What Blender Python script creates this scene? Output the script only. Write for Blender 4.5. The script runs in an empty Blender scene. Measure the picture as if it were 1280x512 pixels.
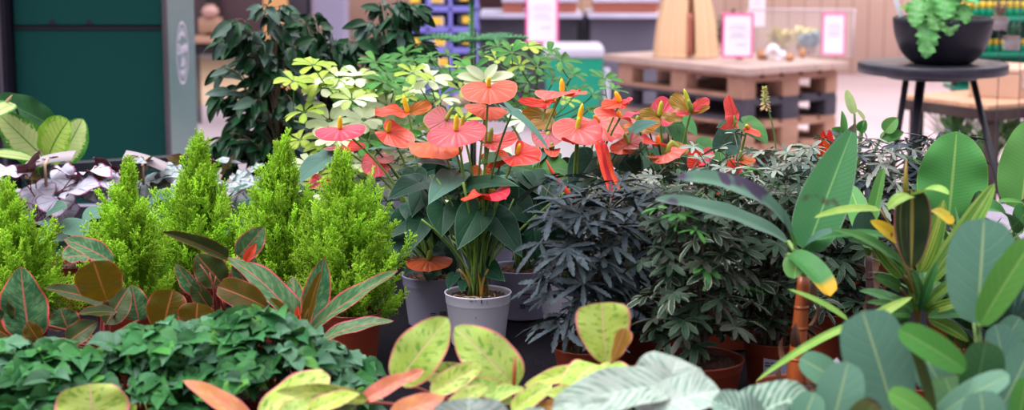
import bpy, math, random
import numpy as np
from mathutils import Vector
PI = math.pi
F = 2200.0; PITCH = math.atan(366/2200.0); CAM = np.array([0, 0, 1.55])
FW = np.array([0, math.cos(PITCH), -math.sin(PITCH)]); UPV = np.array([0, math.sin(PITCH), math.cos(PITCH)])
COL = bpy.context.scene.collection
TZ = 0.7255   # top of the mat on the display table

def U(px, py, Y):
    """point of the place seen at photo pixel px,py at distance Y"""
    d = FW + np.array([1., 0, 0])*(px-640)/F + UPV*(256-py)/F
    return CAM + d*(Y/d[1])
def UZ(px, py, z):
    d = FW + np.array([1., 0, 0])*(px-640)/F + UPV*(256-py)/F
    return CAM + d*((z-CAM[2])/d[2])
def nrm(v):
    v = np.asarray(v, float); l = np.linalg.norm(v)
    return v/l if l > 1e-9 else v
def mpx(Y): return Y/F*1.01

# ------------------------------------------------------------ materials
class NT:
    def __init__(s, name):
        s.m = bpy.data.materials.new(name); s.m.use_nodes = True
        s.t = s.m.node_tree; s.t.nodes.clear()
    def n(s, typ, **kw):
        nd = s.t.nodes.new(typ)
        for k, v in kw.items():
            if k.startswith('_'): setattr(nd, k[1:], v)
        return nd
    def put(s, sock, v):
        if isinstance(v, bpy.types.NodeSocket): s.t.links.new(v, sock)
        elif v is not None:
            if sock.type == 'RGBA' and len(v) == 3: v = (*v, 1)
            sock.default_value = v
    def math(s, op, a, b=None, c=None, clamp=False):
        nd = s.n('ShaderNodeMath', _operation=op, _use_clamp=clamp)
        s.put(nd.inputs[0], a)
        if b is not None: s.put(nd.inputs[1], b)
        if c is not None: s.put(nd.inputs[2], c)
        return nd.outputs[0]
    def ss(s, x, a, b):       # smoothstep from a to b
        nd = s.n('ShaderNodeMapRange', _interpolation_type='SMOOTHSTEP')
        s.put(nd.inputs[0], x); s.put(nd.inputs[1], a); s.put(nd.inputs[2], b)
        return nd.outputs[0]
    def mix(s, f, a, b):
        nd = s.n('ShaderNodeMix', _data_type='RGBA')
        s.put(nd.inputs[0], f); s.put(nd.inputs[6], a); s.put(nd.inputs[7], b)
        return nd.outputs[2]
    def noise(s, scale, vec=None, detail=2, rough=.5):
        nd = s.n('ShaderNodeTexNoise'); nd.inputs['Scale'].default_value = scale
        nd.inputs['Detail'].default_value = detail; nd.inputs['Roughness'].default_value = rough
        if vec is not None: s.put(nd.inputs['Vector'], vec)
        return nd.outputs[0]
    def attr(s, name):
        return s.n('ShaderNodeAttribute', _attribute_name=name)
    def xyz(s, a, b, c):
        nd = s.n('ShaderNodeCombineXYZ')
        for i, v in enumerate((a, b, c)): s.put(nd.inputs[i], v)
        return nd.outputs[0]
    def obj(s): return s.n('ShaderNodeTexCoord').outputs['Object']
    def out(s, col, rough=.5, spec=.5, trans=0, bump=None, bstr=.3, bdist=.002, metal=0, emit=None, tcol=None, alpha=None, coat=0):
        p = s.n('ShaderNodeBsdfPrincipled')
        s.put(p.inputs['Base Color'], col); s.put(p.inputs['Roughness'], rough)
        s.put(p.inputs['Specular IOR Level'], spec*(.40 if trans else 1)); s.put(p.inputs['Metallic'], metal)
        s.put(p.inputs['Coat Weight'], coat)
        if alpha is not None: s.put(p.inputs['Alpha'], alpha)
        if emit: s.put(p.inputs['Emission Color'], emit[0]); s.put(p.inputs['Emission Strength'], emit[1])
        if bump is not None:
            b = s.n('ShaderNodeBump'); b.inputs['Strength'].default_value = bstr; b.inputs['Distance'].default_value = bdist
            s.put(b.inputs['Height'], bump); s.t.links.new(b.outputs[0], p.inputs['Normal'])
        sh = p.outputs[0]
        if trans:
            t = s.n('ShaderNodeBsdfTranslucent'); s.put(t.inputs[0], tcol if tcol is not None else col)
            mx = s.n('ShaderNodeMixShader'); mx.inputs[0].default_value = trans
            s.t.links.new(sh, mx.inputs[1]); s.t.links.new(t.outputs[0], mx.inputs[2]); sh = mx.outputs[0]
        o = s.n('ShaderNodeOutputMaterial'); s.t.links.new(sh, o.inputs[0])
        return s.m

def mat(name, c, c2=None, scale=20, rough=.5, spec=.5, bump=0, metal=0, bscale=None, detail=3, coat=0, stretch=None):
    t = NT(name); vec = t.obj()
    if stretch:
        mp = t.n('ShaderNodeMapping'); mp.inputs['Scale'].default_value = stretch; t.put(mp.inputs[0], vec); vec = mp.outputs[0]
    nz = t.noise(scale, vec, detail)
    col = t.mix(t.ss(nz, .3, .7), c, c2 if c2 else tuple(x*.85 for x in c))
    bp = t.noise(bscale or scale*4, vec, 4) if bump else None
    return t.out(col, rough, spec, bump=bp, bstr=bump, metal=metal, coat=coat)

def leafmat(name, c1, c2=None, back=None, nscale=30, margin=None, mw=.08, mid=None, midw=.05, vein=None, vf=9, vslant=1.6,
            vstr=.5, vsharp=.75, blot=None, blo=.5, bhi=.62, bvec=(3, 14), center=None, cw=.5, cn=.25, spots=None, radial=0, rough=.4,
            spec=.5, trans=.22, bump=.35, var=.12, tcol=None, tipc=None, coat=0, ispots=None):
    t = NT(name)
    sp = t.n('ShaderNodeSeparateXYZ'); t.t.links.new(t.attr('luv').outputs['Vector'], sp.inputs[0])
    u, v, e = sp.outputs; au = t.math('ABSOLUTE', u)
    lr = t.attr('lr').outputs['Fac']
    col = t.mix(t.ss(t.noise(nscale, t.obj()), .3, .7), c1, c2 or tuple(x*.8 for x in c1))
    s1 = t.math('SUBTRACT', t.math('MULTIPLY', v, vf), t.math('MULTIPLY', au, vslant))
    if radial:
        ang = t.math('ARCTAN2', u, t.math('MULTIPLY', v, 1.6))
        s1 = t.math('MULTIPLY', ang, radial/(2*PI)); s1 = t.math('ADD', s1, .5)
    d = t.math('ABSOLUTE', t.math('SUBTRACT', t.math('MULTIPLY', t.math('FRACT', s1), 2), 1))   # 1 at vein
    vm = t.ss(d, vsharp, 1.0)
    if radial: vm = t.math('MULTIPLY', vm, t.ss(e, 1.0, .75))
    if center:
        nz = t.math('MULTIPLY', t.math('SUBTRACT', t.noise(3, t.xyz(t.math('MULTIPLY', s1, 1.2), t.math('MULTIPLY', u, 2.0), t.math('MULTIPLY', lr, 30)), 3), .5), cn*4)
        f = t.ss(t.math('ADD', e, nz), cw+.08, cw-.08); col = t.mix(f, col, center)
    if blot:
        nz = t.noise(1, t.xyz(t.math('MULTIPLY', u, bvec[0]), t.math('MULTIPLY', s1, bvec[1]/10), t.math('MULTIPLY', lr, 37)), 3, .6)
        col = t.mix(t.ss(nz, blo, bhi), col, blot)
    if vein: col = t.mix(t.math('MULTIPLY', vm, vstr), col, vein)
    if mid: col = t.mix(t.ss(au, midw, midw*.4), col, mid)
    if spots:
        col = t.mix(t.ss(t.noise(spots[1], t.obj(), 2), spots[2], spots[2]+.06), col, spots[0])
    if tipc: col = t.mix(t.ss(v, tipc[1], tipc[1]+.15), col, tipc[0])
    if margin:
        mm = t.ss(t.math('ADD', e, t.math('MULTIPLY', t.math('SUBTRACT', t.noise(90, t.obj()), .5), mw)), 1-mw*1.3, 1-mw*.5)
        col = t.mix(mm, col, margin)
    hv = t.n('ShaderNodeHueSaturation'); t.put(hv.inputs['Color'], col)
    t.put(hv.inputs['Value'], t.math('ADD', t.math('MULTIPLY', lr, 2*var), 1-var))
    t.put(hv.inputs['Hue'], t.math('ADD', t.math('MULTIPLY', t.math('FRACT', t.math('MULTIPLY', lr, 7.3)), .03), .485))
    fcol = hv.outputs[0]
    if back:
        g = t.n('ShaderNodeNewGeometry').outputs['Backfacing']
        bc = t.mix(t.math('MULTIPLY', vm, .35), back, tuple(min(1, x*1.6+.03) for x in back))
        if mid: bc = t.mix(t.ss(au, midw*1.2, midw*.5), bc, mid)
        if margin: bc = t.mix(t.ss(e, 1-mw, 1-mw*.5), bc, margin)
        fcol = t.mix(g, fcol, bc)
    h = t.math('ADD', t.math('MULTIPLY', vm, -.6), t.math('MULTIPLY', t.ss(au, .08, 0.0), -.8))
    return t.out(fcol, rough, spec, trans=trans, bump=h, bstr=bump, bdist=.0015, tcol=tcol, coat=coat)

# ------------------------------------------------------------ mesh builder
class MB:
    def __init__(s): s.V = []; s.F = []; s.A = []; s.R = []; s.M = []; s.n = 0
    def add(s, V, Fc, A=None, r=None, m=0):
        V = np.asarray(V, float)
        s.V.append(V); s.A.append(np.zeros((len(V), 3)) if A is None else np.asarray(A, float))
        s.R.append(np.full(len(V), random.random() if r is None else r))
        for k in (Fc if isinstance(Fc, list) else [Fc]):
            k = np.asarray(k, int)
            if len(k): s.F.append(k+s.n); s.M.append(np.full(len(k), m))
        s.n += len(V); return s
    def many(s, V, Fc, A, Ms, m=0):
        for M in Ms:
            s.add(V @ M[:3, :3].T + M[:3, 3], Fc, A, None, m)
    def build(s, name, mats, parent=None, smooth=True, org=None):
        me = bpy.data.meshes.new(name)
        V = np.concatenate(s.V)
        o = bpy.data.objects.new(name, me)
        if parent is not None:
            o.parent = parent; root = parent
            off = np.array(root.matrix_world_off if hasattr(root, 'matrix_world_off') else OFF.get(root.name, (0, 0, 0)))
            V = V-off; OFF[o.name] = tuple(off)
        elif org is not None:
            V = V-np.asarray(org); o.location = tuple(org); OFF[o.name] = tuple(org)
        me.vertices.add(len(V)); me.vertices.foreach_set('co', V.astype(np.float32).ravel())
        lt = np.concatenate([np.full(len(f), f.shape[1]) for f in s.F]); lv = np.concatenate([f.ravel() for f in s.F])
        me.loops.add(len(lv)); me.loops.foreach_set('vertex_index', lv.astype(np.int32))
        me.polygons.add(len(lt)); ls = np.concatenate([[0], np.cumsum(lt)[:-1]])
        me.polygons.foreach_set('loop_start', ls.astype(np.int32)); me.polygons.foreach_set('loop_total', lt.astype(np.int32))
        me.polygons.foreach_set('material_index', np.concatenate(s.M).astype(np.int32))
        me.polygons.foreach_set('use_smooth', np.full(len(lt), smooth))
        me.update(calc_edges=True)
        a = me.attributes.new('luv', 'FLOAT_VECTOR', 'POINT'); a.data.foreach_set('vector', np.concatenate(s.A).astype(np.float32).ravel())
        a = me.attributes.new('lr', 'FLOAT', 'POINT'); a.data.foreach_set('value', np.concatenate(s.R).astype(np.float32))
        for m in (mats if isinstance(mats, (list, tuple)) else [mats]): me.materials.append(m)
        COL.objects.link(o); return o
OFF = {}
def thing(name, label, cat, loc, group=None):
    o = bpy.data.objects.new(name, None); COL.objects.link(o); o.location = tuple(loc); o.empty_display_size = .05
    OFF[o.name] = tuple(loc); o['label'] = label; o['category'] = cat
    if group: o['group'] = group
    return o
def tag(o, label, cat, group=None, kind=None):
    o['label'] = label; o['category'] = cat
    if group: o['group'] = group
    if kind: o['kind'] = kind
    return o
def struct(o, label=None):
    o['kind'] = 'structure'
    if label: o['label'] = label
    return o

def rotm(az=0, tilt=0):
    c, s_ = math.cos(az), math.sin(az); return np.array([[c, -s_, 0], [s_, c, 0], [0, 0, 1]])
def box(mb, c, sz, R=None, m=0, bev=0):
    x, y, z = np.asarray(sz)/2.; P = []
    if bev <= 0:
        P = [(i*x, j*y, k*z) for k in (-1, 1) for j in (-1, 1) for i in (-1, 1)]
        Fc = [[0, 2, 3, 1], [4, 5, 7, 6], [0, 1, 5, 4], [2, 6, 7, 3], [0, 4, 6, 2], [1, 3, 7, 5]]
        V = np.array(P)
    else:
        b = min(bev, x*.9, y*.9, z*.9); ring = []
        def loop(zz, ix):
            pts = []
            for (sx, sy, a0) in ((1, 1, 0), (-1, 1, 90), (-1, -1, 180), (1, -1, 270)):
                for k in (0, 45, 90):
                    a = math.radians(a0+k); pts.append((sx*(x-b)+(b-ix)*math.cos(a) if ix < b else sx*(x-b), sy*(y-b)+(b-ix)*math.sin(a) if ix < b else sy*(y-b), zz))
            return pts
        L = [loop(-z, b), loop(-z+b*.3, b*.3), loop(-z+b, 0), loop(z-b, 0), loop(z-b*.3, b*.3), loop(z, b)]
        V = np.array(sum(L, [])); n = 12; Fc = []
        for i in range(5):
            for j in range(n): Fc.append([i*n+j, i*n+(j+1) % n, (i+1)*n+(j+1) % n, (i+1)*n+j])
        capt = [[5*n+j for j in (0, 3, 6, 9)]]; capb = [[j for j in (9, 6, 3, 0)]]
        Fc += capt+capb
    if R is not None: V = V @ np.asarray(R).T
    mb.add(V+np.asarray(c, float), np.array(Fc), m=m); return mb
def tube(mb, pts, r, seg=7, m=0, cap=True, rr=None):
    P = np.asarray(pts, float); n = len(P)
    R = np.full(n, r, float) if np.isscalar(r) else np.asarray(r, float)
    T = np.gradient(P, axis=0); T /= (np.linalg.norm(T, axis=1)[:, None]+1e-12)
    ref = np.array([0, 0, 1.]) if abs(T[0][2]) < .9 else np.array([1., 0, 0])
    V = []; X = nrm(np.cross(T[0], ref))
    for i in range(n):
        X = nrm(X-T[i]*np.dot(X, T[i])); Y = np.cross(T[i], X)
        for k in range(seg):
            a = 2*PI*k/seg; V.append(P[i]+R[i]*(math.cos(a)*X+math.sin(a)*Y))
    Fc = [[i*seg+k, i*seg+(k+1) % seg, (i+1)*seg+(k+1) % seg, (i+1)*seg+k] for i in range(n-1) for k in range(seg)]
    Fs = [np.array(Fc)]
    if cap: Fs += [np.array([[k for k in range(seg)][::-1]]), np.array([[(n-1)*seg+k for k in range(seg)]])]
    A = np.zeros((len(V), 3)); A[:, 1] = np.repeat(np.linspace(0, 1, n), seg)
    mb.add(V, Fs, A, rr, m); return mb
def bez(a, b, c, d=None, n=10):
    t = np.linspace(0, 1, n)[:, None]; a, b, c = map(lambda q: np.asarray(q, float), (a, b, c))
    if d is None: return (1-t)**2*a+2*t*(1-t)*b+t*t*c
    d = np.asarray(d, float); return (1-t)**3*a+3*t*(1-t)**2*b+3*t*t*(1-t)*c+t**3*d
def lathe(mb, prof, c=(0, 0, 0), seg=40, m=0, wob=None):
    prof = np.asarray(prof, float); n = len(prof); V = []
    for r, z in prof:
        for k in range(seg):
            a = 2*PI*k/seg; V.append((r*math.cos(a), r*math.sin(a), z))
    Fc = [[i*seg+k, i*seg+(k+1) % seg, (i+1)*seg+(k+1) % seg, (i+1)*seg+k] for i in range(n-1) for k in range(seg)]
    mb.add(np.array(V)+np.asarray(c, float), np.array(Fc), m=m); return mb

# ------------------------------------------------------------ leaves
def strip(L, W, a=.5, b=.8, nv=12, nu=3, fold=.25, bend=0., bp=1., wave=0., wf=3, serr=0, sf=10, twist=0, asym=0, seed=0, base=.04, path=None, notch=0):
    t = np.linspace(0, 1, nv+1)
    w = np.power(np.clip(t, 1e-4, 1), a)*np.power(np.clip(1-t, 0, 1), b); w = w/w.max()
    w = np.maximum(w, base*(1-t)); w[-1] = max(notch, .02)
    if serr: w = w*(1+serr*((t*sf) % 1.0-.5))
    th = bend*np.power(t, bp); dl = 1/nv
    cy = np.concatenate([[0], np.cumsum(np.cos((th[1:]+th[:-1])/2))*dl]); cz = -np.concatenate([[0], np.cumsum(np.sin((th[1:]+th[:-1])/2))*dl])
    ch = math.hypot(cy[-1], cz[-1]); al = math.atan2(cz[-1], cy[-1]); ca, sa = math.cos(-al), math.sin(-al)
    Cy = (cy*ca-cz*sa)/ch*L; Cz = (cy*sa+cz*ca)/ch*L; th2 = -th-al
    rs = random.Random(seed); p1, p2 = rs.uniform(0, 6), rs.uniform(0, 6)
    us = np.linspace(-1, 1, 2*nu+1); V = []; A = []
    for i in range(nv+1):
        ny, nz = -math.sin(th2[i]), math.cos(th2[i]); hw = W/2*w[i]; tw = twist*t[i]
        for uu in us:
            x = uu*hw*math.cos(fold); k = abs(uu)*hw*math.sin(fold)+wave*W*math.sin(wf*2*PI*t[i]+(p1 if uu < 0 else p2))*uu*uu*min(1, w[i]*2)
            if tw: x, k = x*math.cos(tw)-k*math.sin(tw), x*math.sin(tw)+k*math.cos(tw)
            V.append((x+asym*L*math.sin(PI*t[i]), Cy[i]+k*ny, Cz[i]+k*nz)); A.append((uu, t[i], abs(uu)*.999 if t[i] < .97 else 1))
    m = 2*nu+1
    Fc = [[i*m+j, i*m+j+1, (i+1)*m+j+1, (i+1)*m+j] for i in range(nv) for j in range(m-1)]
    return np.array(V), np.array(Fc), np.array(A)

OUT = {
 'anth': [(.0, -.02), (.10, -.14), (.32, -.26), (.62, -.26), (.88, -.12), (1, .08), (.96, .28), (.78, .5), (.52, .7), (.26, .86), (.08, .96), (0, 1.02)],
 'spathe': [(.0, -.02), (.10, -.18), (.36, -.32), (.70, -.29), (.95, -.10), (1.03, .16), (1.0, .45), (.88, .70), (.66, .87), (.38, .96), (.12, 1.0), (0, 1.06)],
 'begonia': [(.0, -.03), (.12, -.2), (.4, -.36), (.74, -.32), (.98, -.1), (1.0, .15), (.9, .36), (.78, .5), (.55, .68), (.32, .84), (.1, .95), (0, 1.02)],
 'round': [(.0, -.02), (.2, -.2), (.55, -.3), (.85, -.2), (1, 0), (1, .25), (.88, .5), (.66, .72), (.4, .88), (.15, .97), (0, 1.0)],
 'ivy': [(.0, .0), (.3, -.06), (.62, -.06), (.85, .06), (1.0, .18), (.90, .28), (.92, .40), (.74, .52), (.70, .64), (.44, .78), (.22, .9), (0, 1.08)],
}
def heart(L, W, kind='anth', rings=5, fold=.15, cup=0., bend=0., wave=0., wk=5, serr=0, lobe=0., seed=0, nsub=3, asym=0, roll=0, ridge=0, rk=15):
    o = np.array(OUT[kind]); k = (len(o)-1)*nsub; s_ = np.linspace(0, len(o)-1, k+1)
    i = np.clip(s_.astype(int), 0, len(o)-2); f = (s_-i)[:, None]
    P = lambda j: o[np.clip(j, 0, len(o)-1)]
    h = .5*((2*P(i))+(-P(i-1)+P(i+1))*f+(2*P(i-1)-5*P(i)+4*P(i+1)-P(i+2))*f**2+(-P(i-1)+3*P(i)-3*P(i+1)+P(i+2))*f**3)
    h[:, 0] = np.abs(h[:, 0]); h[0] = o[0]; h[-1] = o[-1]
    left = h[::-1][1:-1]*[-1, 1]; full = np.concatenate([h, left]); n = len(full)
    rs = random.Random(seed); ph = rs.uniform(0, 6)
    r = 1+(serr*np.array([rs.uniform(-1, 1)*(1 if q % 2 else -1) if 1 else 0 for q in range(n)]) if serr else np.zeros(n))
    V = [(0, 0, 0)]; A = [(0, 0, 0)]
    for q in range(1, rings+1):
        g = (q/rings)
        for j in range(n):
            rr = g*(r[j] if q == rings else 1); x = full[j, 0]*rr*W/2; y = full[j, 1]*rr*L
            ang = math.atan2(x, y)
            x += asym*L*.5*(y/L)**2*(1 if y > 0 else 0)
            z = abs(x)*math.sin(fold)*1.0+cup*(x*x/(W*W/4)+y*y/(L*L))*L+wave*L*g*g*math.sin(wk*ang+ph)
            if ridge: z += ridge*L*math.sin(rk*ang)*g*(1.15-g)*min(1, abs(ang)*3)
            if y < 0: z += lobe*abs(y)
            if roll: a = x/(W/2)*roll; x = (W/2)*math.sin(a)/roll if abs(a) > 1e-6 else x; z += -(W/2)*(1-math.cos(a))/roll
            if bend and y > 0:
                a = bend*y/L; z2 = -L*(1-math.cos(a))/bend; y2 = L*math.sin(a)/bend
                y, z = y2+z*math.sin(a), z2+z*math.cos(a)
            V.append((x, y, z)); A.append((full[j, 0]*g, full[j, 1]*g, g*.999))
    Fq = [[1+(q-1)*n+j, 1+(q-1)*n+(j+1) % n, 1+q*n+(j+1) % n, 1+q*n+j] for q in range(1, rings) for j in range(n)]
    Ft = [[0, 1+(j+1) % n, 1+j] for j in range(n)]
    V = np.array(V)
    if bend:   # put the tip back on +Y at distance L
        tip = V[1+(rings-1)*n+len(h)-1]; al = math.atan2(tip[2], tip[1]); ca, sa = math.cos(-al), math.sin(-al); d = math.hypot(tip[1], tip[2])
        y, z = V[:, 1].copy(), V[:, 2].copy(); V[:, 1] = (y*ca-z*sa)*L/d; V[:, 2] = (y*sa+z*ca)*L/d
    Fq = np.array(Fq)[:, ::-1]; Ft = np.array(Ft)[:, ::-1]
    return V, [Fq, Ft] if True else 0, np.array(A)
def frame(base, tip, n, s=1):
    f = nrm(np.asarray(tip)-base); n = nrm(n-f*np.dot(n, f)); x = np.cross(f, n)
    M = np.eye(4); M[:3, 0] = x*s; M[:3, 1] = f*s; M[:3, 2] = n*s; M[:3, 3] = base; return M
def xf(V, M): return V @ M[:3, :3].T+M[:3, 3]
def NH(n): r, u, c = n; return nrm(np.array([r, -c, u], float))
def put(mb, tpl, base, tip, n, m=0, r=None):
    M = frame(np.asarray(base, float), np.asarray(tip, float), NH(n)); V, Fc, A = tpl; mb.add(xf(V, M), Fc, A, r, m)

def pot(root, c, r, h, m_pot, m_soil, rimh=.2, taper=.8, feet=False, soil_dz=.012, name='pot'):
    x, y, z = c; mb = MB(); rt = r; rb = r*taper; rh = h*rimh; R = lambda q: rb+(rt*.955-rb)*q
    lathe(mb, [(0.001, .004), (rb*.93, .004), (rb*.95, 0), (rb, .003), (R(.03), h*.05), (R(.96)*1.0, h-rh-.002), (rt*.965, h-rh), (rt*.975, h-rh+.002), (rt*.995, h-.004), (rt*1.012, h-.002), (rt*1.01, h), (rt*.985, h), (rt*.96, h-.004), (rt*.93, h-rh), (rt*.9, h*.6), (.001, h*.58)], c, 56)
    mb.build(name, m_pot, root)
    mb = MB(); n = 26; V = [(0, 0, 0)]
    for q in range(1, 9):
        for k in range(n):
            a = 2*PI*k/n; rr = rt*.935*q/8; V.append((rr*math.cos(a), rr*math.sin(a), random.uniform(-.0035, .004)*(q < 8)+(.006*(1-(q/8)**2))))
    V = np.array(V)+[x, y, z+h-soil_dz]
    mb.add(V, [np.array([[1+(q-1)*n+k, 1+q*n+k, 1+q*n+(k+1) % n, 1+(q-1)*n+(k+1) % n] for q in range(1, 8) for k in range(n)]), np.array([[0, 1+k, 1+(k+1) % n] for k in range(n)])])
    for i in range(140):
        a = random.uniform(0, 2*PI); q = math.sqrt(random.random())*rt*.9; s_ = random.uniform(.0012, .0035)
        p = np.array([x+q*math.cos(a), y+q*math.sin(a), z+h-soil_dz+.006*(1-(q/rt)**2)+.001]); d = np.array([random.gauss(0, 1), random.gauss(0, 1), random.gauss(0, .3)]); d = nrm(d)
        tube(mb, [p-d*s_*1.5, p, p+d*s_*1.5], [s_*.3, s_*.6, s_*.2], 5)
    mb.build('soil', m_soil, root)
random.seed(7); np.random.seed(7)
# ------------------------------------------------------------ camera, world, light
cam = bpy.data.cameras.new('camera'); camo = bpy.data.objects.new('camera', cam); COL.objects.link(camo)
camo.location = tuple(CAM); camo.rotation_euler = (PI/2-PITCH, 0, 0)
cam.sensor_width = 36; cam.lens = F*36/1280; cam.clip_start = .05; cam.clip_end = 100
cam.dof.use_dof = True; cam.dof.focus_distance = 3.42; cam.dof.aperture_fstop = 4.4
bpy.context.scene.camera = camo
sc = bpy.context.scene
sc.view_settings.view_transform = 'Standard'; sc.view_settings.look = 'None'; sc.view_settings.gamma = 1; sc.view_settings.exposure = EXPO = 0.0
sc.view_settings.use_curve_mapping = False
w = bpy.data.worlds.new('world'); sc.world = w; w.use_nodes = True; wt = w.node_tree; wt.nodes.clear()
tc = wt.nodes.new('ShaderNodeTexCoord'); sx = wt.nodes.new('ShaderNodeSeparateXYZ'); wt.links.new(tc.outputs['Generated'], sx.inputs[0])
rp = wt.nodes.new('ShaderNodeValToRGB'); wt.links.new(sx.outputs[2], rp.inputs[0])
for i, (p, c) in enumerate(((0, (.16, .135, .155, 1)), (.10, (.30, .27, .32, 1)), (.42, (.78, .77, .84, 1)), (.9, (2.35, 2.32, 2.42, 1)))):
    el = rp.color_ramp.elements[i] if i < 2 else rp.color_ramp.elements.new(p)
    el.position = p; el.color = c
bg = wt.nodes.new('ShaderNodeBackground'); bg.inputs[1].default_value = 1.0; wo = wt.nodes.new('ShaderNodeOutputWorld')
wt.links.new(rp.outputs[0], bg.inputs[0]); wt.links.new(bg.outputs[0], wo.inputs[0])
def area(name, loc, size, e, col, tgt):
    l = bpy.data.lights.new(name, 'AREA'); l.energy = e; l.color = col; l.shape = 'RECTANGLE'; l.size, l.size_y = size
    o = bpy.data.objects.new(name, l); COL.objects.link(o); o.location = loc
    o.rotation_euler = (Vector(tgt)-Vector(loc)).to_track_quat('-Z', 'Y').to_euler(); return o
area('overhead_light', (-2.5, 2.2, 5.2), (4, 2.5), 300, (1, .99, 1.0), (0, 3.6, .8))
area('overhead_light', (3.5, 9.5, 6.0), (9, 5), 420, (1, .95, .97), (2, 13, 0))

area('overhead_light', (5.5, 13.0, 5.5), (8, 3), 420, (1, .95, .95), (6, 17, .8))  # added lamp, there only to brighten the dim timber back wall
# ------------------------------------------------------------ setting
m_floor = mat('floor_screed', (.62, .50, .545), (.55, .44, .49), 1.2, .28, .5)
m_tan = mat('floor_boards', (.55, .36, .23), None, 2, .4)
mb = MB(); box(mb, (0, 9.5, -.05), (34, 30, .1)); o = struct(mb.build('floor', m_floor, org=(0, 9.5, 0)))
# back wall of upright pale timber boards
t = NT('pale_timber'); vec = t.obj(); sp = t.n('ShaderNodeSeparateXYZ'); t.put(sp.inputs[0], vec)
bx_ = t.math('MULTIPLY', sp.outputs[0], 6.5); gap = t.ss(t.math('ABSOLUTE', t.math('SUBTRACT', t.math('FRACT', bx_), .5)), .44, .5)
nz = t.noise(3, t.xyz(t.math('MULTIPLY', t.math('FLOOR', bx_), 3.3), 0, t.math('MULTIPLY', sp.outputs[2], .3)), 3)
col = t.mix(nz, (.66, .43, .33), (.86, .66, .56)); col = t.mix(gap, col, (.40, .24, .18)); m_wood_wall = t.out(col, .55)
m_dark = mat('dark_panel', (.035, .032, .05), (.05, .045, .065), 3, .5)
m_greyp = mat('grey_panel', (.085, .075, .115), (.11, .10, .14), 2, .5)
mb = MB(); box(mb, (6.2, 17.1, 2.0), (11.6, .2, 4.0)); struct(mb.build('wall_back', m_wood_wall, org=(6.2, 17.1, 0)))
mb = MB(); box(mb, (-7.0, 19.6, 2.0), (14.5, .2, 4.0)); struct(mb.build('wall_left', mat('plum_wall', (.12, .06, .07), (.05, .03, .045), .8, .6), org=(-7, 19.6, 0)))

def slab(name, x0, y0, x1, y1, Y, depth, m, parent=None, bev=.005, org=None, **k):
    """box whose front face fills the given photo rectangle at distance Y"""
    a = U(x0, y0, Y); b = U(x1, y1, Y); c = (a+b)/2; mb = MB()
    box(mb, (c[0], Y+depth/2, c[2]), (abs(b[0]-a[0]), depth, abs(a[2]-b[2])), bev=bev)
    return mb.build(name, m, parent, smooth=False, org=(c[0], Y+depth/2, min(a[2], b[2])) if parent is None else None)
def stand(name, x0, x1, ytop, Y, depth, m, parent=None, z0=0., bev=.005):
    a = U(x0, ytop, Y); b = U(x1, ytop, Y); mb = MB()
    box(mb, ((a[0]+b[0])/2, Y+depth/2, (a[2]+z0)/2), (b[0]-a[0], depth, a[2]-z0), bev=bev)
    return mb.build(name, m, parent, smooth=False, org=((a[0]+b[0])/2, Y+depth/2, z0) if parent is None else None)

# green booth
m_green = mat('green_laminate', (.003, .040, .036), (.003, .034, .034), .8, .5, .10)
m_black = mat('black_lacquer', (.008, .006, .014), (.012, .009, .018), 3, .5, .2)
m_strip = mat('grey_edge_strip', (.06, .05, .065), None, 8, .5, .3)
g = thing('display_cabinet', 'dark green cabinet with a round white emblem on its right side, behind the begonias', 'cabinet', (-1.67, 7.3, 0))
x0 = U(20, 100, 7)[0]; x1 = U(207.5, 100, 7)[0]
mb = MB(); box(mb, ((x0+x1)/2, 7.3, 1.1), (x1-x0, .6, 2.2), bev=.004); mb.build('body', m_green, g, smooth=False)
zz = U(100, 31, 7)[2]
mb = MB(); box(mb, ((x0+x1)/2, 6.993, (zz+2.2)/2), (x1-x0-.012, .012, 2.2-zz), bev=.003)
for px in (66, 112):
    p = U(px, 29, 6.99); mb.add(np.array([p+[-.018, -.004, -.004], p+[.018, -.004, -.004], p+[0, -.004, .02], p+[-.018, .01, -.004], p+[.018, .01, -.004], p+[0, .01, .02]]), [np.array([[0, 1, 2]]), np.array([[0, 3, 4, 1], [1, 4, 5, 2], [2, 5, 3, 0]])], m=1)
mb.build('upper_flap', [m_green, m_black], g, smooth=False)
mb = MB(); box(mb, ((x0+x1)/2, 6.996, zz-.012), (x1-x0-.01, .006, .012)); mb.build('seam', m_black, g, smooth=False)
mb = MB(); box(mb, (x1+.004, 6.99, 1.1), (.016, .03, 2.2), bev=.003); mb.build('edge_strip', m_strip, g, smooth=False)
m_side = mat('green_laminate_lit', (.055, .17, .165), (.06, .18, .18), .7, .22, .8)  # same green laminate, painted paler to stand in for its bright reflection
mb = MB(); box(mb, (x1+.006, 7.305, 1.1), (.012, .59, 2.2)); mb.build('side_panel', m_side, g, smooth=False)
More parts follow.
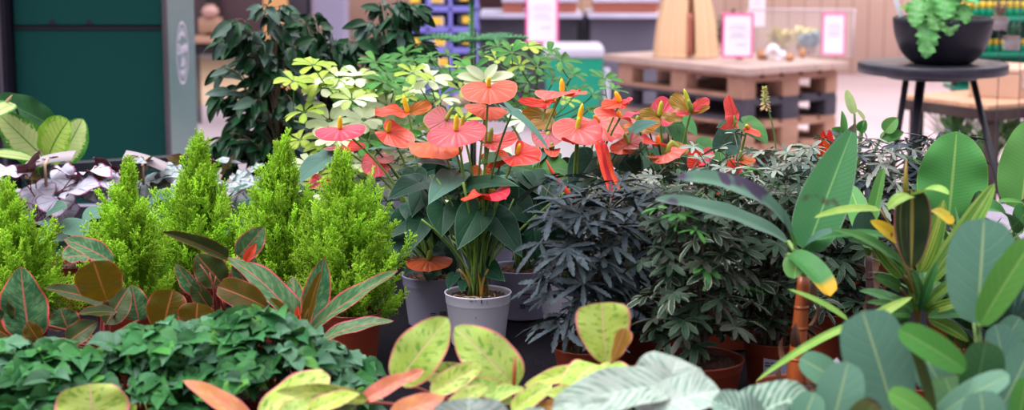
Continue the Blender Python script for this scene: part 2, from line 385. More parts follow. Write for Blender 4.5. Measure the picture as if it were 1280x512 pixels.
# emblem on the side panel: rings, words and dots
m_emb = mat('pale_print', (.62, .58, .72), None, 4, .5)
ec = U(232, 66, 7.29); xs = x1+.0125; cz = ec[2]; R0 = .125
mb = MB()
def ring(rad, wd):
    V = []; n = 64
    for q in range(n):
        a = 2*PI*q/n
        for r_ in (rad-wd/2, rad+wd/2): V.append((xs+.0015, 7.29+r_*math.cos(a), cz+r_*math.sin(a)))
    mb.add(V, np.array([[2*q, 2*q+1, (2*q+3) % (2*n), (2*q+2) % (2*n)] for q in range(n)]))
ring(R0, .010); ring(R0*.80, .005)
for k in list(range(-4, 5))+list(range(14, 21)):
    a = PI/2+k*.17 if k < 10 else -PI/2+(k-17)*.17
    box(mb, (xs+.001, 7.29+R0*.66*math.cos(a), cz+R0*.66*math.sin(a)), (.002, .012, .016))
e = mb.build('emblem', m_emb, g, smooth=False)
def text(name, s, size, loc, rot, m, parent, shear=0, ext=.0008):
    cu = bpy.data.curves.new(name, 'FONT'); cu.body = s; cu.size = size; cu.align_x = 'CENTER'; cu.align_y = 'CENTER'; cu.shear = shear; cu.extrude = ext; cu.materials.append(m)
    cu.offset = size*.008
    tmp = bpy.data.objects.new('tmp', cu); COL.objects.link(tmp); me = bpy.data.meshes.new_from_object(tmp.evaluated_get(bpy.context.evaluated_depsgraph_get())); bpy.data.objects.remove(tmp)
    o = bpy.data.objects.new(name, me); COL.objects.link(o); o.parent = parent
    off = OFF.get(parent.name, (0, 0, 0)) if parent else (0, 0, 0); o.location = tuple(np.asarray(loc)-off); o.rotation_euler = rot; OFF[o.name] = off; return o
text('emblem_word', 'Creative', .062, (xs+.002, 7.29, cz+.018), (PI/2, 0, PI/2), m_emb, g, .3)
text('emblem_word', 'Lab', .066, (xs+.002, 7.29, cz-.035), (PI/2, 0, PI/2), m_emb, g, .3)
mb = MB(); xa = U(-90, 100, 6.9)[0]; xb = U(9.5, 100, 6.9)[0]
box(mb, ((xa+xb)/2, 7.2, 1.15), (xb-xa, .6, 2.3), bev=.006)
g2 = thing('tall_column_unit', 'black tall unit at the far left beside the green cabinet', 'cabinet', ((xa+xb)/2, 7.2, 0))
mb.build('body', m_black, g2, smooth=False); mb = MB(); box(mb, (xb-.02, 6.89, 1.15), (.012, .014, 2.3)); mb.build('corner_profile', m_dark, g2, smooth=False)

# display table with slatted grey top, rail at its back
m_slat = mat('grey_slats', (.26, .22, .31), (.32, .28, .37), 6, .4, stretch=(1, 12, 1))
m_blk = mat('black_steel', (.013, .012, .02), (.02, .018, .028), 12, .4, bump=.05)
T = thing('display_table', 'long grey slatted sales table that carries all the potted plants', 'table', (0, 3.45, 0))
mb = MB()
for i in range(26):
    y = 1.9+i*.12; box(mb, (0, y+.056, .702), (4.6, .112, .036), bev=.004)
mb.build('tabletop', m_slat, T, smooth=False)
for sx_ in (-2.1, 2.1):
    for y in (2.05, 4.85):
        mb = MB(); box(mb, (sx_, y, .342), (.06, .06, .684), bev=.004); mb.build('leg', m_blk, T, smooth=False)
for y in (1.93, 4.98):
    mb = MB(); box(mb, (0, y, .65), (4.5, .03, .07), bev=.003); mb.build('apron', m_blk, T, smooth=False)
r = T
ra = U(60, 217, 4.93); rb = U(420, 190, 5.0)
mb = MB(); L_ = rb-ra; ang = math.atan2(L_[1], L_[0]); tl = math.atan2(L_[2], math.hypot(L_[0], L_[1]))
ca_, sa_ = math.cos(tl), math.sin(tl)
box(mb, (ra+rb)/2+[-.25, 0, -.008], (np.linalg.norm(L_)+.75, .03, .036), R=np.array([[ca_, 0, -sa_], [0, 1, 0], [sa_, 0, ca_]]), bev=.004); mb.build('back_rail', m_blk, r, smooth=False)
for px in (40, 400, 560):
    p = U(px, 205, 4.98)
    mb = MB(); box(mb, (p[0], 4.985, .785), (.03, .02, .15)); mb.build('rail_post', m_blk, r, smooth=False)
# mat
t = NT('black_capillary_mat'); nz = t.noise(420, t.obj(), 3, .7); col = t.mix(t.ss(nz, .56, .72), (.007, .006, .009), (.06, .052, .075))
m_mat = t.out(col, .9, .06, bump=nz, bstr=.6, bdist=.002)
mb = MB(); nx, ny = 60, 40
X, Y_ = np.meshgrid(np.linspace(-2.2, 1.30, nx), np.linspace(1.95, 4.94, ny)); Z = .7225+.0012*np.sin(X*9+Y_*5)*np.sin(Y_*7)+.0012
V = np.stack([X.ravel(), Y_.ravel(), Z.ravel()], 1); V = np.concatenate([V, V-[0, 0, .003]]); N = nx*ny
Fq = np.array([[j*nx+i, j*nx+i+1, (j+1)*nx+i+1, (j+1)*nx+i] for j in range(ny-1) for i in range(nx-1)])
mb.add(V, np.concatenate([Fq, Fq[:, ::-1]+N])); tag(mb.build('capillary_mat', m_mat, org=(0, 3.2, .72)), 'black grainy fleece mat spread over the sales table under the pots', 'mat')

# ------------------------------------------------------------ shop background
m_yel = mat('ochre_paint', (.72, .36, .13), (.66, .32, .13), 2, .5)
m_stl = mat('grey_steel', (.32, .29, .42), (.24, .22, .34), 2, .35, metal=0)
m_brn = mat('brown_board', (.33, .185, .14), (.28, .16, .125), 3, .6)
g = thing('partition_panel', 'orange painted upright panel behind the dark weeping fig', 'panel', (U(337, 100, 9.8)[0], 9.9, 0))
stand('panel', 328, 356, -30, 9.8, .12, m_yel, g); stand('foot', 328, 355, 300, 9.80, .12, m_dark, g)
g = thing('tall_cabinet', 'navy black tall cabinet beside the orange panel', 'cabinet', (U(375, 100, 10)[0], 10.2, 0))
stand('body', 359, 384, -30, 10.05, .4, m_dark, g); stand('handle', 380, 382, 60, 10.03, .03, m_stl, g, z0=.9)
g = thing('steel_post', 'grey steel post rising between fig branches at the back', 'post', (U(408, 100, 10)[0], 10.1, 0))
stand('post', 388, 432, -30, 10.0, .2, m_stl, g, bev=.02); stand('base_plate', 388.5, 432, 250, 9.99, .22, m_dark, g)
g = thing('brown_screen', 'brown board screen behind the top of the fig', 'screen', (U(470, 100, 10)[0], 10.6, 0))
stand('board', 433, 512, -30, 10.6, .06, m_brn, g); stand('foot', 440, 460, 260, 10.5, .3, m_dark, g)
# dark shelving left
m_shelfw = mat('walnut_shelf', (.40, .22, .15), (.33, .18, .12), 5, .5)
g = thing('shop_shelving', 'dark shelving with a brown shelf board beside the green cabinet', 'shelving', (U(290, 50, 13)[0], 13.2, 0))
slab('back_panel', 240, -40, 345, 48, 13.3, .05, mat('plum', (.07, .035, .045), (.045, .022, .032), 1.5, .5), g)
slab('shelf_board', 240, 46, 345, 54, 12.9, .4, m_shelfw, g); slab('drawer_box', 240, 54, 345, 68, 13.0, .3, mat('very_dark', (.012, .006, .009), None, 3, .6), g)
slab('upright', 255, -40, 274, 46, 13.1, .1, mat('soot', (.008, .004, .006), None, 3, .6), g)
for px in (246, 338): stand('leg', px-2, px+2, 60, 13.0, .06, m_blk, g)
def vase(name, label, px, py, wpx, hpx, Y, m, cat='vase'):
    p = U(px, py, Y); r_ = wpx/2*mpx(Y); h = hpx*mpx(Y); mb = MB()
    lathe(mb, [(.001, 0), (r_*.6, 0), (r_*.9, h*.25), (r_, h*.5), (r_*.75, h*.8), (r_*.45, h*.9), (r_*.6, h), (r_*.5, h), (r_*.35, h*.88), (.001, h*.8)], p, 24)
    return tag(mb.build(name, m, org=p), label, cat)
vase('vase', 'pink bulbous vase on the dark shelving board', 263, 22, 22, 16, 13.0, mat('pink_glaze', (.50, .27, .24), None, 8, .4))
for nm in ('plinth',):
    mb = MB(); p = U(263, 22, 13.05); box(mb, (p[0], 13.05, p[2]-.055), (.16, .14, .11), bev=.01); tag(mb.build('plinth', m_shelfw, org=(p[0], 13.05, p[2]-.11)), 'small brown block carrying the pink vase', 'block')
# tan boards patch of floor far left
mb = MB(); a = UZ(255, 108, .0); box(mb, (a[0]+1.0, 16.6, .002), (5, 4.6, .004)); struct(mb.build('floor_timber', m_tan, org=(a[0]+1, 16.6, 0)))

# blue crate rack
m_blue = mat('blue_plastic', (.20, .19, .62), (.17, .16, .55), 3, .4)
m_ylab = mat('yellow_label', (.85, .50, .03), (.9, .55, .05), 6, .5)
m_wht = mat('white_card', (.80, .76, .88), (.84, .80, .9), 3, .5)
g = thing('crate_rack', 'violet blue rack of small parts bins with yellow labels', 'rack', (U(565, 60, 13)[0], 13.2, 0))
for yy in (-18, 8, 34, 60, 86, 112):
    slab('shelf', 500, yy, 598, yy+7, 13.0, .38, m_blue, g)
for xx in (500, 532, 560, 592): stand('upright', xx, xx+5, -24, 13.0, .35, m_blue, g)
lab = [(512, -5), (540, -6), (575, -8), (513, 22), (540, 22), (578, 20), (512, 48), (543, 48), (578, 46), (520, 76), (548, 73), (580, 72), (515, 100), (550, 100), (582, 100)]
slab('back_panel', 503, -20, 596, 118, 13.36, .02, mat('rack_dark_blue', (.05, .05, .18), None, 3, .5), g)  # dark blue backing sheet behind the shelves
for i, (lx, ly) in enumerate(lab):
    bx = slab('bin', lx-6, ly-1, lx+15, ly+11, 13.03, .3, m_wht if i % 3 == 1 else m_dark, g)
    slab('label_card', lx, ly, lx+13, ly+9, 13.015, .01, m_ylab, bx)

# market counter
m_terra = mat('terracotta_orange', (.52, .16, .10), (.45, .13, .08), 6, .5)
m_lilac = mat('lilac_metal', (.50, .47, .62), (.42, .40, .54), 3, .35)
g = thing('sales_counter', 'dark grey counter unit with lilac metal edge behind the green bin', 'counter', (U(700, 80, 14)[0], 14.3, 0))
stand('body', 590, 722, 20, 14.0, .6, m_dark, g); stand('body_panel', 738, 830, 22, 14.0, .6, m_greyp, g); stand('recess', 722, 738, 20, 14.2, .4, m_dark, g)
slab('top_edge', 600, 17, 728, 23, 13.9, .7, m_lilac, g); slab('top_edge', 735, 17, 828, 23, 13.9, .7, m_lilac, g)
for k, (a_, b_) in enumerate(((628, 655), (657, 722), (742, 824))):
    tt = thing('trough', ('short', 'left long', 'right long')[k]+' orange plant trough on the sales counter', 'trough', U((a_+b_)/2, 17, 14.0))
    mb = MB(); p, q = U(a_, 3, 13.95), U(b_, 17, 13.95); c = (p+q)/2; hx, hz = abs(q[0]-p[0])/2, abs(p[2]-q[2])/2; V = []
    for (s_, z_) in ((.94, -hz), (1, hz), (.97, hz), (.92, -hz*.6)):
        for (i, j) in ((-1, -1), (1, -1), (1, 1), (-1, 1)): V.append((c[0]+i*hx*s_, 14.2+j*.22*s_, c[2]+z_))
    Fc = [[i*4+j, i*4+(j+1) % 4, (i+1)*4+(j+1) % 4, (i+1)*4+j] for i in range(3) for j in range(4)]+[[0, 3, 2, 1], [12, 13, 14, 15]]
    mb.add(V, np.array(Fc)); mb.build('tray', m_terra, tt, smooth=False); slab('rim', a_-1, -2, b_+1, 3, 13.93, .03, m_lilac, tt)
    mb = MB(); box(mb, (c[0], 14.2, c[2]+hz*.6), (hx*1.9, .38, .02)); mb.build('filling', m_wht, tt, smooth=False)

def sign(name, label, x0, y0, x1, y1, Y, lines, pink=True, stands=True, tilt=0):
    m_pk = mats_['pink']; a = U(x0, y0, Y); b = U(x1, y1, Y); c = (a+b)/2; hw, hh = (b[0]-a[0])/2, (a[2]-b[2])/2
    g = thing(name, label, 'sign', (c[0], Y, c[2]-hh)); f = hw*.13
    if pink:
        mb = MB()
        for (cx, cz_, sx_, sz_) in ((0, hh-f/2, 2*hw, f), (0, -hh+f/2, 2*hw, f), (-hw+f/2, 0, f, 2*hh-2*f), (hw-f/2, 0, f, 2*hh-2*f)):
            box(mb, (c[0]+cx, Y, c[2]+cz_), (sx_, .02, sz_), bev=.003)
        mb.build('sign_frame', m_pk, g, smooth=False)
    mb = MB(); box(mb, (c[0], Y, c[2]), (2*hw-2*f if pink else 2*hw, .008, 2*hh-2*f if pink else 2*hh)); mb.build('sheet', mats_['paper'], g, smooth=False)
    mb = MB()
    for (fx, fz, fw, fh) in lines: box(mb, (c[0]+fx*hw, Y-.0055, c[2]+fz*hh), (fw*hw, .002, fh*hh))
    mb.build('print', mats_['print'], g, smooth=False)
    return g
mats_ = dict(pink=mat('pink_frame', (.88, .10, .36), (.84, .09, .33), 4, .4), paper=mat('paper', (.88, .83, .93), None, 4, .6), print=mat('faint_print', (.62, .56, .68), None, 4, .6))
LN = [(0, .45, .9, .05), (0, .3, 1.1, .05), (0, .1, .8, .05), (0, -.05, 1., .05), (.2, -.4, .6, .06)]
sg = sign('price_sign', 'pink framed sheet hanging in front of the counter above the green bin', 657, -12, 698, 54, 13.2, LN)
mb = MB()
for sx_ in (662, 693): tube(mb, [U(sx_, -12, 13.2), U(sx_, -140, 13.2)], .004, 5)
mb.build('hanging_wire', m_blk, sg)

# green bin
m_bin = mat('green_plastic', (.0, .30, .19), (.0, .27, .17), 3, .35)
m_lid = mat('lid_grey', (.50, .47, .60), (.55, .52, .66), 3, .35)
p0, p1 = U(680, 73, 12.5), U(754, 73, 12.5); c = (p0+p1)/2; wd = p1[0]-p0[0]
g = thing('waste_bin', 'green plastic bin with a pale grey lid left of the pallets', 'bin', (c[0], 12.7, 0))
mb = MB(); V = []; hz = c[2]
for (s_, z_) in ((.80, .01), (1., hz), (.96, hz), (.78, .03)):
    for (i, j) in ((-1, -1), (1, -1), (1, 1), (-1, 1)): V.append((c[0]+i*wd/2*s_, 12.7+j*.2*s_, z_))
mb.add(V, np.array([[i*4+j, i*4+(j+1) % 4, (i+1)*4+(j+1) % 4, (i+1)*4+j] for i in range(3) for j in range(4)]+[[0, 3, 2, 1], [12, 13, 14, 15]])); mb.build('bin_body', m_bin, g, smooth=False)
mb = MB(); box(mb, (c[0], 12.7, hz+.045), (wd*1.04, .44, .09), bev=.03); mb.build('lid', m_lid, g, smooth=False)
mb = MB(); box(mb, (p1[0]+.03, 12.62, hz-.22), (.05, .1, .28), bev=.01); mb.build('side_bracket', m_lid, g, smooth=False)

# pallets
def wood(name, c1, c2):
    return mat(name, c1, c2, 5, .6, bump=.15, bscale=40, stretch=(1, 1, 1))
m_pal = wood('pallet_wood', (.33, .165, .11), (.46, .26, .19)); m_palb = wood('pallet_black_paint', (.035, .032, .05), (.07, .055, .075)); m_board = wood('weathered_board', (.46, .32, .28), (.36, .25, .23))
pc = np.array([(930-640)/2200*10.6*1.0, 10.6]); zt = .575
dl_ = nrm(np.array([-.715, 1.0])); dr_ = np.array([dl_[1], -dl_[0]]); dr_ = np.array([abs(dr_[0]), abs(dr_[1])])
Rp = np.array([[dl_[0], dr_[0], 0], [dl_[1], dr_[1], 0], [0, 0, 1]])   # local x along the long side, y along the short side
def pal(name, label, z, m, m2):
    g = thing(name, label, 'pallet', (pc[0], pc[1], z), 'stacked pallets')
    P = lambda x, y, zz: np.array([pc[0], pc[1], 0])+Rp @ np.array([x, y, 0])+[0, 0, z+zz]
    for y in (.05, .4, .75):
        mb = MB(); box(mb, P(.6, y, .011), (1.2, .1 if y != .4 else .14, .022), Rp, bev=.002); mb.build('bottom_board', m, g, smooth=False)
        for x in (.07, .6, 1.13):
            mb = MB(); box(mb, P(x, y, .061), (.145, .1 if y != .4 else .14, .078), Rp, bev=.003); mb.build('block', m2 if random.random() < .8 else m, g, smooth=False)
    for x in (.07, .6, 1.13):
        mb = MB(); box(mb, P(x, .4, .111), (.145, .8, .022), Rp, bev=.002); mb.build('cross_board', m, g, smooth=False)
    for y in (.07, .235, .4, .565, .73):
        mb = MB(); box(mb, P(.6, y, .133), (1.2, .13, .021), Rp, bev=.002); mb.build('deck_board', m, g, smooth=False)
pal('wooden_pallet', 'bare wood pallet at the bottom of the stack', 0, m_pal, m_pal)
pal('wooden_pallet', 'bare wood pallet second from the floor in the stack', .144, m_pal, m_pal)
pal('wooden_pallet', 'black painted pallet in the stack', .288, m_palb, m_palb)
pal('wooden_pallet', 'bare wood pallet topmost in the stack, right under the table board', .432, m_pal, m_pal)
g = thing('pallet_top', 'weathered plank top lying on the pallet stack', 'table top', (pc[0], pc[1], .576))
for k in range(6):
    mb = MB(); box(mb, np.array([pc[0], pc[1], 0])+Rp @ np.array([.6, -.03+.147*k+.04, 0])+[0, 0, .606], (1.36, .143, .042), Rp, bev=.004); mb.build('plank', m_board, g, smooth=False)
for k in (.15, 1.05):
    mb = MB(); box(mb, np.array([pc[0], pc[1], 0])+Rp @ np.array([k, .4, 0])+[0, 0, .581], (.08, .8, .008), Rp); mb.build('batten', m_board, g, smooth=False)
ZT = .628
# bamboo hood
t = NT('split_bamboo'); vec = t.obj(); ang = t.n('ShaderNodeSeparateXYZ'); t.put(ang.inputs[0], vec)
aa = t.math('ARCTAN2', ang.outputs[0], ang.outputs[1]); st = t.math('FRACT', t.math('MULTIPLY', aa, 9)); nz = t.noise(1, t.xyz(t.math('MULTIPLY', aa, 14), 0, t.math('MULTIPLY', ang.outputs[2], .5)), 3)
col = t.mix(t.ss(nz, .35, .65), (.62, .34, .18), (.86, .60, .38)); m_bam = t.out(col, .5, bump=st, bstr=.4)
p = UZ(857, 71, ZT); Yb = p[1]; s_ = mpx(Yb)
g = thing('bamboo_hood', 'tall tapering hood of split bamboo standing on the pallets', 'lamp shade', (p[0], Yb, ZT))
mb = MB(); n = 48; V = []; prof = [(40*s_, 0), (39*s_, .08), (36*s_, .22), (31*s_, .34), (26*s_, .46), (22*s_, .56)]
for r_, z_ in prof:
    for k in range(n):
        a = 2*PI*k/n; rr = r_*(1+.015*(k % 2)); V.append((p[0]+rr*math.cos(a), Yb+rr*.6*math.sin(a), ZT+z_))
mb.add(V, np.array([[i*n+k, i*n+(k+1) % n, (i+1)*n+(k+1) % n, (i+1)*n+k] for i in range(len(prof)-1) for k in range(n) if not (abs(k-36.5) < .6 and i < 4)]))
mb.build('shade', m_bam, g)
m_redw = mat('red_brown_cord', (.40, .10, .07), None, 9, .6)
mb = MB(); tube(mb, [p+[.012, -40*s_*.6-.006+.001*k*3, .015+k*.045] for k in range(7)], .016, 6); mb.build('cord_lacing', m_redw, g)
mb = MB(); tube(mb, [(p[0]+39.5*s_*math.cos(2*PI*k/40), Yb+39.5*s_*.6*math.sin(2*PI*k/40), ZT+.012) for k in range(41)], .008, 6); mb.build('hoop', m_bam, g)

sign('price_sign', 'pink framed sheet standing on the pallets beside the bamboo hood', 903, 16, 941, 72, 10.95, LN)
sign('price_sign', 'pink framed sheet at the right end of the pallet table', 1028, 16, 1056, 69, 11.1, LN[:4])
sgg = sign('hanging_card', 'narrow white card hanging behind the framed sheet on the pallets', 937, -20, 956, 33, 11.4, LN[:3], pink=False)
mb = MB(); tube(mb, [U(946, -20, 11.4), U(946, -150, 11.4)], .003, 5); mb.build('hanging_wire', m_blk, sgg)

def tuft(g, c, r, h, n, m, lw, name='foliage', bend=.8, ll=None, up=.6, seed=1):
    rs = random.Random(seed); mb = MB()
    for i in range(n):
        a = rs.uniform(0, 2*PI); q = rs.random()**.5; L = (ll or h)*rs.uniform(.6, 1)
        b = np.array(c)+[r*.35*q*math.cos(a), r*.35*q*math.sin(a), 0]+np.array([0, 0, rs.uniform(0, h*.45)]); el = rs.uniform(up-.3, up+.4)
        d = np.array([math.cos(a)*math.cos(el), math.sin(a)*math.cos(el), math.sin(el)])
        put(mb, strip(L, lw*rs.uniform(.7, 1.2), .5, .7, 6, 1, .3, bend*rs.uniform(.5, 1.3)), b, b+d*L, (-d[0]*.6, .8, .6*d[1]))
    return mb.build(name, m, g)
# things on the pallet table
m_glass = NT('clear_acrylic'); m_glass = m_glass.out((.9, .9, .95), .05, .5, alpha=.10)
def on_top(px, py): return UZ(px, py, ZT)
m_dry = leafmat('dry_yellow', (.72, .60, .25), (.60, .50, .20), trans=.1)
m_tealdry = leafmat('teal_dried', (.16, .27, .34), (.24, .36, .42), trans=.1)
m_ogr = leafmat('olive_back', (.10, .14, .07), (.18, .22, .12), trans=.1)
for i, (nm, lb, px, py, r_, h, m, n) in enumerate((('dried_bouquet', 'yellow dried flower bunch on the pallet table', 975, 66, .12, .17, m_dry, 90), ('dried_bouquet', 'yellow dried sprig bunch left of the right framed sheet', 1003, 64, .10, .15, m_dry, 70), ('dried_bouquet', 'teal dyed dried bunch before the right framed sheet', 1012, 68, .09, .12, m_tealdry, 70), ('potted_shrub', 'loose olive green shrub behind the left framed sheet', 912, 62, .16, .42, m_ogr, 120))):
    p = on_top(px, py) if i < 3 else UZ(px, 66, ZT); g = thing(nm, lb, 'plant', p)
    tuft(g, p+[0, 0, .03], r_, h, n, m, .035, ll=.11, seed=i); mb = MB(); lathe(mb, [(.001, 0), (.035, 0), (.045, .05), (.04, .05), (.001, .045)], p, 20); mb.build('cup', m_brn, g)
m_white_cer = mat('white_ceramic', (.86, .83, .93), None, 4, .25)
p = on_top(966, 75)
g = thing('ornament', 'white curved ceramic ornament on the pallet table', 'ornament', p); mb = MB()
tube(mb, [p+[-.045+.09*k/8, 0, .028+.05*math.sin(PI*k/8)] for k in range(9)]+[p+[.052, 0, .015]], [.012, .018, .022, .024, .025, .024, .022, .02, .02, .018], 10); mb.build('arch', m_white_cer, g)
mb = MB(); lathe(mb, [(.001, 0), (.03, 0), (.03, .012), (.001, .014)], p+[.03, 0, 0], 20); mb.build('foot', m_white_cer, g)
m_amber = mat('amber_ceramic', (.55, .27, .13), (.45, .2, .1), 8, .35)
for px, py, w_, h_, lb in ((953, 74, 16, 12, 'small amber bowl left of the white ornament'), (987, 76, 12, 10, 'small amber jar right of the white ornament'), (1003, 72, 9, 12, 'dark amber jar under the yellow sprigs')):
    q = on_top(px, py); vase('jar', lb, px, py, w_, h_, q[1], m_amber, 'jar')
q = on_top(978, 74); vase('jar', 'white lidded jar between the amber jars', 978, 75, 10, 12, q[1], m_white_cer, 'jar')
q = on_top(925, 73); vase('jar', 'tan little pot in front of the left framed sheet', 924, 74, 12, 8, q[1]-.05, mat('tan_clay', (.66, .38, .26), None, 5, .6), 'jar')
# clear acrylic display box edges
g = thing('acrylic_case', 'clear acrylic case around the dried bunches on the pallet table', 'display case', on_top(1005, 72))
a, b = U(935, 12, 11.35), U(1066, 66, 11.35); mb = MB(); box(mb, ((a[0]+b[0])/2, 11.36, (a[2]+ZT)/2), (b[0]-a[0], .004, a[2]-ZT)); mb.build('back_pane', m_glass, g, smooth=False)
m_edge = mat('acrylic_edge', (.62, .50, .55), None, 4, .3)
mb = MB()
for q1, q2 in (((a[0], 11.35, a[2]), (b[0], 11.35, a[2])), ((a[0], 11.35, ZT), (a[0], 11.35, a[2])), ((b[0], 11.35, ZT), (b[0], 11.35, a[2])), ((b[0], 11.35, a[2]), (b[0]-.05, 11.05, a[2]))): tube(mb, [q1, q2], .006, 5)
mb.build('edge_frame', m_edge, g)

# stool table + bowl + fern
c = U(1166, 78, 6.0); rT = 91.5*mpx(6.0); zt = c[2]
m_stool = mat('black_hammered', (.022, .02, .032), (.032, .028, .045), 30, .38, bump=.5, bscale=60)
g = thing('round_side_table', 'round black side table with three splayed legs carrying the bowl', 'table', (c[0], 6, 0))
mb = MB(); lathe(mb, [(.001, zt-.035), (rT*.98, zt-.035), (rT, zt-.032), (rT, zt-.004), (rT*.99, zt), (rT*.7, zt), (rT*.35, zt), (.001, zt)], (c[0], 6, 0), 72); mb.build('tabletop', m_stool, g)
for (tx, ty, dx, dy) in ((1134, 95, -.20, .16), (1152, 95, .0, 0), (1214, 95, .21, -.02)):
    p = U(tx, ty, 6.0+(dy*.4)); 
    if tx == 1152: q = U(1143, 170, 5.9); q = p+(q-p)/(p[2]-q[2])*p[2]
    elif tx == 1134: q = U(1124, 160, 6.15); q = p+(q-p)/(p[2]-q[2])*p[2]
    else: q = U(1246, 225, 5.95); q = p+(q-p)/(p[2]-q[2])*p[2]
    mb = MB(); p[2] = zt-.034; R_ = .011 if tx != 1152 else .016
    tube(mb, [p, p*.5+q*.5, [q[0], q[1], .004]], [R_*1.05, R_, R_*.9], 12); mb.build('leg', m_blk, g)
mb = MB(); tube(mb, [(c[0]+rT*.6*math.cos(2*PI*k/40), 6+rT*.6*math.sin(2*PI*k/40), zt-.045) for k in range(41)], .008, 6); mb.build('ring_brace', m_blk, g)
m_bowl = mat('black_concrete', (.010, .009, .016), (.02, .017, .028), 6, .4, .3)
rB = 61*mpx(5.95); zb = zt; hB = .155; bc = (c[0]+.022, 5.97, zb)
g = thing('fern_bowl', 'black bowl planted with a crinkled green fern on the round side table', 'planter', bc)
pr = [(.001, 0), (rB*.50, 0)]+[(rB*(.50+.5*math.sin(q*PI/2)**.9), hB*(1-math.cos(q*PI/2))**.85) for q in np.linspace(.12, 1, 12)]
pr += [(rB*.97, hB+.001), (rB*.94, hB-.01), (rB*.85, hB*.7), (.001, hB*.65)]
mb = MB(); lathe(mb, pr, bc, 64); mb.build('bowl', m_bowl, g)
m_soil = mat('potting_soil', (.055, .028, .02), (.13, .065, .045), 90, .95, .2, bump=.8, bscale=300)
mb = MB(); lathe(mb, [(rB*.93, hB-.012), (rB*.6, hB-.004), (.001, hB)], bc, 40); mb.build('soil', m_soil, g)
m_fern = leafmat('fern_green', (.10, .42, .09), (.22, .54, .20), back=(.2, .42, .2), nscale=60, mid=(.25, .45, .25), vein=(.35, .55, .38), vf=14, vstr=.35, trans=.25, bump=.6)
m_fern2 = leafmat('fern_lime', (.24, .50, .08), (.34, .60, .14), nscale=60, trans=.25, bump=.5)
def frond(g, b, t, n, W, m, bend, seed, serr=.5):
    mb = MB(); L = np.linalg.norm(np.asarray(t)-b)
    put(mb, strip(L, W, .28, .5, 34, 4, .15, bend, 1, .10, 5, serr, 9, seed=seed), b, t, n); return mb.build('frond', m, g)
C0 = np.array(bc)+[0, 0, hB]
FR = [(1158, 5, 1157, 73, .085, (0, .4, 1), 1.0), (1175, 5, 1187, 45, .085, (.1, .5, 1), 1.2), (1150, 0, 1143, 34, .07, (-.3, .6, 1), .8), (1200, 5, 1206, 30, .06, (.2, .6, 1), .9), (1170, 2, 1168, 38, .09, (0, .5, 1), 1.0), (1195, 0, 1222, 6, .08, (.3, .8, .6), .9), (1180, -5, 1180, 25, .09, (0, .7, .8), 1.2), (1190, 8, 1196, 34, .06, (0, .5, 1), .9)]
for i, (a_, b_, c_, d_, W, n, bd) in enumerate(FR): frond(g, U(a_, b_, 5.88), U(c_, d_, 5.80), n, W, m_fern, bd, i)
for i in range(16):
    a = 2*PI*i/16; d = np.array([math.cos(a), math.sin(a), .5+.3*(i % 3)]); frond(g, C0+[0, 0, 0], C0+nrm(d)*random.uniform(.13, .19), (-d[0]*.5, .9, d[1]*.5), .06, m_fern, 1.0, 20+i)
for i in range(9):
    a = PI*.75+i*.2; d = np.array([math.cos(a), -abs(math.sin(a))*.5, .55]); b = C0+[-.09, -.03, -.005]; frond(g, b, b+nrm(d)*random.uniform(.05, .085), (-d[0]*.4, .9, .6), .03, m_fern2, 1.0, 50+i)
mb = MB(); p = U(1121, 3, 5.95); box(mb, p+[0, 0, .0], (.018, .002, .10), R=np.array([[.94, 0, -.34], [0, 1, 0], [.34, 0, .94]])); mb.build('plant_label', m_wht, g, smooth=False)

# low wooden table right, box, rack
m_lw = mat('honey_wood', (.52, .26, .15), (.62, .35, .22), 4, .5, stretch=(1, 9, 1)); m_ldark = mat('dark_timber', (.045, .028, .03), (.07, .05, .045), 6, .6, .15)
YL = 7.2; a = U(1242, 131, YL); zt2 = a[2]; e1 = nrm(np.array([-.23, .38])); e2 = np.array([e1[1], -e1[0]]); Rl = np.array([[e2[0], e1[0], 0], [e2[1], e1[1], 0], [0, 0, 1]])
g = thing('low_bench', 'low timber bench table with honey top behind the round side table', 'table', (a[0]+.3, YL+.4, 0))
Pl = lambda x, y, z: np.array([a[0], YL, 0])+Rl @ np.array([x, y, 0])+[0, 0, z]
for k in range(5): mb = MB(); box(mb, Pl(.45, .05+k*.1, zt2-.010), (.96, .097, .02), Rl, bev=.003); mb.build('top_plank', m_lw, g, smooth=False)
for (x, y, sx_, sy_) in ((.45, -.004, .96, .022), (.45, .504, .96, .022), (-.02, .25, .022, .49)):
    mb = MB(); box(mb, Pl(x, y, zt2-.042), (sx_, sy_, .045), Rl, bev=.003); mb.build('apron', m_ldark, g, smooth=False)
for x, y in ((.03, .03), (.03, .47), (.87, .03), (.87, .47)):
    mb = MB(); q = Pl(x, y, 0); box(mb, (q[0], q[1], (zt2-.05)/2), (.045, .045, zt2-.05), Rl, bev=.003); mb.build('leg', m_ldark, g, smooth=False)
mb = MB(); box(mb, Pl(.45, .25, .40), (.86, .44, .025), Rl, bev=.003); mb.build('lower_shelf', m_ldark, g, smooth=False)
m_kraft = mat('kraft_card', (.60, .36, .26), (.66, .40, .30), 3, .7)
g = thing('crate_box', 'light wooden crate box with a white label on the honey bench', 'box', Pl(.36, .28, zt2))
p = Pl(.36, .28, zt2+.001); Rb = Rl @ rotm(.5)
mb = MB(); box(mb, p+[0, 0, .062], (.34, .22, .124), Rb, bev=.003); mb.build('body', m_kraft, g, smooth=False)
mb = MB(); box(mb, p+[0, 0, .07]+Rb @ np.array([-.09, -.1115, 0]), (.075, .002, .06), Rb); lb_ = mb.build('label', m_wht, g, smooth=False)
mb = MB(); box(mb, p+[0, 0, .062]+Rb @ np.array([-.09, -.1130, 0]), (.04, .001, .010), Rb); mb.build('print', mats_['print'], lb_, smooth=False)
mb = MB()
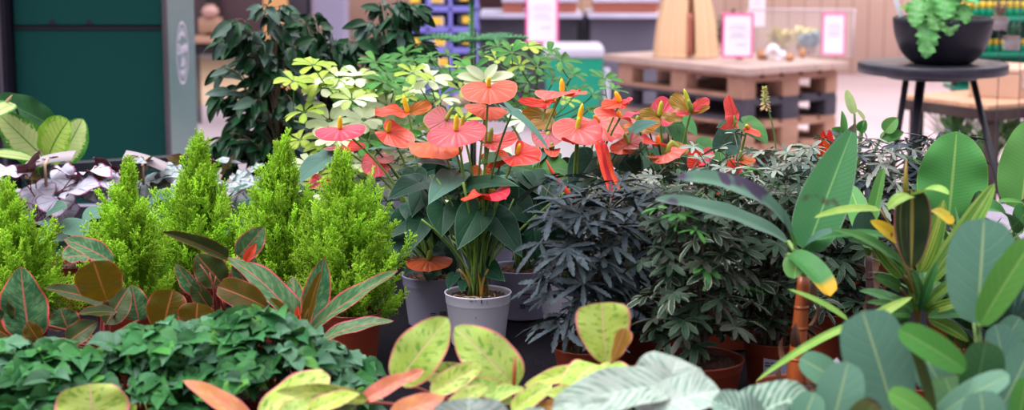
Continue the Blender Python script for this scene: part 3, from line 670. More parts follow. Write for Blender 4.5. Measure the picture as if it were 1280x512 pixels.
for k in range(2): box(mb, p+[0, 0, .04+k*.042]+Rb @ np.array([.0, -.111, 0]), (.34, .003, .002), Rb)
mb.build('slat_gap', m_brn, g, smooth=False)
# product rack behind
g = thing('product_rack', 'dark green rack of yellow capped bottles at the right edge', 'rack', (U(1255, 60, 9.2)[0], 9.3, 0))
m_rk = mat('rack_green', (.0, .20, .12), (.0, .16, .10), 3, .4)
for px in (1200, 1300): stand('upright', px-3, px+3, -40, 9.2, .05, m_blk, g)
for yy in (22, 66, 110): slab('shelf', 1196, yy, 1304, yy+5, 9.1, .3, m_rk, g)
slab('back_panel', 1196, 62, 1304, 112, 9.35, .02, m_rk, g); slab('back_panel', 1196, -40, 1304, 62, 9.35, .02, mat('dark_green', (.01, .10, .07), None, 3, .4), g)
m_ycap = mat('yellow_cap', (.90, .55, .03), None, 4, .4); m_bot = mat('green_bottle', (.0, .30, .16), (.0, .24, .13), 4, .35)
k_ = 0
for row, (yb_, hh) in enumerate(((22, 16), (66, 14))):
    for k in range(12):
        px = 1202+k*8.6; p = U(px, yb_, 9.2); mb = MB(); s_ = mpx(9.2)
        gg = thing('bottle', 'green bottle with yellow cap on the '+('upper' if row == 0 else 'lower')+' shelf of the green rack', 'bottle', p, 'bottles on the '+('upper' if row == 0 else 'lower')+' rack shelf')
        lathe(mb, [(.001, 0), (3.8*s_, 0), (3.8*s_, hh*.6*s_), (2.4*s_, hh*.75*s_), (.001, hh*.76*s_)], p, 14); mb.build('bottle_body', m_bot, gg)
        mb = MB(); lathe(mb, [(2.6*s_, hh*.72*s_), (3.4*s_, hh*.74*s_), (3.4*s_, hh*1.2*s_), (.001, hh*1.25*s_)], p, 14); mb.build('cap', m_ycap, gg)
# two small pots in wire holders
m_wire = mat('wire', (.05, .045, .06), None, 5, .4); m_sp = mat('spiky_green', (.07, .16, .09), (.10, .22, .10), 20, .5); m_spr = mat('spiky_rust', (.30, .16, .12), (.22, .14, .10), 20, .5)
g_ = thing('wire_stand', 'thin black wire plant hanger right of the black bowl', 'plant hanger', (U(1262, 60, 6.8)[0], 6.8, 0)); mb = MB()
for px in (1248, 1275): tube(mb, [U(px, -40, 6.8), U(px, 98, 6.8), [U(px, 98, 6.8)[0], 6.8, 0]], .0018, 6)
for yy in (5, 45, 92): tube(mb, [U(1248, yy, 6.8), U(1275, yy, 6.8)], .002, 5)
mb.build('frame', m_wire, g_)
for i, (px, py, w_, h_, m, lb) in enumerate(((1249, 37, 22, 16, m_spr, 'small rusty succulent in a clear pot holder, the upper of two'), (1264, 62, 22, 17, m_sp, 'small dark green succulent in a clear pot holder, the lower of two'))):
    p = U(px, py, 6.72); s_ = mpx(6.72); g = thing('succulent_pot', lb, 'plant', p)
    mb = MB(); lathe(mb, [(.001, 0), (w_*.36*s_, 0), (w_*.46*s_, h_*s_), (w_*.42*s_, h_*s_), (.001, h_*.8*s_)], p, 20); mb.build('pot', mat('brown_pot', (.17, .09, .09), None, 5, .5), g)
    mb = MB(); lathe(mb, [(w_*.40*s_, -.002), (w_*.48*s_, 0), (w_*.53*s_, h_*.8*s_), (w_*.52*s_, h_*.8*s_), (w_*.46*s_, .001)], p, 20); mb.build('clear_holder', m_glass, g)
    tuft(g, p+[0, 0, h_*.9*s_], .03, .05, 40, leafmat('succ%d' % i, (.30, .2, .15) if i == 0 else (.06, .17, .1), trans=.05), .008, bend=.3, up=.9, ll=.05, seed=i)
    mb = MB(); tube(mb, [(p[0]+w_*.5*s_*math.cos(q*PI/8), p[1]+w_*.5*s_*math.sin(q*PI/8), p[2]+h_*.75*s_) for q in range(17)], .002, 5); mb.build('wire_ring', m_wire, g)
# plants on the bench's lower shelf
m_grassy = leafmat('grassy_green', (.13, .30, .10), (.20, .40, .16), trans=.2); m_tpot = mat('terracotta_pot', (.30, .075, .045), (.35, .09, .05), 30, .6)
for i, (x, y, h) in enumerate(((.12, .12, .22), (.13, .34, .24), (.34, .18, .22), (.62, .2, .22))):
    p = Pl(x, y, .4125); g = thing('bench_plant', ('grassy', 'tall grassy', 'dense grassy', 'broad grassy')[i]+' green potted plant on the lower shelf of the honey bench', 'plant', p)
    mb = MB(); lathe(mb, [(.001, 0), (.045, 0), (.06, .09), (.055, .09), (.001, .08)], p, 24); mb.build('pot', m_tpot, g)
    tuft(g, p+[0, 0, .08], .09, h*.8, 90, m_grassy, .014, up=.9, ll=h, seed=40+i)
random.seed(11)
# ------------------------------------------------------------ plant materials
m_potw = mat('white_plastic_pot', (.74, .72, .86), (.71, .69, .83), 8, .36, .5, bump=.02)
m_potg = mat('grey_plastic_pot', (.34, .32, .45), (.31, .29, .42), 8, .4, .5)
m_potr = mat('terracotta_plastic', (.24, .040, .018), (.20, .034, .016), 12, .42, .5)
m_ink = mat('black_ink', (.03, .03, .05), None, 5, .6)
ANTH = leafmat('anthurium_leaf', (.008, .042, .024), (.013, .058, .030), back=(.035, .11, .045), nscale=14, mid=(.035, .11, .06), midw=.022, vein=(.025, .085, .05), radial=11, vstr=.5, vsharp=.86, margin=(.06, .14, .08), mw=.035, rough=.42, spec=.4, trans=.06, bump=.35, var=.2)
ANTHB = leafmat('anthurium_leaf_bright', (.03, .14, .03), (.05, .20, .045), back=(.07, .22, .05), nscale=14, mid=(.10, .26, .08), midw=.03, vein=(.08, .24, .06), radial=11, vstr=.5, rough=.38, trans=.2)
ANTHG = leafmat('anthurium_leaf_bluish', (.07, .165, .135), (.09, .195, .155), back=(.07, .22, .08), nscale=10, mid=(.10, .22, .16), midw=.03, vein=(.09, .19, .15), radial=11, vstr=.5, margin=(.16, .28, .2), mw=.03, rough=.45, spec=.45, trans=.06)
SP = dict(nscale=12, radial=16, vsharp=.55, rough=.30, spec=.5, bump=.9, trans=.22, coat=.15)
SP_PINK = leafmat('spathe_coral', (.82, .045, .062), (.88, .095, .105), back=(.68, .06, .04), vein=(.94, .26, .28), vstr=.45, margin=(.88, .2, .15), mw=.03, tcol=(.9, .12, .10), **SP)
SP_RED = leafmat('spathe_red', (.74, .035, .025), (.82, .075, .045), back=(.55, .04, .02), vein=(.9, .20, .15), vstr=.3, tcol=(.85, .08, .03), **SP)
SP_ROSE = leafmat('spathe_rose', (.84, .075, .085), (.88, .14, .14), back=(.70, .09, .08), vein=(.95, .38, .38), vstr=.5, tcol=(.9, .2, .15), **SP)
SP_OR = leafmat('spathe_orange_back', (.55, .085, .03), (.45, .13, .03), back=(.58, .13, .03), vein=(.42, .16, .04), vstr=.35, tcol=(.8, .25, .03), **SP)
SP_OL = leafmat('spathe_olive_back', (.42, .17, .03), (.30, .19, .035), back=(.46, .16, .03), vein=(.3, .2, .05), vstr=.35, tcol=(.6, .3, .03), **SP)
SP_MAUVE = leafmat('spathe_mauve', (.50, .12, .13), (.62, .19, .17), back=(.42, .11, .09), vein=(.36, .09, .12), vstr=.5, margin=(.4, .25, .1), mw=.05, **SP)
SPD = {}
def spadixmat(k, a, b):
    t = NT('spadix_'+k); vo = t.n('ShaderNodeTexVoronoi'); vo.inputs['Scale'].default_value = 700; t.put(vo.inputs['Vector'], t.obj())
    SPD[k] = t.out(t.mix(t.attr('luv').outputs['Vector'], a, b) if False else t.mix(t.ss(t.noise(60, t.obj()), .3, .7), a, b), .5, bump=vo.outputs[0], bstr=.7, bdist=.0008)
spadixmat('yellow', (.94, .70, .03), (.90, .58, .02)); spadixmat('lime', (.62, .62, .03), (.50, .55, .05)); spadixmat('green', (.26, .38, .05), (.34, .44, .08)); spadixmat('orange', (.9, .33, .02), (.85, .25, .02)); spadixmat('cream', (.85, .65, .35), (.8, .5, .2))
STALK = mat('flower_stalk', (.15, .28, .04), (.20, .33, .06), 30, .4); STALKR = mat('reddish_stalk', (.30, .12, .04), (.18, .18, .05), 30, .4)
STEMD = mat('dark_petiole', (.045, .085, .03), (.06, .11, .035), 30, .45); PETB = mat('banded_petiole', (.36, .10, .03), (.16, .20, .04), 18, .45)

def crown_pet(mb, crown, base, r, m=1, bow=.35, out=None, rim=None):
    """petiole or stalk from a pot's crown to a leaf base"""
    crown = np.asarray(crown, float); base = np.asarray(base, float); h = base[2]-crown[2]
    q = crown+np.array([(base[0]-crown[0])*.25, (base[1]-crown[1])*.25, h*.65]); tube(mb, bez(crown, q, base, n=12), [r*1.15]*4+[r]*8, 6, m=m)
def P3(p, Y0=None): return U(p[0], p[1], p[2])
def spadix(par, b, d, k, r=.0042, name='spadix'):
    d = np.asarray(d, float); L = np.linalg.norm(d); mb = MB(); pts = [b+d*q for q in np.linspace(0, 1, 9)]
    rr = [r*.9, r*1.05, r*1.1, r*1.05, r, r*.95, r*.85, r*.66, r*.2]; tube(mb, pts, rr, 12); return mb.build(name, SPD[k], par)
def flower(root, crown, a, tip, w, n, m, sd=(0, -18), sk='yellow', fold=.04, bend=.3, wave=.11, stalk=True, seed=0, kind='spathe', roll=0, cup=0, sr=.0042, stm=None, wk=3):
    b = P3(a); t = P3(tip); L = np.linalg.norm(t-b); mb = MB()
    if kind == 'lobe': put(mb, strip(L, w*mpx(a[2]), .42, .4, 12, 4, fold, bend, wave=wave, wf=1.5, seed=seed), b, t, n)
    else: put(mb, heart(L, w*mpx(a[2]), kind, 9, fold, cup, bend, wave, wk, 0, 0, seed, 5, roll=roll, ridge=.012), b, t, n)
    o = mb.build('flower', m, root)
    if sd: 
        b2 = b+NH(n)*.002; e = U(a[0]+sd[0], a[1]+sd[1], a[2]-.012); spadix(o, b2, e-b2, sk, sr)
    if stalk:
        mb = MB(); crown_pet(mb, crown, b, .0024, 0); mb.build('stalk', stm or STALK, o)
    return o
def hleaf(root, crown, a, tip, w, n, m=None, fold=.18, bend=.4, wave=.02, seed=0, kind='anth', pet=True, cup=0, roll=0, r=.0022, wk=4, name='leaf', pm=None, serr=0, asym=0, lobe=0):
    b = P3(a); t = P3(tip); L = np.linalg.norm(t-b); mb = MB()
    put(mb, heart(L, w*mpx(a[2]), kind, 7, fold, cup, bend, wave, wk, serr, lobe, seed, 3, roll=roll, asym=asym), b, t, n)
    if pet: crown_pet(mb, crown, b-NH(n)*.001, r, 1)
    return mb.build(name, [m or ANTH, pm or STEMD], root)
def cleaf(root, crown, p0, tip, w, n, m, pm=None, r=.003, pet=True, name='leaf', nv=18, nu=4, **k):
    b = P3(p0); t = P3(tip); L = np.linalg.norm(t-b); mb = MB()
    k.setdefault('fold', .2); k.setdefault('bend', .4)
    put(mb, strip(L, w*mpx(p0[2]), nv=nv, nu=nu, **k), b, t, n)
    if pet: crown_pet(mb, crown, b-NH(n)*.0005, r, 1)
    return mb.build(name, [m, pm or STEMD], root)
def ppos(px, py, h, z0=TZ, Y=None):   # pot position from where the pot's rim centre appears
    p = UZ(px, py, z0+h) if Y is None else U(px, py, Y); return np.array([p[0], p[1], z0])

# ------------------------------------------------------------ anthuriums
HP = .104
def anth(px, py, label, pm=m_potw, r=.064, Y=None, group=None):
    c = ppos(px, py, HP, Y=Y); g = thing('anthurium', label, 'flowering plant', c, group); pot(g, c, r, HP, pm, m_soil); return g, c+[0, 0, HP-.008], c
def fillhearts(g, cr, n, px0, px1, py0, py1, Yc, w=(26, 44), m=None, seed=0, dY=.12):
    rs = random.Random(seed)
    for i in range(n):
        x, y = rs.uniform(px0, px1), rs.uniform(py0, py1); Y = Yc+rs.uniform(-dY*.3, dY); a = rs.gauss(0, .7); ln = rs.uniform(24, 44)
        dx, dy = ln*math.sin(a)+(x-(px0+px1)/2)*.15, ln*abs(math.cos(a))*.8
        hleaf(g, cr+np.array([rs.uniform(-.02, .02), rs.uniform(-.02, .02), 0]), (x, y, Y), (x+dx, y+dy, Y-.03), rs.uniform(*w), (rs.uniform(-.4, .4), rs.uniform(.1, .8), .8), m, fold=rs.uniform(.1, .3), bend=rs.uniform(.3, .9), seed=i)
# main plant
g, cr, c0 = anth(597.5, 364, 'coral anthurium in the white pot standing foremost in the middle'); Y0 = c0[1]
mb = MB()
for k in range(26):   # basal stems and offsets
    a = random.uniform(0, 2*PI); q = random.uniform(.0, .024); b = cr+[q*math.cos(a), q*math.sin(a), -.004]; t_ = b+[random.gauss(0, .055), random.gauss(0, .045), random.uniform(.10, .24)]
    tube(mb, bez(b, b+[0, 0, .08], t_, n=9), random.uniform(.0016, .0028), 6)
mb.build('stem_cluster', STALK, g)
mb = MB()
for k in range(7):
    a = random.uniform(PI, 2*PI); b = cr+[.018*math.cos(a), .018*math.sin(a), -.004]; tube(mb, bez(b, b+[0, 0, .035], b+[random.gauss(0, .015), -.004, .06], n=6), [.004, .0038, .0034, .003, .0026, .002], 7)
mb.build('young_shoots', mat('orange_shoot', (.55, .16, .03), (.25, .22, .04), 40, .4), g)
mb = MB()
for k in range(9):
    a = random.uniform(PI*.9, 2.1*PI); b = cr+[.03*math.cos(a), .035*math.sin(a), -.002]; tube(mb, bez(b, b+[random.gauss(0, .01), random.gauss(0, .01), .014], b+[random.gauss(0, .02), random.gauss(0, .01), -.003], n=6), .0013, 5)
mb.build('aerial_roots', mat('pale_root', (.50, .38, .24), (.3, .2, .12), 60, .6), g)
mb = MB(); Rr = .064
for (a, dz, w_, h_) in ((-1.45, -.006, .0022, .007), (-1.78, -.005, .001, .003), (-1.72, -.005, .001, .003), (-1.62, -.0045, .001, .003), (-1.28, -.008, .0008, .006), (-1.62, -.038, .0008, .004)):
    rr = Rr*1.012 if dz > -.02 else Rr*.955; box(mb, c0+[rr*math.cos(a), rr*math.sin(a), HP+dz], (w_, .001, h_))
mb.build('scuff_marks', m_ink, g, smooth=False)
Z = (0, .35, 1)
for i, (a, t_, w, n, kw) in enumerate((
 ((555, 259, 3.30), (552, 297, 3.26), 42, (-.1, .3, 1), {}), ((597, 264, 3.28), (571, 313, 3.23), 45, (-.15, .3, 1), {}), ((622, 273, 3.30), (653, 322, 3.26), 38, (.25, .3, 1), {}),
 ((568, 220, 3.32), (535, 256, 3.24), 40, (-.25, .55, .8), dict(m=ANTHG)), ((583, 234, 3.30), (650, 233, 3.22), 32, (0, .75, .65), dict(bend=.7)), ((560, 206, 3.36), (505, 205, 3.32), 26, (-.1, .9, .4), dict(m=ANTHG, bend=.5)),
 ((524, 228, 3.38), (484, 250, 3.32), 36, (-.3, .5, .8), dict(m=ANTHD if False else ANTH)), ((526, 276, 3.36), (513, 314, 3.32), 35, (-.2, .4, .9), {}), ((664, 238, 3.40), (690, 285, 3.36), 40, (.3, .4, .8), {}), ((648, 262, 3.42), (640, 305, 3.40), 36, (.1, .3, .9), {}),
 ((602, 330, 3.33), (632, 352, 3.27), 30, (.3, .3, 1), dict(bend=.2)), ((583, 349, 3.33), (577, 366, 3.29), 19, (-.3, .3, 1), dict(bend=.2)), ((596, 346, 3.33), (610, 357, 3.29), 18, (.2, .3, 1), dict(bend=.2)), ((568, 344, 3.34), (560, 362, 3.31), 18, (-.4, .3, 1), dict(bend=.2)),
 ((640, 141, 3.22), (688, 190, 3.16), 17, (.4, .75, .5), dict(m=ANTHG, fold=.5, bend=.35)), ((628, 196, 3.36), (600, 206, 3.30), 30, (0, .9, .4), dict(m=ANTHB)), ((640, 208, 3.38), (668, 214, 3.34), 34, (.2, .8, .6), dict(m=ANTHB)))):
    hleaf(g, cr+np.array([random.uniform(-.02, .02), random.uniform(-.02, .015), 0]), a, t_, w, n, seed=i, **kw)
fillhearts(g, cr, 16, 500, 690, 205, 290, 3.45, seed=3, dY=.15)
rs = random.Random(77)
for i in range(18):
    x, y = rs.uniform(520, 680), rs.uniform(212, 262); w_ = rs.uniform(40, 56); sg_ = (x-600)/80
    hleaf(g, cr+[0, .01, 0], (x, y, 3.40+rs.uniform(-.03, .05)), (x+sg_*22+rs.gauss(0, 6), y+rs.uniform(30, 46), 3.36), w_, (sg_*.35+rs.gauss(0, .15), rs.uniform(.2, .6), .9), ANTH if i % 6 else ANTHG, seed=200+i, bend=rs.uniform(.3, .7))
fl = lambda a, t_, w, n, m, **k: flower(g, cr+np.array([random.uniform(-.015, .015), random.uniform(-.01, .015), 0]), a, t_, w, n, m, **k)
fl((611, 108, 3.30), (612, 131, 3.27), 68, (0, .5, .85), SP_PINK, sd=(0, -12), bend=.7, wave=.07, seed=1)
fl((608, 134, 3.36), (604, 150, 3.33), 52, (0, .35, .9), SP_OR, sd=None, bend=.5, seed=2)
fl((558, 150, 3.40), (536, 163, 3.36), 44, (-.1, .6, .8), SP_MAUVE, sd=(8, -16), sk='green', bend=.4, cup=.15, seed=3)
fl((570, 163, 3.28), (574, 184, 3.25), 72, (0, .55, .8), SP_ROSE, sd=(1, -21), sk='yellow', bend=.6, wave=.06, seed=4, sr=.0048)
fl((577, 158, 3.34), (590, 166, 3.32), 40, (.3, .6, .8), SP_PINK, sd=(2, -14), sk='lime', seed=5)
fl((546, 175, 3.36), (540, 198, 3.26), 66, (0, .45, .9), SP_RED, sd=(-1, 16), sk='cream', fold=-.35, bend=.5, seed=6)
fl((612, 178, 3.31), (649, 173, 3.29), 28, (.0, .75, .6), SP_ROSE, sd=(3, -19), sk='green', bend=-.2, fold=.3, seed=7, sr=.0048)
fl((646, 193, 3.30), (676, 202, 3.24), 36, (-.1, .6, .8), SP_PINK, sd=(4, -14), sk='yellow', bend=.5, fold=.25, seed=8, sr=.0045)
fl((604, 244, 3.24), (580, 252, 3.17), 30, (-.2, .75, .6), SP_RED, sd=None, bend=.5, seed=9); fl((612, 241, 3.27), (633, 249, 3.2), 32, (.2, .6, .8), SP_RED, sd=(6, -4), sk='lime', bend=.6, seed=10)
fl((618, 194, 3.36), (622, 210, 3.34), 34, (0, .5, .8), SP_RED, sd=None, seed=11); fl((566, 216, 3.37), (562, 228, 3.36), 18, (0, .3, 1), SP_PINK, sd=None, seed=12)
fl((603, 214, 3.40), (600, 235, 3.38), 30, (0, .3, 1), SP_OR, sd=None, seed=13)
# left plant
g, cr, c1 = anth(542, 342, 'coral anthurium in a grey pot just left behind the foremost white pot', m_potg)
fl((510, 141, 3.50), (469, 144, 3.42), 26, (-.2, .6, .75), SP_RED, kind='lobe', sd=(-6, -22), bend=.3, fold=.2, seed=1, sr=.005)
fl((511, 141, 3.50), (539, 130, 3.52), 17, (.2, .4, .8), SP_OR, kind='lobe', sd=None, fold=.2, stalk=False, seed=2)
fl((425, 161, 3.45), (427, 177, 3.42), 62, (0, .78, .6), SP_PINK, sd=(0, -16), bend=.7, wave=.03, seed=3, sr=.0048)
fl((485, 165, 3.46), (518, 182, 3.43), 32, (-.15, .7, .65), SP_PINK, sd=(3, -15), bend=.3, fold=.2, seed=4, sr=.0045)
fl((430, 186, 3.50), (458, 184, 3.45), 16, (0, .9, .5), SP_RED, sd=None, seed=5); fl((424, 187, 3.5), (405, 187, 3.46), 12, (0, .9, .5), SP_MAUVE, sd=None, stalk=False, seed=6)
fl((402, 224, 3.44), (388, 236, 3.40), 26, (-.2, .6, .8), SP_PINK, sd=None, seed=7); fl((470, 200, 3.5), (468, 222, 3.46), 34, (.1, .4, .9), SP_ROSE, sd=None, seed=8); fl((478, 196, 3.5), (490, 203, 3.46), 18, (.1, .8, .6), SP_MAUVE, sd=None, seed=9)
fl((526, 262, 3.44), (520, 276, 3.4), 22, (-.3, .4, .8), SP_RED, sd=None, seed=10)
fl((536, 324, 3.38), (536, 340, 3.35), 58, (0, .5, .9), SP_OR, sd=(2, -12), sk='green', bend=.7, wave=.06, seed=11, sr=.0055, kind='spathe', stm=STALKR)
for i, (a, t_, w, n, kw) in enumerate((((412, 196, 3.46), (364, 236, 3.38), 36, (-.35, .6, .7), dict(m=ANTHG)), ((385, 236, 3.5), (365, 240, 3.45), 20, (0, .95, .3), {}), ((470, 186, 3.5), (515, 192, 3.44), 12, (0, .95, .3), dict(m=ANTHG)), ((515, 268, 3.42), (480, 300, 3.38), 38, (-.3, .4, .9), {}), ((540, 340, 3.44), (534, 352, 3.41), 24, (0, .6, .8), {}),
  ((510, 300, 3.40), (492, 330, 3.36), 34, (-.3, .4, .9), {}), ((524, 330, 3.44), (505, 345, 3.4), 26, (-.3, .6, .7), {}), ((555, 315, 3.44), (566, 352, 3.40), 30, (.2, .4, .9), {}))):
    hleaf(g, cr, a, t_, w, n, seed=20+i, **kw)
fillhearts(g, cr, 16, 440, 560, 200, 310, 3.58, seed=5, dY=.15)
mb = MB(); r_ = .0615*.955
for k in range(9): a = -1.32+k*.028; box(mb, c1+[r_*math.cos(a), r_*math.sin(a)-.001, .030], (.0007+.0006*(k % 2), .001, .018))
for k in range(2): box(mb, c1+[r_*math.cos(-1.55), r_*math.sin(-1.55)-.001, .036-.004*k], (.010, .001, .0018))
mb.build('barcode_print', m_ink, g, smooth=False)
# right plant
g, cr, c2 = anth(652, 333, 'coral anthurium in a grey printed pot just right behind the foremost white pot', m_potg, r=.068)
fl((703, 116, 3.56), (680, 126, 3.46), 44, (-.3, .6, .7), SP_PINK, sd=(-1, -18), bend=.6, fold=.1, wave=.05, seed=1, sr=.005); fl((704, 116, 3.56), (733, 118, 3.50), 17, (.2, .75, .6), SP_PINK, kind='lobe', sd=None, stalk=False, bend=.5, fold=-.2, seed=2)
fl((684, 127, 3.62), (646, 127, 3.58), 18, (0, .8, .6), SP_RED, sd=(-9, -14), sk='lime', bend=-.5, fold=.3, seed=3, sr=.0045)
fl((690, 152, 3.62), (664, 160, 3.55), 26, (-.2, .5, .8), SP_OL, sd=None, seed=4); fl((686, 145, 3.64), (650, 143, 3.6), 22, (0, .6, .8), SP_OL, sd=None, seed=14, stalk=False)
fl((686, 166, 3.54), (684, 186, 3.48), 42, (0, .4, .9), SP_MAUVE, sd=(-2, 4), sk='green', seed=5); fl((690, 186, 3.5), (688, 196, 3.46), 20, (0, .5, .9), SP_PINK, sd=(0, -8), sk='green', seed=15, sr=.005)
for i, (a, t_, w, n, kw) in enumerate((((680, 210, 3.46), (718, 225, 3.42), 46, (.2, .7, .7), dict(m=ANTHB)), ((668, 190, 3.5), (655, 215, 3.46), 36, (-.1, .8, .6), dict(m=ANTHG)), ((700, 215, 3.5), (725, 262, 3.48), 52, (.3, .4, .9), {}), ((690, 230, 3.52), (668, 280, 3.5), 44, (-.2, .4, .9), {}), ((690, 265, 3.5), (700, 312, 3.48), 44, (.2, .4, .9), {}), ((668, 290, 3.52), (672, 330, 3.5), 36, (0, .4, .9), {}))):
    hleaf(g, cr, a, t_, w, n, seed=40+i, **kw)
fillhearts(g, cr, 18, 620, 730, 185, 300, 3.66, w=(30, 50), seed=6, dY=.15)
mb = MB(); r_ = .0655*.955
for k in range(10): a = -1.72+k*.035; box(mb, c2+[r_*math.cos(a)+.006, r_*math.sin(a)-.002, .060], (.0035, .001, .0024))
for k in range(9): a = -1.62+k*.02; box(mb, c2+[r_*math.cos(a), r_*math.sin(a)-.002, .035], (.0006+.0006*(k % 2), .001, .010))
for k in range(4): a = -1.40+k*.035; box(mb, c2+[r_*math.cos(a), r_*math.sin(a)-.002, .035], (.003, .001, .002))
mb.build('pot_print', m_ink, g, smooth=False)
# plant with drooping spathes
g, cr, c3 = anth(713, 348, 'coral anthurium with long drooping folded red spathes, in a white pot behind dark aralia')
fl((723, 156, 3.40), (716, 181, 3.37), 62, (-.1, .55, .8), SP_PINK, sd=(5, -27), sk='yellow', bend=.5, fold=-.1, wave=.06, seed=1, sr=.005)
fl((722, 163, 3.40), (740, 182, 3.33), 48, (.0, .5, .9), SP_ROSE, sd=(2, -17), sk='lime', bend=.6, seed=2, sr=.0052)
fl((775, 128, 3.44), (752, 136, 3.38), 20, (0, .7, .7), SP_RED, sd=(-6, -14), bend=.2, fold=.3, seed=3, sr=.0048); fl((776, 128, 3.44), (791, 124, 3.42), 9, (0, .7, .7), SP_PINK, kind='lobe', sd=None, stalk=False, seed=4)
fl((775, 147, 3.42), (745, 146, 3.34), 36, (-.1, .7, .7), SP_PINK, sd=(-2, -9), bend=.2, fold=.3, seed=5, wave=.06); fl((774, 147, 3.42), (799, 142, 3.38), 15, (.2, .8, .6), SP_PINK, kind='lobe', sd=None, stalk=False, seed=6)
fl((748, 152, 3.48), (765, 178, 3.40), 50, (.2, .4, .9), SP_ROSE, sd=(-6, -8), sk='orange', seed=7)
fl((785, 180, 3.44), (800, 186, 3.38), 30, (.1, .3, .9), SP_MAUVE, sd=(-4, -13), sk='green', bend=.3, fold=.4, seed=8, sr=.005); fl((784, 183, 3.42), (763, 190, 3.38), 22, (-.1, .4, .9), SP_OR, sd=None, stalk=False, seed=9)
mb = MB()   # pendulous folded spathe
for (x0_, y0_, x1_, y1_, w_) in ((752, 176, 771, 264, 20), (757, 180, 780, 252, 14), (748, 175, 762, 240, 12)):
    b, t_ = U(x0_, y0_, 3.30), U(x1_, y1_, 3.16); put(mb, strip(np.linalg.norm(t_-b), w_*mpx(3.3), .2, .6, 14, 3, 1.0, .15, wave=.12, wf=2, seed=x0_), b, t_, (-.3, .1, 1))
mb.build('drooping_spathe', SP_RED, g)
mb = MB(); tube(mb, [U(683, 200, 3.30), U(690, 214, 3.29), U(700, 228, 3.28), U(710, 241, 3.27), U(718, 247, 3.27)], [.0012, .0035, .005, .0055, .004], 10); mb.build('furled_spathe', SP_RED, g)
mb = MB(); crown_pet(mb, cr, U(718, 247, 3.27), .0024, 0); mb.build('furled_stalk', STALK, g)
for i, (a, t_, w, n, kw) in enumerate((((740, 200, 3.44), (712, 245, 3.4), 50, (-.2, .5, .8), {}), ((775, 195, 3.5), (800, 225, 3.46), 44, (.2, .6, .8), {}), ((790, 165, 3.5), (825, 152, 3.46), 24, (0, .7, .7), dict(m=ANTHG)), ((800, 175, 3.5), (775, 182, 3.46), 30, (0, .8, .5), dict(m=ANTHG)), ((735, 160, 3.5), (700, 172, 3.5), 30, (0, .8, .5), {}), ((730, 260, 3.44), (722, 300, 3.42), 36, (0, .4, .9), {}))):
    hleaf(g, cr, a, t_, w, n, seed=60+i, **kw)
fillhearts(g, cr, 14, 700, 800, 190, 290, 3.55, w=(30, 46), seed=7, dY=.12)
# two plants further right
g, cr, c4 = anth(835, 350, 'anthurium with orange backed spathes rising above the dark aralias', m_potg, Y=3.62)
fl((796, 157, 3.55), (826, 156, 3.5), 22, (.1, .35, .9), SP_OL, kind='lobe', sd=(1, -13), sk='green', bend=.3, seed=1, sr=.005); fl((796, 158, 3.55), (778, 165, 3.5), 17, (-.1, .4, .9), SP_OR, kind='lobe', sd=None, stalk=False, seed=2)
fl((824, 145, 3.58), (799, 144, 3.54), 20, (0, .3, .9), SP_OL, kind='lobe', sd=(3, -19), sk='lime', seed=3, sr=.005); fl((826, 144, 3.60), (854, 149, 3.57), 13, (0, .3, .9), SP_OL, kind='lobe', sd=None, stalk=False, seed=4); fl((826, 146, 3.64), (840, 126, 3.66), 34, (-.1, .2, .9), SP_ROSE, sd=None, stalk=False, fold=.4, seed=5)
fl((864, 139, 3.56), (838, 120, 3.58), 22, (-.2, .3, .9), SP_OL, kind='lobe', sd=(-9, -28), sk='lime', seed=6, sr=.0052); fl((864, 137, 3.55), (887, 124, 3.55), 14, (.2, .3, .9), SP_PINK, kind='lobe', sd=(-4, -13), sk='green', seed=7, stalk=False, sr=.005); fl((864, 142, 3.56), (888, 133, 3.54), 8, (.2, .4, .8), SP_OL, kind='lobe', sd=None, stalk=False, seed=8); fl((862, 141, 3.56), (845, 143, 3.54), 8, (-.2, .4, .8), SP_PINK, kind='lobe', sd=None, stalk=False, seed=9)
fl((823, 180, 3.48), (807, 180, 3.42), 40, (-.2, .6, .8), SP_RED, sd=(0, -11), sk='orange', seed=10, sr=.0048); fl((832, 192, 3.44), (850, 197, 3.36), 44, (0, .6, .8), SP_ROSE, sd=(8, -16), sk='green', bend=.5, seed=11, sr=.0055); fl((850, 189, 3.48), (846, 176, 3.5), 22, (.2, .5, .8), SP_OL, sd=(-12, -14), sk='green', seed=12, sr=.0055); fl((822, 196, 3.46), (812, 198, 3.4), 20, (-.2, .6, .8), SP_OL, sd=None, stalk=False, seed=13)
for i, (a, t_, w, n, kw) in enumerate((((835, 160, 3.7), (820, 152, 3.66), 30, (0, .5, .8), dict(m=ANTHB)), ((842, 155, 3.66), (856, 194, 3.62), 24, (.3, .3, .8), dict(m=ANTHB)), ((850, 150, 3.7), (872, 170, 3.66), 26, (.2, .6, .7), dict(m=ANTHB)), ((872, 180, 3.6), (895, 196, 3.56), 32, (.1, .7, .7), dict(m=ANTHB)), ((868, 190, 3.62), (850, 196, 3.56), 28, (0, .6, .8), {}), ((810, 158, 3.66), (832, 168, 3.6), 34, (.1, .7, .6), {}), ((808, 190, 3.6), (790, 220, 3.56), 40, (-.2, .5, .8), {}))):
    hleaf(g, cr, a, t_, w, n, seed=80+i, **kw)
fillhearts(g, cr, 12, 790, 880, 185, 260, 3.7, seed=8, dY=.12)
g, cr, c5 = anth(908, 350, 'anthurium with blue green heart leaf and furled pink spathes, rightmost of its kind', m_potg, Y=3.64)
fl((918, 144, 3.6), (911, 118, 3.6), 18, (-.6, .2, .8), SP_PINK, sd=None, fold=.9, seed=1)
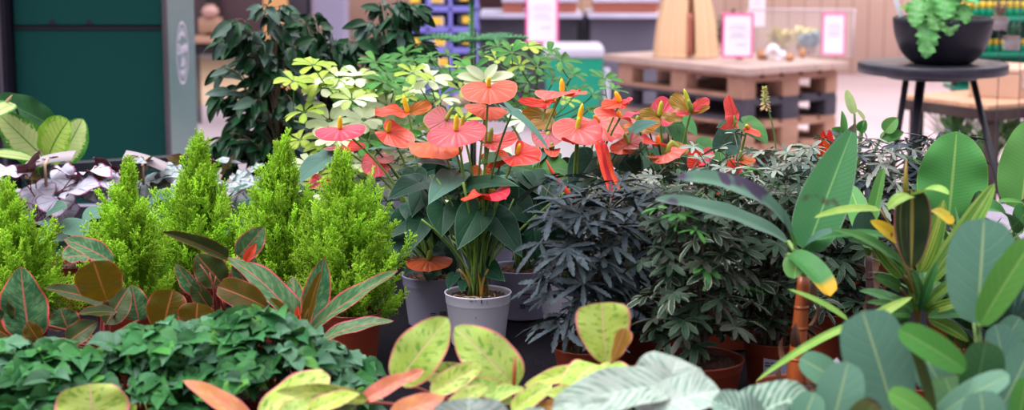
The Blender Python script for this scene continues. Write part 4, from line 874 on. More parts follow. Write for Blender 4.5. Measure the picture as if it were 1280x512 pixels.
fl((912, 170, 3.62), (922, 152, 3.6), 26, (-.3, .3, .9), SP_PINK, sd=None, fold=.5, seed=2); fl((934, 160, 3.58), (951, 171, 3.55), 11, (0, .7, .7), SP_RED, sd=(-1, -4), sk='lime', seed=3)
fl((872, 204, 3.46), (870, 186, 3.46), 22, (-.5, .2, .9), SP_RED, sd=None, fold=.8, seed=4); fl((877, 200, 3.46), (893, 192, 3.42), 22, (.2, .5, .9), SP_PINK, sd=(0, -9), sk='orange', seed=5)
fl((918, 215, 3.46), (914, 197, 3.46), 13, (-.5, .2, .9), SP_RED, sd=None, fold=.8, seed=6); fl((922, 213, 3.46), (930, 209, 3.44), 12, (.2, .5, .9), SP_RED, sd=None, seed=7); fl((926, 200, 3.5), (945, 203, 3.46), 14, (0, .6, .8), SP_OR, sd=(0, -12), sk='green', seed=8); fl((876, 226, 3.42), (868, 218, 3.40), 18, (0, .5, .8), SP_RED, sd=None, seed=9); fl((894, 238, 3.44), (904, 232, 3.42), 16, (0, .5, .8), SP_PINK, sd=None, seed=10)
for i, (a, t_, w, n, kw) in enumerate((((908, 181, 3.50), (898, 160, 3.49), 34, (-.35, .35, .9), dict(m=ANTHG, asym=-.0, bend=.15, fold=.05)), ((907, 182, 3.50), (923, 160, 3.50), 36, (.2, .35, .9), dict(m=ANTHG, bend=.15, pet=False, fold=.05)), ((930, 154, 3.62), (961, 182, 3.56), 34, (.2, .6, .7), dict(m=ANTHB)), ((898, 182, 3.58), (904, 212, 3.54), 30, (0, .3, .9), dict(m=ANTHB)), ((915, 155, 3.66), (895, 160, 3.62), 18, (0, .7, .6), {}))):
    hleaf(g, cr, a, t_, w, n, seed=90+i, **kw)
fillhearts(g, cr, 8, 880, 950, 200, 260, 3.72, seed=9, dY=.1)

# ------------------------------------------------------------ umbel plants
VAR = leafmat('schefflera_variegated', (.045, .16, .045), (.07, .21, .05), back=(.16, .33, .10), center=(.50, .62, .20), cw=.95, cn=.55, nscale=30, mid=(.40, .55, .2), midw=.04, rough=.33, spec=.5, trans=.25)
VARY = leafmat('schefflera_lime', (.28, .46, .035), (.19, .38, .03), back=(.38, .5, .1), center=(.46, .58, .09), cw=.7, cn=.6, nscale=40, mid=(.4, .5, .1), midw=.04, rough=.35, trans=.28)
CRE = leafmat('schefflera_cream', (.68, .76, .42), (.72, .80, .50), back=(.6, .66, .35), center=(.77, .83, .56), cw=.8, cn=.3, nscale=20, rough=.38, trans=.25, var=.06)
SGR = leafmat('schefflera_green', (.045, .18, .030), (.075, .25, .040), back=(.12, .29, .06), nscale=40, mid=(.10, .3, .1), midw=.04, rough=.33, spec=.5, trans=.2, var=.3)
GST = mat('green_twig', (.12, .22, .05), (.08, .16, .04), 20, .5); BRK = mat('grey_bark', (.13, .085, .06), (.20, .14, .10), 60, .8, bump=.4)
def pick(s, c):
    s = np.asarray(s); ok = s[s[:, 2] < c[2]-.05]; return ok[-1] if len(ok) else s[0]
def umbel(root, c, ax, n, L, W, m, droop=.4, seed=0, crown=None, name='leaf', arc=2*PI, a0=0, split=None):
    crown = pick(crown, c) if crown is not None and np.ndim(crown) == 2 else crown
    rs = random.Random(seed); ax = nrm(ax); x = nrm(np.cross(ax, [.3, .9, .1])); y = np.cross(ax, x); mb = MB()
    for i in range(n):
        a = a0+arc*i/n+rs.gauss(0, .1); d = nrm(math.cos(a)*x+math.sin(a)*y+ax*rs.uniform(.0, .3)); l = L*rs.uniform(.75, 1.1); b = c+d*L*.1
        nn = nrm(ax+d*.2+np.array([rs.gauss(0, .15), 0, rs.gauss(0, .1)])); V, Fc, A = strip(l, W*rs.uniform(.85, 1.15), .72, .32, 9, 2, .22, droop*rs.uniform(.6, 1.5))
        M = frame(b, b+d*l-ax*l*droop*.3, nn); mb.add(xf(V, M), Fc, A, None, 0 if split is None or i % 7 not in split else 2); tube(mb, [c, b+d*.002], .0011, 4, m=1)
    if crown is not None: tube(mb, bez(crown, crown*.4+c*.6-[0, 0, .02], c, n=8), .0016, 5, m=1)
    return mb.build(name, [m, GST, CRE], root)
cv = U(455, 262, 4.15); cv[2] = TZ
g = thing('variegated_schefflera', 'umbrella plant with yellow and cream leaves behind the lime cypresses', 'plant', cv); pot(g, cv, .075, .12, m_potg, m_soil)
stems = []
for k in range(4):
    b = cv+[random.uniform(-.02, .02), random.uniform(-.02, .02), .11]; t_ = cv+[(-.16, -.05, .06, .20)[k], random.uniform(-.05, .05), (.34, .38, .37, .33)[k]]; P_ = bez(b, b+[0, 0, .2], t_, n=14); stems.append(P_); mb = MB(); tube(mb, P_, np.linspace(.005, .003, 14), 7); mb.build('stem', GST, g)
UMB = [(423, 98, 30, VAR, (0, .95, .3), .4), (398, 104, 26, VARY, (-.2, .95, .25), .3), (448, 97, 26, VAR, (.2, .95, .25), .3), (412, 151, 30, CRE, (0, .7, .7), .35), (500, 112, 34, VARY, (0, .85, .5), .35), (392, 82, 22, VARY, (0, .98, .2), .3), (536, 99, 24, CRE, (.2, .7, .6), .5), (462, 110, 26, VARY, (0, .8, .5), .4), (380, 140, 24, VARY, (-.3, .9, .3), .5), (520, 152, 26, CRE, (.1, .6, .8), .5), (545, 160, 22, VARY, (0, .7, .6), .4), (470, 210, 26, CRE, (0, .4, .9), .5), (440, 205, 24, CRE, (0, .5, .8), .5), (400, 185, 22, VARY, (-.1, .7, .6), .4), (478, 140, 24, VAR, (0, .7, .7), .4), (455, 150, 24, CRE, (0, .8, .6), .4), (505, 190, 24, CRE, (0, .5, .9), .5), (516, 92, 22, VARY, (.2, .8, .5), .4), (508, 122, 14, VARY, (0, .4, .9), .4), (440, 125, 26, VAR, (0, .8, .5), .4), (490, 165, 26, CRE, (0, .8, .6), .3), (375, 175, 22, VARY, (-.3, .7, .6), .4), (550, 125, 20, VAR, (.1, .8, .5), .4), (385, 205, 22, CRE, (0, .6, .8), .5), (530, 205, 22, CRE, (0, .6, .8), .5), (450, 235, 24, VARY, (0, .5, .9), .5)]
rs = random.Random(31)
UMB += [(rs.uniform(365, 560), rs.uniform(85, 240), rs.uniform(20, 28), rs.choice((VARY, VAR, CRE, SGR, SGR)), (rs.gauss(0, .2), .8, .6), .4) for _ in range(26)]
for i, (x, y, L, m, n, dr) in enumerate(UMB):
    if m is not CRE: n = (n[0], .95, .32); dr = .6
    else: n = (n[0], .85, .5)
    c = U(x, y, 4.0+random.uniform(-.12, .12)); s = stems[int(np.argmin([abs(q[-1][0]-c[0]) for q in stems]))]; umbel(g, c, (n[0], -n[2], n[1]), random.choice((7, 8, 9)), L*1.12*mpx(4.0), L*.48*mpx(4.0), m, dr, i, s, split=(1, 3, 4) if m is VAR else None)
cv = U(608, 262, 4.0); cv[2] = TZ
g = thing('cream_schefflera', 'umbrella plant with a cream star of leaflets behind the largest coral spathe', 'plant', cv); pot(g, cv, .07, .115, m_potg, m_soil)
mb = MB(); P_ = bez(cv+[0, 0, .1], cv+[0, 0, .3], U(606, 102, 3.9), n=12); tube(mb, P_, .004, 7); mb.build('stem', GST, g)
for i, (x, y, ang, L) in enumerate(((606, 98, 2.35, 34), (606, 98, 1.05, 32), (606, 98, 3.02, 36), (606, 98, .2, 38), (606, 100, -.25, 30), (604, 100, -2.9, 26))):
    mb = MB(); b = U(x, y, 3.9); t_ = U(x+L*math.cos(ang), y-L*math.sin(ang)*.62, 3.88); put(mb, strip(np.linalg.norm(t_-b), 13*mpx(3.9), .45, .5, 10, 2, .2, .3), b, t_, (0, .5, .9)); mb.build('leaflet', CRE, g)
umbel(g, U(590, 88, 3.95), (0, -.5, .8), 6, 24*mpx(3.9), 9*mpx(3.9), SGR, .3, 5, P_); umbel(g, U(655, 150, 3.9), (0, -.5, .8), 7, 24*mpx(3.9), 9*mpx(3.9), CRE, .3, 6, P_); umbel(g, U(640, 200, 3.8), (0, -.7, .7), 7, 24*mpx(3.9), 9*mpx(3.9), CRE, .3, 7, P_); umbel(g, U(580, 150, 3.9), (0, -.5, .8), 7, 24*mpx(3.9), 9*mpx(3.9), VARY, .3, 8, P_)
cv = U(668, 250, 4.25); cv[2] = TZ
g = thing('green_schefflera', 'green umbrella plant with many small leaf stars left of the green bin', 'plant', cv); pot(g, cv, .075, .12, m_potg, m_soil); stems = []
for k, (dx, dz) in enumerate(((-.20, .42), (-.08, .48), (.0, .50), (.10, .44), (.18, .36))):
    b = cv+[random.uniform(-.02, .02), random.uniform(-.02, .02), .11]; P_ = bez(b, b+[0, 0, .25], cv+[dx, random.uniform(-.04, .04), dz], n=14); stems.append(P_); mb = MB(); tube(mb, P_, np.linspace(.004, .0025, 14), 7); mb.build('stem', GST, g)
GU = [(660, 58, 24), (686, 68, 24), (640, 66, 22), (622, 58, 18), (672, 84, 22), (650, 82, 22), (700, 76, 24), (715, 92, 22), (692, 100, 20), (640, 92, 22), (620, 75, 20), (600, 70, 18), (755, 98, 24), (766, 112, 20), (660, 104, 22), (705, 125, 20), (722, 112, 20), (600, 60, 16), (632, 112, 20), (680, 118, 20), (570, 85, 20), (560, 70, 18), (540, 72, 22), (518, 76, 22), (735, 138, 18), (575, 112, 20), (652, 130, 20), (742, 118, 18)]
for i, (x, y, L) in enumerate(GU):
    c = U(x, y, 4.2+random.uniform(-.15, .15)); s = stems[int(np.argmin([abs(q[-1][0]-c[0]) for q in stems]))]; umbel(g, c, (random.gauss(0, .25), -.35+random.gauss(0, .15), 1), random.choice((6, 7, 8)), L*mpx(4.2), L*.36*mpx(4.2), SGR if i % 5 else VARY, .35, 30+i, s)
# green schefflera far behind at left of centre
cv = U(500, 250, 4.6); cv[2] = TZ
g = thing('dark_schefflera', 'deep green umbrella plant half hidden between fig and yellow schefflera', 'plant', cv); pot(g, cv, .07, .115, m_potg, m_soil); mb = MB(); P_ = bez(cv+[0, 0, .1], cv+[.02, 0, .35], U(506, 96, 4.55), n=14); tube(mb, P_, .004, 7); mb.build('stem', GST, g)
for i, (x, y) in enumerate(((470, 78), (495, 82), (520, 80), (545, 88), (505, 68), (480, 92), (530, 105), (560, 98), (470, 110), (550, 120), (485, 125), (515, 135), (560, 140), (450, 135), (580, 98), (500, 160), (540, 180))):
    umbel(g, U(x, y, 4.5+random.uniform(-.1, .1)), (random.gauss(0, .2), -.3, 1), 7, 26*mpx(4.5), 9*mpx(4.5), SGR, .35, 70+i, P_)

# ------------------------------------------------------------ weeping figs
FIG = leafmat('fig_leaf', (.008, .036, .015), (.014, .058, .022), back=(.03, .09, .03), nscale=20, mid=(.03, .08, .04), midw=.05, rough=.30, spec=.45, trans=.06, var=.45, bump=.2)
FIG2 = leafmat('fig_leaf_highlight', (.05, .10, .075), (.08, .13, .11), back=(.05, .12, .05), mid=(.12, .2, .14), midw=.05, rough=.38, spec=.6, trans=.05, var=.3)  # grey gloss highlights painted into the colour of some leaves
def fig(px, Y, label, targets, seed, n, ll=.062):
    rs = random.Random(seed); base = U(px, 300, Y); base[2] = TZ; g = thing('weeping_fig', label, 'tree', base); pot(g, base, .085, .14, m_potg, m_soil)
    HT = U(px, max(6, min(t[1] for t in targets)+14), Y)[2]-base[2]; top = base+[0, 0, HT]; mb = MB(); tr = bez(base+[0, 0, .12], base+[.02, 0, HT*.5], top, n=16); tube(mb, tr, np.linspace(.010, .004, 16), 8); mb.build('trunk', BRK, g); mb = MB(); fo = MB(); br = []
    for (x, y) in targets:
        e = U(x, y, Y+rs.uniform(-.12, .12)); s = tr[min(15, max(2, int((e[2]-base[2]-.16)/HT*15)))]; m_ = s*.45+e*.55+[0, 0, .10]; P_ = bez(s, m_, e, n=12); tube(mb, P_, np.linspace(.0035, .001, 12), 5); br.append(P_)
        for k in range(3, 12):
            for q in range(2 if rs.random() < .35 else 1):
                side = 1 if (k+q) % 2 else -1; b = P_[k]+[0, 0, 0]; d = nrm(P_[k]-P_[k-1]); lat = np.cross(d, [0, 0, 1]); dd = nrm(d*rs.uniform(.3, 1)+lat*side*rs.uniform(.1, .9)+np.array([rs.gauss(0, .2), rs.gauss(0, .3), -rs.uniform(.35, 1.2)])); L = ll*rs.uniform(.7, 1.15)
                V, Fc, A = strip(L, L*rs.uniform(.38, .5), .5, .9, 8, 2, rs.uniform(.15, .5), rs.uniform(.2, .9)); b2 = b+dd*.010; M = frame(b2, b2+dd*L, nrm(np.array([rs.gauss(0, .4), -.6+rs.gauss(0, .3), .6+rs.gauss(0, .3)]))); fo.add(xf(V, M), Fc, A, None, 0 if rs.random() < .78 else 1); tube(mb, [b, b2], .0008, 4)
    mb.build('branch', BRK, g); fo.build('foliage', [FIG, FIG2], g); mb = MB(); p = base+[.03, 0, .12]; tube(mb, [p, p+[0, 0, HT-.14]], .003, 6); mb.build('support_cane', m_blk, g)
rs = random.Random(4)
def inpoly_targets(n, fn, seed):
    rs = random.Random(seed); return [fn(rs) for _ in range(n)]
def left_t(rs):
    y = rs.uniform(34, 215); c = 330+ (y-100)*.02; hw = 42+20*math.sin(min(1, y/200)*PI); x = c+rs.uniform(-1, 1)*hw; return (x, y)
T1 = inpoly_targets(38, left_t, 1)+[(268, 178), (278, 190), (275, 118), (285, 110), (280, 40), (292, 25), (352, 8), (330, 6), (286, 205), (300, 150)]
fig(345, 4.55, 'dark leafy weeping fig right of the green cabinet', T1, 3, 0)
T2 = inpoly_targets(30, lambda rs: (rs.uniform(375, 450), rs.uniform(25, 200)), 2)+[(388, 18), (372, 25)]
fig(405, 4.7, 'dark weeping fig before the steel post, behind the yellow schefflera', T2, 5, 0)
T3 = inpoly_targets(30, lambda rs: (rs.uniform(448, 535), rs.uniform(0, 130)), 3)+[(500, 0), (520, 10), (490, 4)]
fig(485, 4.75, 'dark weeping fig reaching the top edge left of the blue rack', T3, 6, 0)

# Norfolk pine
NDL = mat('pine_needle', (.08, .28, .12), (.12, .36, .15), 60, .5); pb = U(590, 250, 4.7); pb[2] = TZ
g = thing('norfolk_pine', 'small Norfolk pine with needle tiers before the blue rack', 'tree', pb); pot(g, pb, .06, .11, m_potg, m_soil)
top = U(590, -2, 4.7); mb = MB(); tube(mb, [pb+[0, 0, .1], top], [.006, .0035], 8); mb.build('trunk', mat('green_bark', (.05, .12, .05), None, 30, .6), g); cane = MB(); tube(cane, [U(594, 240, 4.72), U(594, 36, 4.72)], .0035, 6); cane.build('support_cane', m_blk, g)
nm_ = MB(); ndV = np.array([(-.0010, 0, 0), (.0010, 0, 0), (0, .0, .0012), (0, .014, .003)]); ndF = np.array([[0, 1, 3], [1, 2, 3], [2, 0, 3]])
def needles(P_, dens, nl, m=0):
    P_ = np.asarray(P_); 
    for i in range(len(P_)-1):
        d = nrm(P_[i+1]-P_[i]); 
        for k in range(dens):
            a = random.uniform(0, 2*PI); s = np.cross(d, [.3, .2, .9]); s = nrm(s); t_ = np.cross(d, s); dirv = nrm(d*.7+math.cos(a)*s+math.sin(a)*t_); b = P_[i]+(P_[i+1]-P_[i])*random.random(); M = frame(b, b+dirv, np.cross(dirv, s)); M[:3, :3] *= nl/.014; nm_.add(xf(ndV, M), ndF)
needles([pb+[0, 0, .1]+(top-pb-[0, 0, .1])*q for q in np.linspace(.45, 1, 50)], 16, .016)
bm_ = MB()
for lvl, nb, L in ((52, 7, .15), (100, 7, .17), (150, 6, .18), (0, 5, .02)):
    c = U(590, lvl, 4.7)
    for k in range(nb):
        a = 2*PI*k/nb+lvl; e = c+np.array([math.cos(a)*L, math.sin(a)*L, .01]); P_ = bez(c, (c+e)/2+[0, 0, .015], e, n=12); tube(bm_, P_, .0015, 4); needles(P_, 9, .012)
        for q in range(2, 11):
            for sd in (-1, 1): d = nrm(e-c); l = np.array([-d[1], d[0], 0])*sd; f = P_[q]+(d*.5+l)*.035*(1-q/16); tube(bm_, [P_[q], f], .0008, 4); needles([P_[q]+(f-P_[q])*v for v in np.linspace(0, 1, 4)], 9, .011)
bm_.build('branch', NDL, g); nm_.build('needles', NDL, g)

# ------------------------------------------------------------ lime cypresses
t = NT('cypress_lime'); sp = t.n('ShaderNodeSeparateXYZ'); t.t.links.new(t.attr('luv').outputs['Vector'], sp.inputs[0]); col = t.mix(sp.outputs[1], (.13, .34, .012), (.56, .90, .07)); hv = t.n('ShaderNodeHueSaturation'); t.put(hv.inputs['Color'], col); t.put(hv.inputs['Value'], t.math('ADD', t.math('MULTIPLY', t.attr('lr').outputs['Fac'], .5), .75)); CYP = t.out(hv.outputs[0], .6, .25, trans=.35)  # paler tips are new growth; bases also darkened as painted interior shade
def frond_tpl(seed, L=1.0):
    rs = random.Random(seed); V = []; Fc = []; A = []
    def spike(a, b, w, v0, v1):
        a = np.asarray(a); b = np.asarray(b); d = nrm(b-a); s = nrm(np.cross(d, [0, 0, 1])); n0 = np.cross(s, d); k = len(V)
        for q in range(3): an = 2*PI*q/3; V.append(a+(s*math.cos(an)+n0*math.sin(an))*w); A.append((0, v0, 0))
        mid = a*.35+b*.65
        for q in range(3): an = 2*PI*q/3+.5; V.append(mid+(s*math.cos(an)+n0*math.sin(an))*w*1.15); A.append((0, (v0+v1)/2, 0))
        V.append(b); A.append((0, v1, 0))
        for q in range(3): Fc.append([k+q, k+(q+1) % 3, k+3+(q+1) % 3]); Fc.append([k+q, k+3+(q+1) % 3, k+3+q]); Fc.append([k+3+q, k+3+(q+1) % 3, k+6])
    spike((0, 0, 0), (0, 1, 0), .012, .1, 1)
    n = 11
    for i in range(n):
        y = .06+.88*i/n
        for sd in (-1, 1):
            l = (.30*(1-y)**.55*min(1, .5+y*2)+.03)*rs.uniform(.75, 1.2); an = rs.uniform(.5, .85); d = np.array([sd*math.sin(an), math.cos(an), rs.gauss(0, .25)]); b = np.array([0, y+rs.uniform(-.02, .02), 0]); e = b+d*l; spike(b, e, .0095, y*.7, min(1, y+.3))
            for j in range(1, 4):
                f = j/4; bb = b+d*l*f; 
                for s2 in (-1, 1): a2 = math.atan2(d[0], d[1])+s2*.6; dd = np.array([math.sin(a2), math.cos(a2), rs.gauss(0, .3)]); ll = l*.38*(1-f*.5); spike(bb, bb+dd*ll, .0085, y*.7+.1, min(1, y+.35))
    return np.array(V), np.array(Fc), np.array(A)
FT = [frond_tpl(k) for k in range(4)]
def cypress(cx, rim, Yc, toppx, halfw, label, seed, rp=.055, hp=.10, spikes=()):
    rs = random.Random(seed); c = ppos(cx, rim, hp, Y=Yc) ; c[2] = TZ; g = thing('lemon_cypress', label, 'conifer', c, 'lime cypresses'); pot(g, c, rp, hp, m_potr, m_soil)
    base = c+[0, 0, hp-.01]; top = U(toppx[0], toppx[1], c[1]); H = top[2]-base[2]; mb = MB(); R = halfw*1.2*mpx(c[1]); tk = MB(); tube(tk, bez(base, base+[0, 0, H*.5], top-[0, 0, .02], n=10), np.linspace(.006, .001, 10), 6); ax = top-base
    def fr(b, d, L, wx=.95):
        V, Fc, A = FT[rs.randrange(4)]; nn = nrm(np.array([rs.gauss(0, 1), rs.gauss(0, 1), .2])); M = frame(b, b+d, nn); V2 = V.copy(); V2[:, 0] *= wx; V2[:, 2] *= wx; mb.add(xf(V2*L, M), Fc, A)
    N = 290
    for i in range(N):
        q = (i+.5)/N; zf = q**.9; h = zf*.88; rad = R*.78*min(1, max(.03, (.82-h)/.5))**1.15*rs.uniform(.8, 1.15)
        a = i*2.399; k = rs.uniform(.25, 1); b = base+ax*h+np.array([math.cos(a), math.sin(a), 0])*rad*k; out = np.array([math.cos(a), math.sin(a), 0]); d = nrm(out*rs.uniform(.15, 1.05)*(1.1-h)+np.array([0, 0, 1])+np.array([rs.gauss(0, .15), rs.gauss(0, .15), 0])); L = .088*rs.uniform(.6, 1.4)*(1.0-.2*h)*(.75 if h > .62 else 1); L = min(L, (H*1.02-h*H)*1.2+.03); fr(b-d*L*.2, d, L)
    for (sx_, sy_, L) in spikes: tp = U(sx_, sy_, c[1]+rs.uniform(-.03, .03)); d = nrm(np.array([rs.gauss(0, .1)+(sx_-cx)*.002, rs.gauss(0, .08), 1])); fr(tp-d*L, d, L, .7); fr(tp-d*L*1.25+[.006, 0, 0], d, L*.9, .7)
    tk.build('trunk', BRK, g); mb.build('foliage', CYP, g); return g
cypress(440, 392, 3.17, (425, 190), 58, 'lime cypress in a terracotta pot, tallest and rightmost of its row', 1, spikes=((421, 178, .07), (468, 205, .07), (452, 222, .07), (405, 222, .07), (395, 245, .07), (486, 262, .06), (415, 200, .08), (460, 215, .08), (478, 240, .06), (433, 195, .06)))
cypress(346, 392, 3.30, (354, 168), 46, 'lime cypress just left of the tallest one', 2, spikes=((354, 166, .09), (335, 200, .07), (370, 195, .07), (345, 190, .08), (320, 225, .06), (385, 225, .06)))
cypress(245, 388, 3.38, (249, 170), 50, 'lime cypress with a long thin tip before the silver begonias', 3, spikes=((249, 168, .11), (232, 210, .07), (262, 205, .08), (215, 245, .06), (285, 245, .06), (243, 190, .08)))
cypress(158, 390, 3.20, (160, 206), 46, 'lime cypress with spindly top right of the green round leaves', 4, spikes=((160, 205, .10), (132, 262, .07), (186, 275, .06), (150, 250, .08), (172, 250, .07), (120, 285, .06)))
cypress(22, 392, 3.12, (8, 232), 58, 'lime cypress cut by the left edge', 5, spikes=((-5, 235, .08), (25, 262, .07), (60, 285, .06), (45, 275, .06), (5, 245, .08)))

# ------------------------------------------------------------ begonias at the back left
BSIL = leafmat('begonia_silver', (.47, .44, .56), (.58, .56, .67), back=(.16, .05, .06), nscale=60, vein=(.10, .07, .11), radial=8, vsharp=.86, vstr=.75, margin=(.30, .07, .20), mw=.07, rough=.42, spec=.5, trans=.05, bump=.8, ispots=None, spots=((.12, .09, .13), 16, .64))
BGRN = leafmat('begonia_silver_green', (.30, .36, .38), (.50, .54, .58), back=(.20, .16, .04), nscale=90, vein=(.06, .09, .085), radial=8, vsharp=.72, vstr=.8, margin=(.11, .10, .12), mw=.06, rough=.42, trans=.05, bump=.8, spots=((.08, .11, .10), 40, .58))
BBRN = leafmat('begonia_brown', (.10, .07, .02), (.13, .12, .03), back=(.16, .04, .03), vein=(.05, .02, .02), radial=8, margin=(.20, .03, .05), mw=.07, rough=.45, trans=.2, bump=.6)
BERY = leafmat('begonia_round_green', (.055, .14, .105), (.075, .17, .12), back=(.10, .16, .06), nscale=12, vein=(.15, .27, .17), radial=9, vsharp=.90, vstr=.7, margin=(.10, .2, .12), mw=.04, rough=.40, trans=.06, bump=.4, spots=None)
STR = mat('red_hairy_stem', (.25, .05, .05), (.18, .06, .04), 30, .6)
def bego(px, py, Y, label, name='silver_begonia'):
    c = U(px, py, Y); c[2] = TZ; g = thing(name, label, 'plant', c); pot(g, c, .06, .10, m_potr, m_soil); return g, c+[0, 0, .09]
def bl(g, cr, x, y, Y, ang, L, w, n, m, seed, **k):
    a = math.radians(ang); k.setdefault('serr', .035); hleaf(g, cr, (x, y, Y), (x+L*math.cos(a), y-L*math.sin(a), Y-.06 if n[1] > .6 and n[2] > .3 else Y-.02), w, n, m, fold=k.pop('fold', .12), bend=k.pop('bend', .5), wave=k.pop('wave', .06), seed=seed, kind='begonia', wk=7, pm=STR, r=.0013, **k)
g, cr = bego(45, 270, 3.95, 'silver begonia with purple rimmed leaves below the dieffenbachia')
for i, (x, y, an, L, w, n, m) in enumerate(((18, 215, 200, 36, 46, (-.2, .8, .6), BSIL), (64, 224, -30, 30, 62, (0, .8, .6), BSIL), (48, 238, -80, 22, 48, (0, .45, .9), BSIL), (93, 236, 5, 34, 46, (.1, .8, .6), BSIL), (90, 222, 150, 26, 44, (0, .85, .5), BSIL), (112, 214, -15, 30, 34, (.2, .85, .4), BSIL), (12, 240, 240, 24, 44, (-.1, .6, .8), BSIL), (35, 210, 60, 24, 40, (0, .8, .5), BSIL), (44, 218, 200, 14, 20, (-.1, .4, .8), BBRN), (118, 218, -20, 20, 22, (.1, .5, .8), BBRN), (75, 262, -90, 24, 50, (0, .5, .8), BSIL), (130, 225, -30, 22, 36, (.1, .8, .6), BSIL), (-5, 222, 180, 30, 44, (0, .8, .6), BSIL), (70, 250, -90, 22, 50, (0, .6, .8), BSIL), (118, 240, -40, 20, 34, (.2, .6, .7), BSIL), (30, 256, -120, 20, 44, (0, .5, .8), BSIL))): bl(g, cr+np.array([random.gauss(0, .02), 0, 0]), x, y, 3.9+random.uniform(-.05, .1), an, L, w, n, m, i)
g, cr = bego(165, 265, 4.05, 'silver green begonia with a tag on a wooden peg, before the green cabinet')
for i, (x, y, an, L, w, n, m) in enumerate(((150, 218, 170, 30, 44, (0, .8, .5), BGRN), (178, 228, -70, 22, 48, (0, .55, .8), BGRN), (158, 214, 20, 30, 38, (0, .85, .4), BGRN), (200, 222, 0, 30, 36, (.1, .75, .6), BGRN), (140, 232, 200, 30, 34, (-.1, .6, .7), BGRN), (190, 238, 10, 26, 36, (.1, .6, .8), BGRN), (160, 242, -110, 22, 44, (0, .5, .8), BGRN), (200, 246, -80, 22, 44, (0, .5, .8), BGRN), (140, 252, -100, 22, 40, (0, .5, .8), BGRN), (135, 212, 140, 24, 34, (0, .9, .4), BSIL), (215, 236, -40, 22, 34, (.1, .6, .7), BGRN), (122, 236, 220, 18, 22, (0, .4, .9), BBRN), (180, 212, 60, 20, 34, (0, .9, .3), BGRN))): bl(g, cr, x, y, 4.0+random.uniform(-.05, .1), an, L, w, n, m, 20+i)
g, cr = bego(262, 262, 4.15, 'silver green begonia with brown undersides left of the weeping fig')
for i, (x, y, an, L, w, n, m) in enumerate(((225, 212, 200, 28, 40, (0, .8, .5), BGRN), (228, 204, 160, 22, 22, (0, .5, .8), BBRN), (262, 204, 0, 42, 14, (0, .96, .2), BGRN), (268, 222, 180, 30, 34, (0, .7, .6), BGRN), (292, 226, -10, 30, 38, (0, .7, .7), BGRN), (275, 238, -90, 22, 46, (0, .55, .8), BGRN), (245, 226, -60, 24, 44, (0, .6, .8), BGRN), (310, 215, 20, 24, 26, (0, .8, .5), BGRN), (255, 208, 100, 14, 30, (0, .9, .4), BBRN), (285, 208, 60, 18, 30, (0, .9, .3), BGRN), (236, 240, 220, 22, 36, (0, .5, .8), BGRN), (300, 240, -80, 22, 44, (0, .5, .8), BGRN), (255, 250, -100, 22, 44, (0, .5, .8), BGRN), (318, 232, -20, 22, 30, (0, .6, .8), BGRN))): bl(g, cr, x, y, 4.1+random.uniform(-.05, .1), an, L, w, n, m, 40+i)
def card(px0, py0, px1, py1, Y, h, label, pegx, sag):
    a, b = U(px0, py0, Y), U(px1, py1, Y); n = 14; mb = MB(); V = []
    for i in range(n+1):
        q = i/n; p = a*(1-q)+b*q+np.array([0, 0, sag*math.sin(PI*q)])
        V += [p+[0, -.03, 0], p+[0, .02, h], p+[0, .0206, h-.0006], p+[0, -.0294, -.0008]]
    mb.add(np.array(V), np.array([[4*i+k, 4*i+(k+1) % 4, 4*(i+1)+(k+1) % 4, 4*(i+1)+k] for i in range(n) for k in range(4)])); p = U(pegx, (py0+py1)/2, Y); g = thing('plant_tag', label, 'tag', [p[0], Y, TZ])
    mb.build('card', m_cardp, g)
    mk = MB()
    for i in (3, 4, 6, 8, 9): k = V[4*i]*.5+V[4*i+1]*.5+np.array([0, -.002, .0015]); box(mk, k, (.012, .004, .0015), rotm(.2))
    mk.build('card_print', m_ink, g, smooth=False); mk = MB(); zc = p[2]; tube(mk, [[p[0], Y-.030, zc-.045], [p[0], Y-.033, zc+.004], [p[0]+.001, Y-.01, zc+h*.9]], .0035, 6); mk.build('wooden_peg', m_kraft, g)
m_cardp = mat('tag_card', (.36, .30, .33), (.33, .28, .31), 6, .7, .2)
card(30, 213, 93, 198, 3.97, .016, 'pale bent plant tag on a wooden peg above the purple rimmed begonia', 61, .006); card(156, 196, 208, 212, 4.02, .013, 'pale bent plant tag on a wooden peg before the green cabinet', 182, .004)
# round leaved green begonias
g, cr = bego(100, 330, 3.62, 'round leaved green begonia between the two left cypresses', 'green_begonia')
for i, (x, y, an, L, w, n) in enumerate(((103, 274, -55, 34, 62, (.1, .65, .8)), (66, 290, 200, 34, 50, (-.2, .65, .8)), (60, 268, 20, 26, 38, (0, .7, .6)), (130, 268, 10, 26, 40, (.2, .8, .5)), (85, 300, -80, 26, 50, (0, .5, .9)), (120, 300, -60, 26, 44, (.2, .5, .9)), (40, 276, 180, 26, 40, (-.2, .6, .7)), (150, 290, -20, 24, 40, (.2, .6, .8)))):
    a = math.radians(an); hleaf(g, cr, (x, y, 3.55), (x+L*math.cos(a), y-L*math.sin(a), 3.5), w, n, BERY, fold=.06, bend=.5, wave=.03, seed=i, kind='begonia', pm=STR)
g, cr = bego(300, 330, 3.72, 'round leaved green begonia behind the gap of the middle cypresses', 'green_begonia')
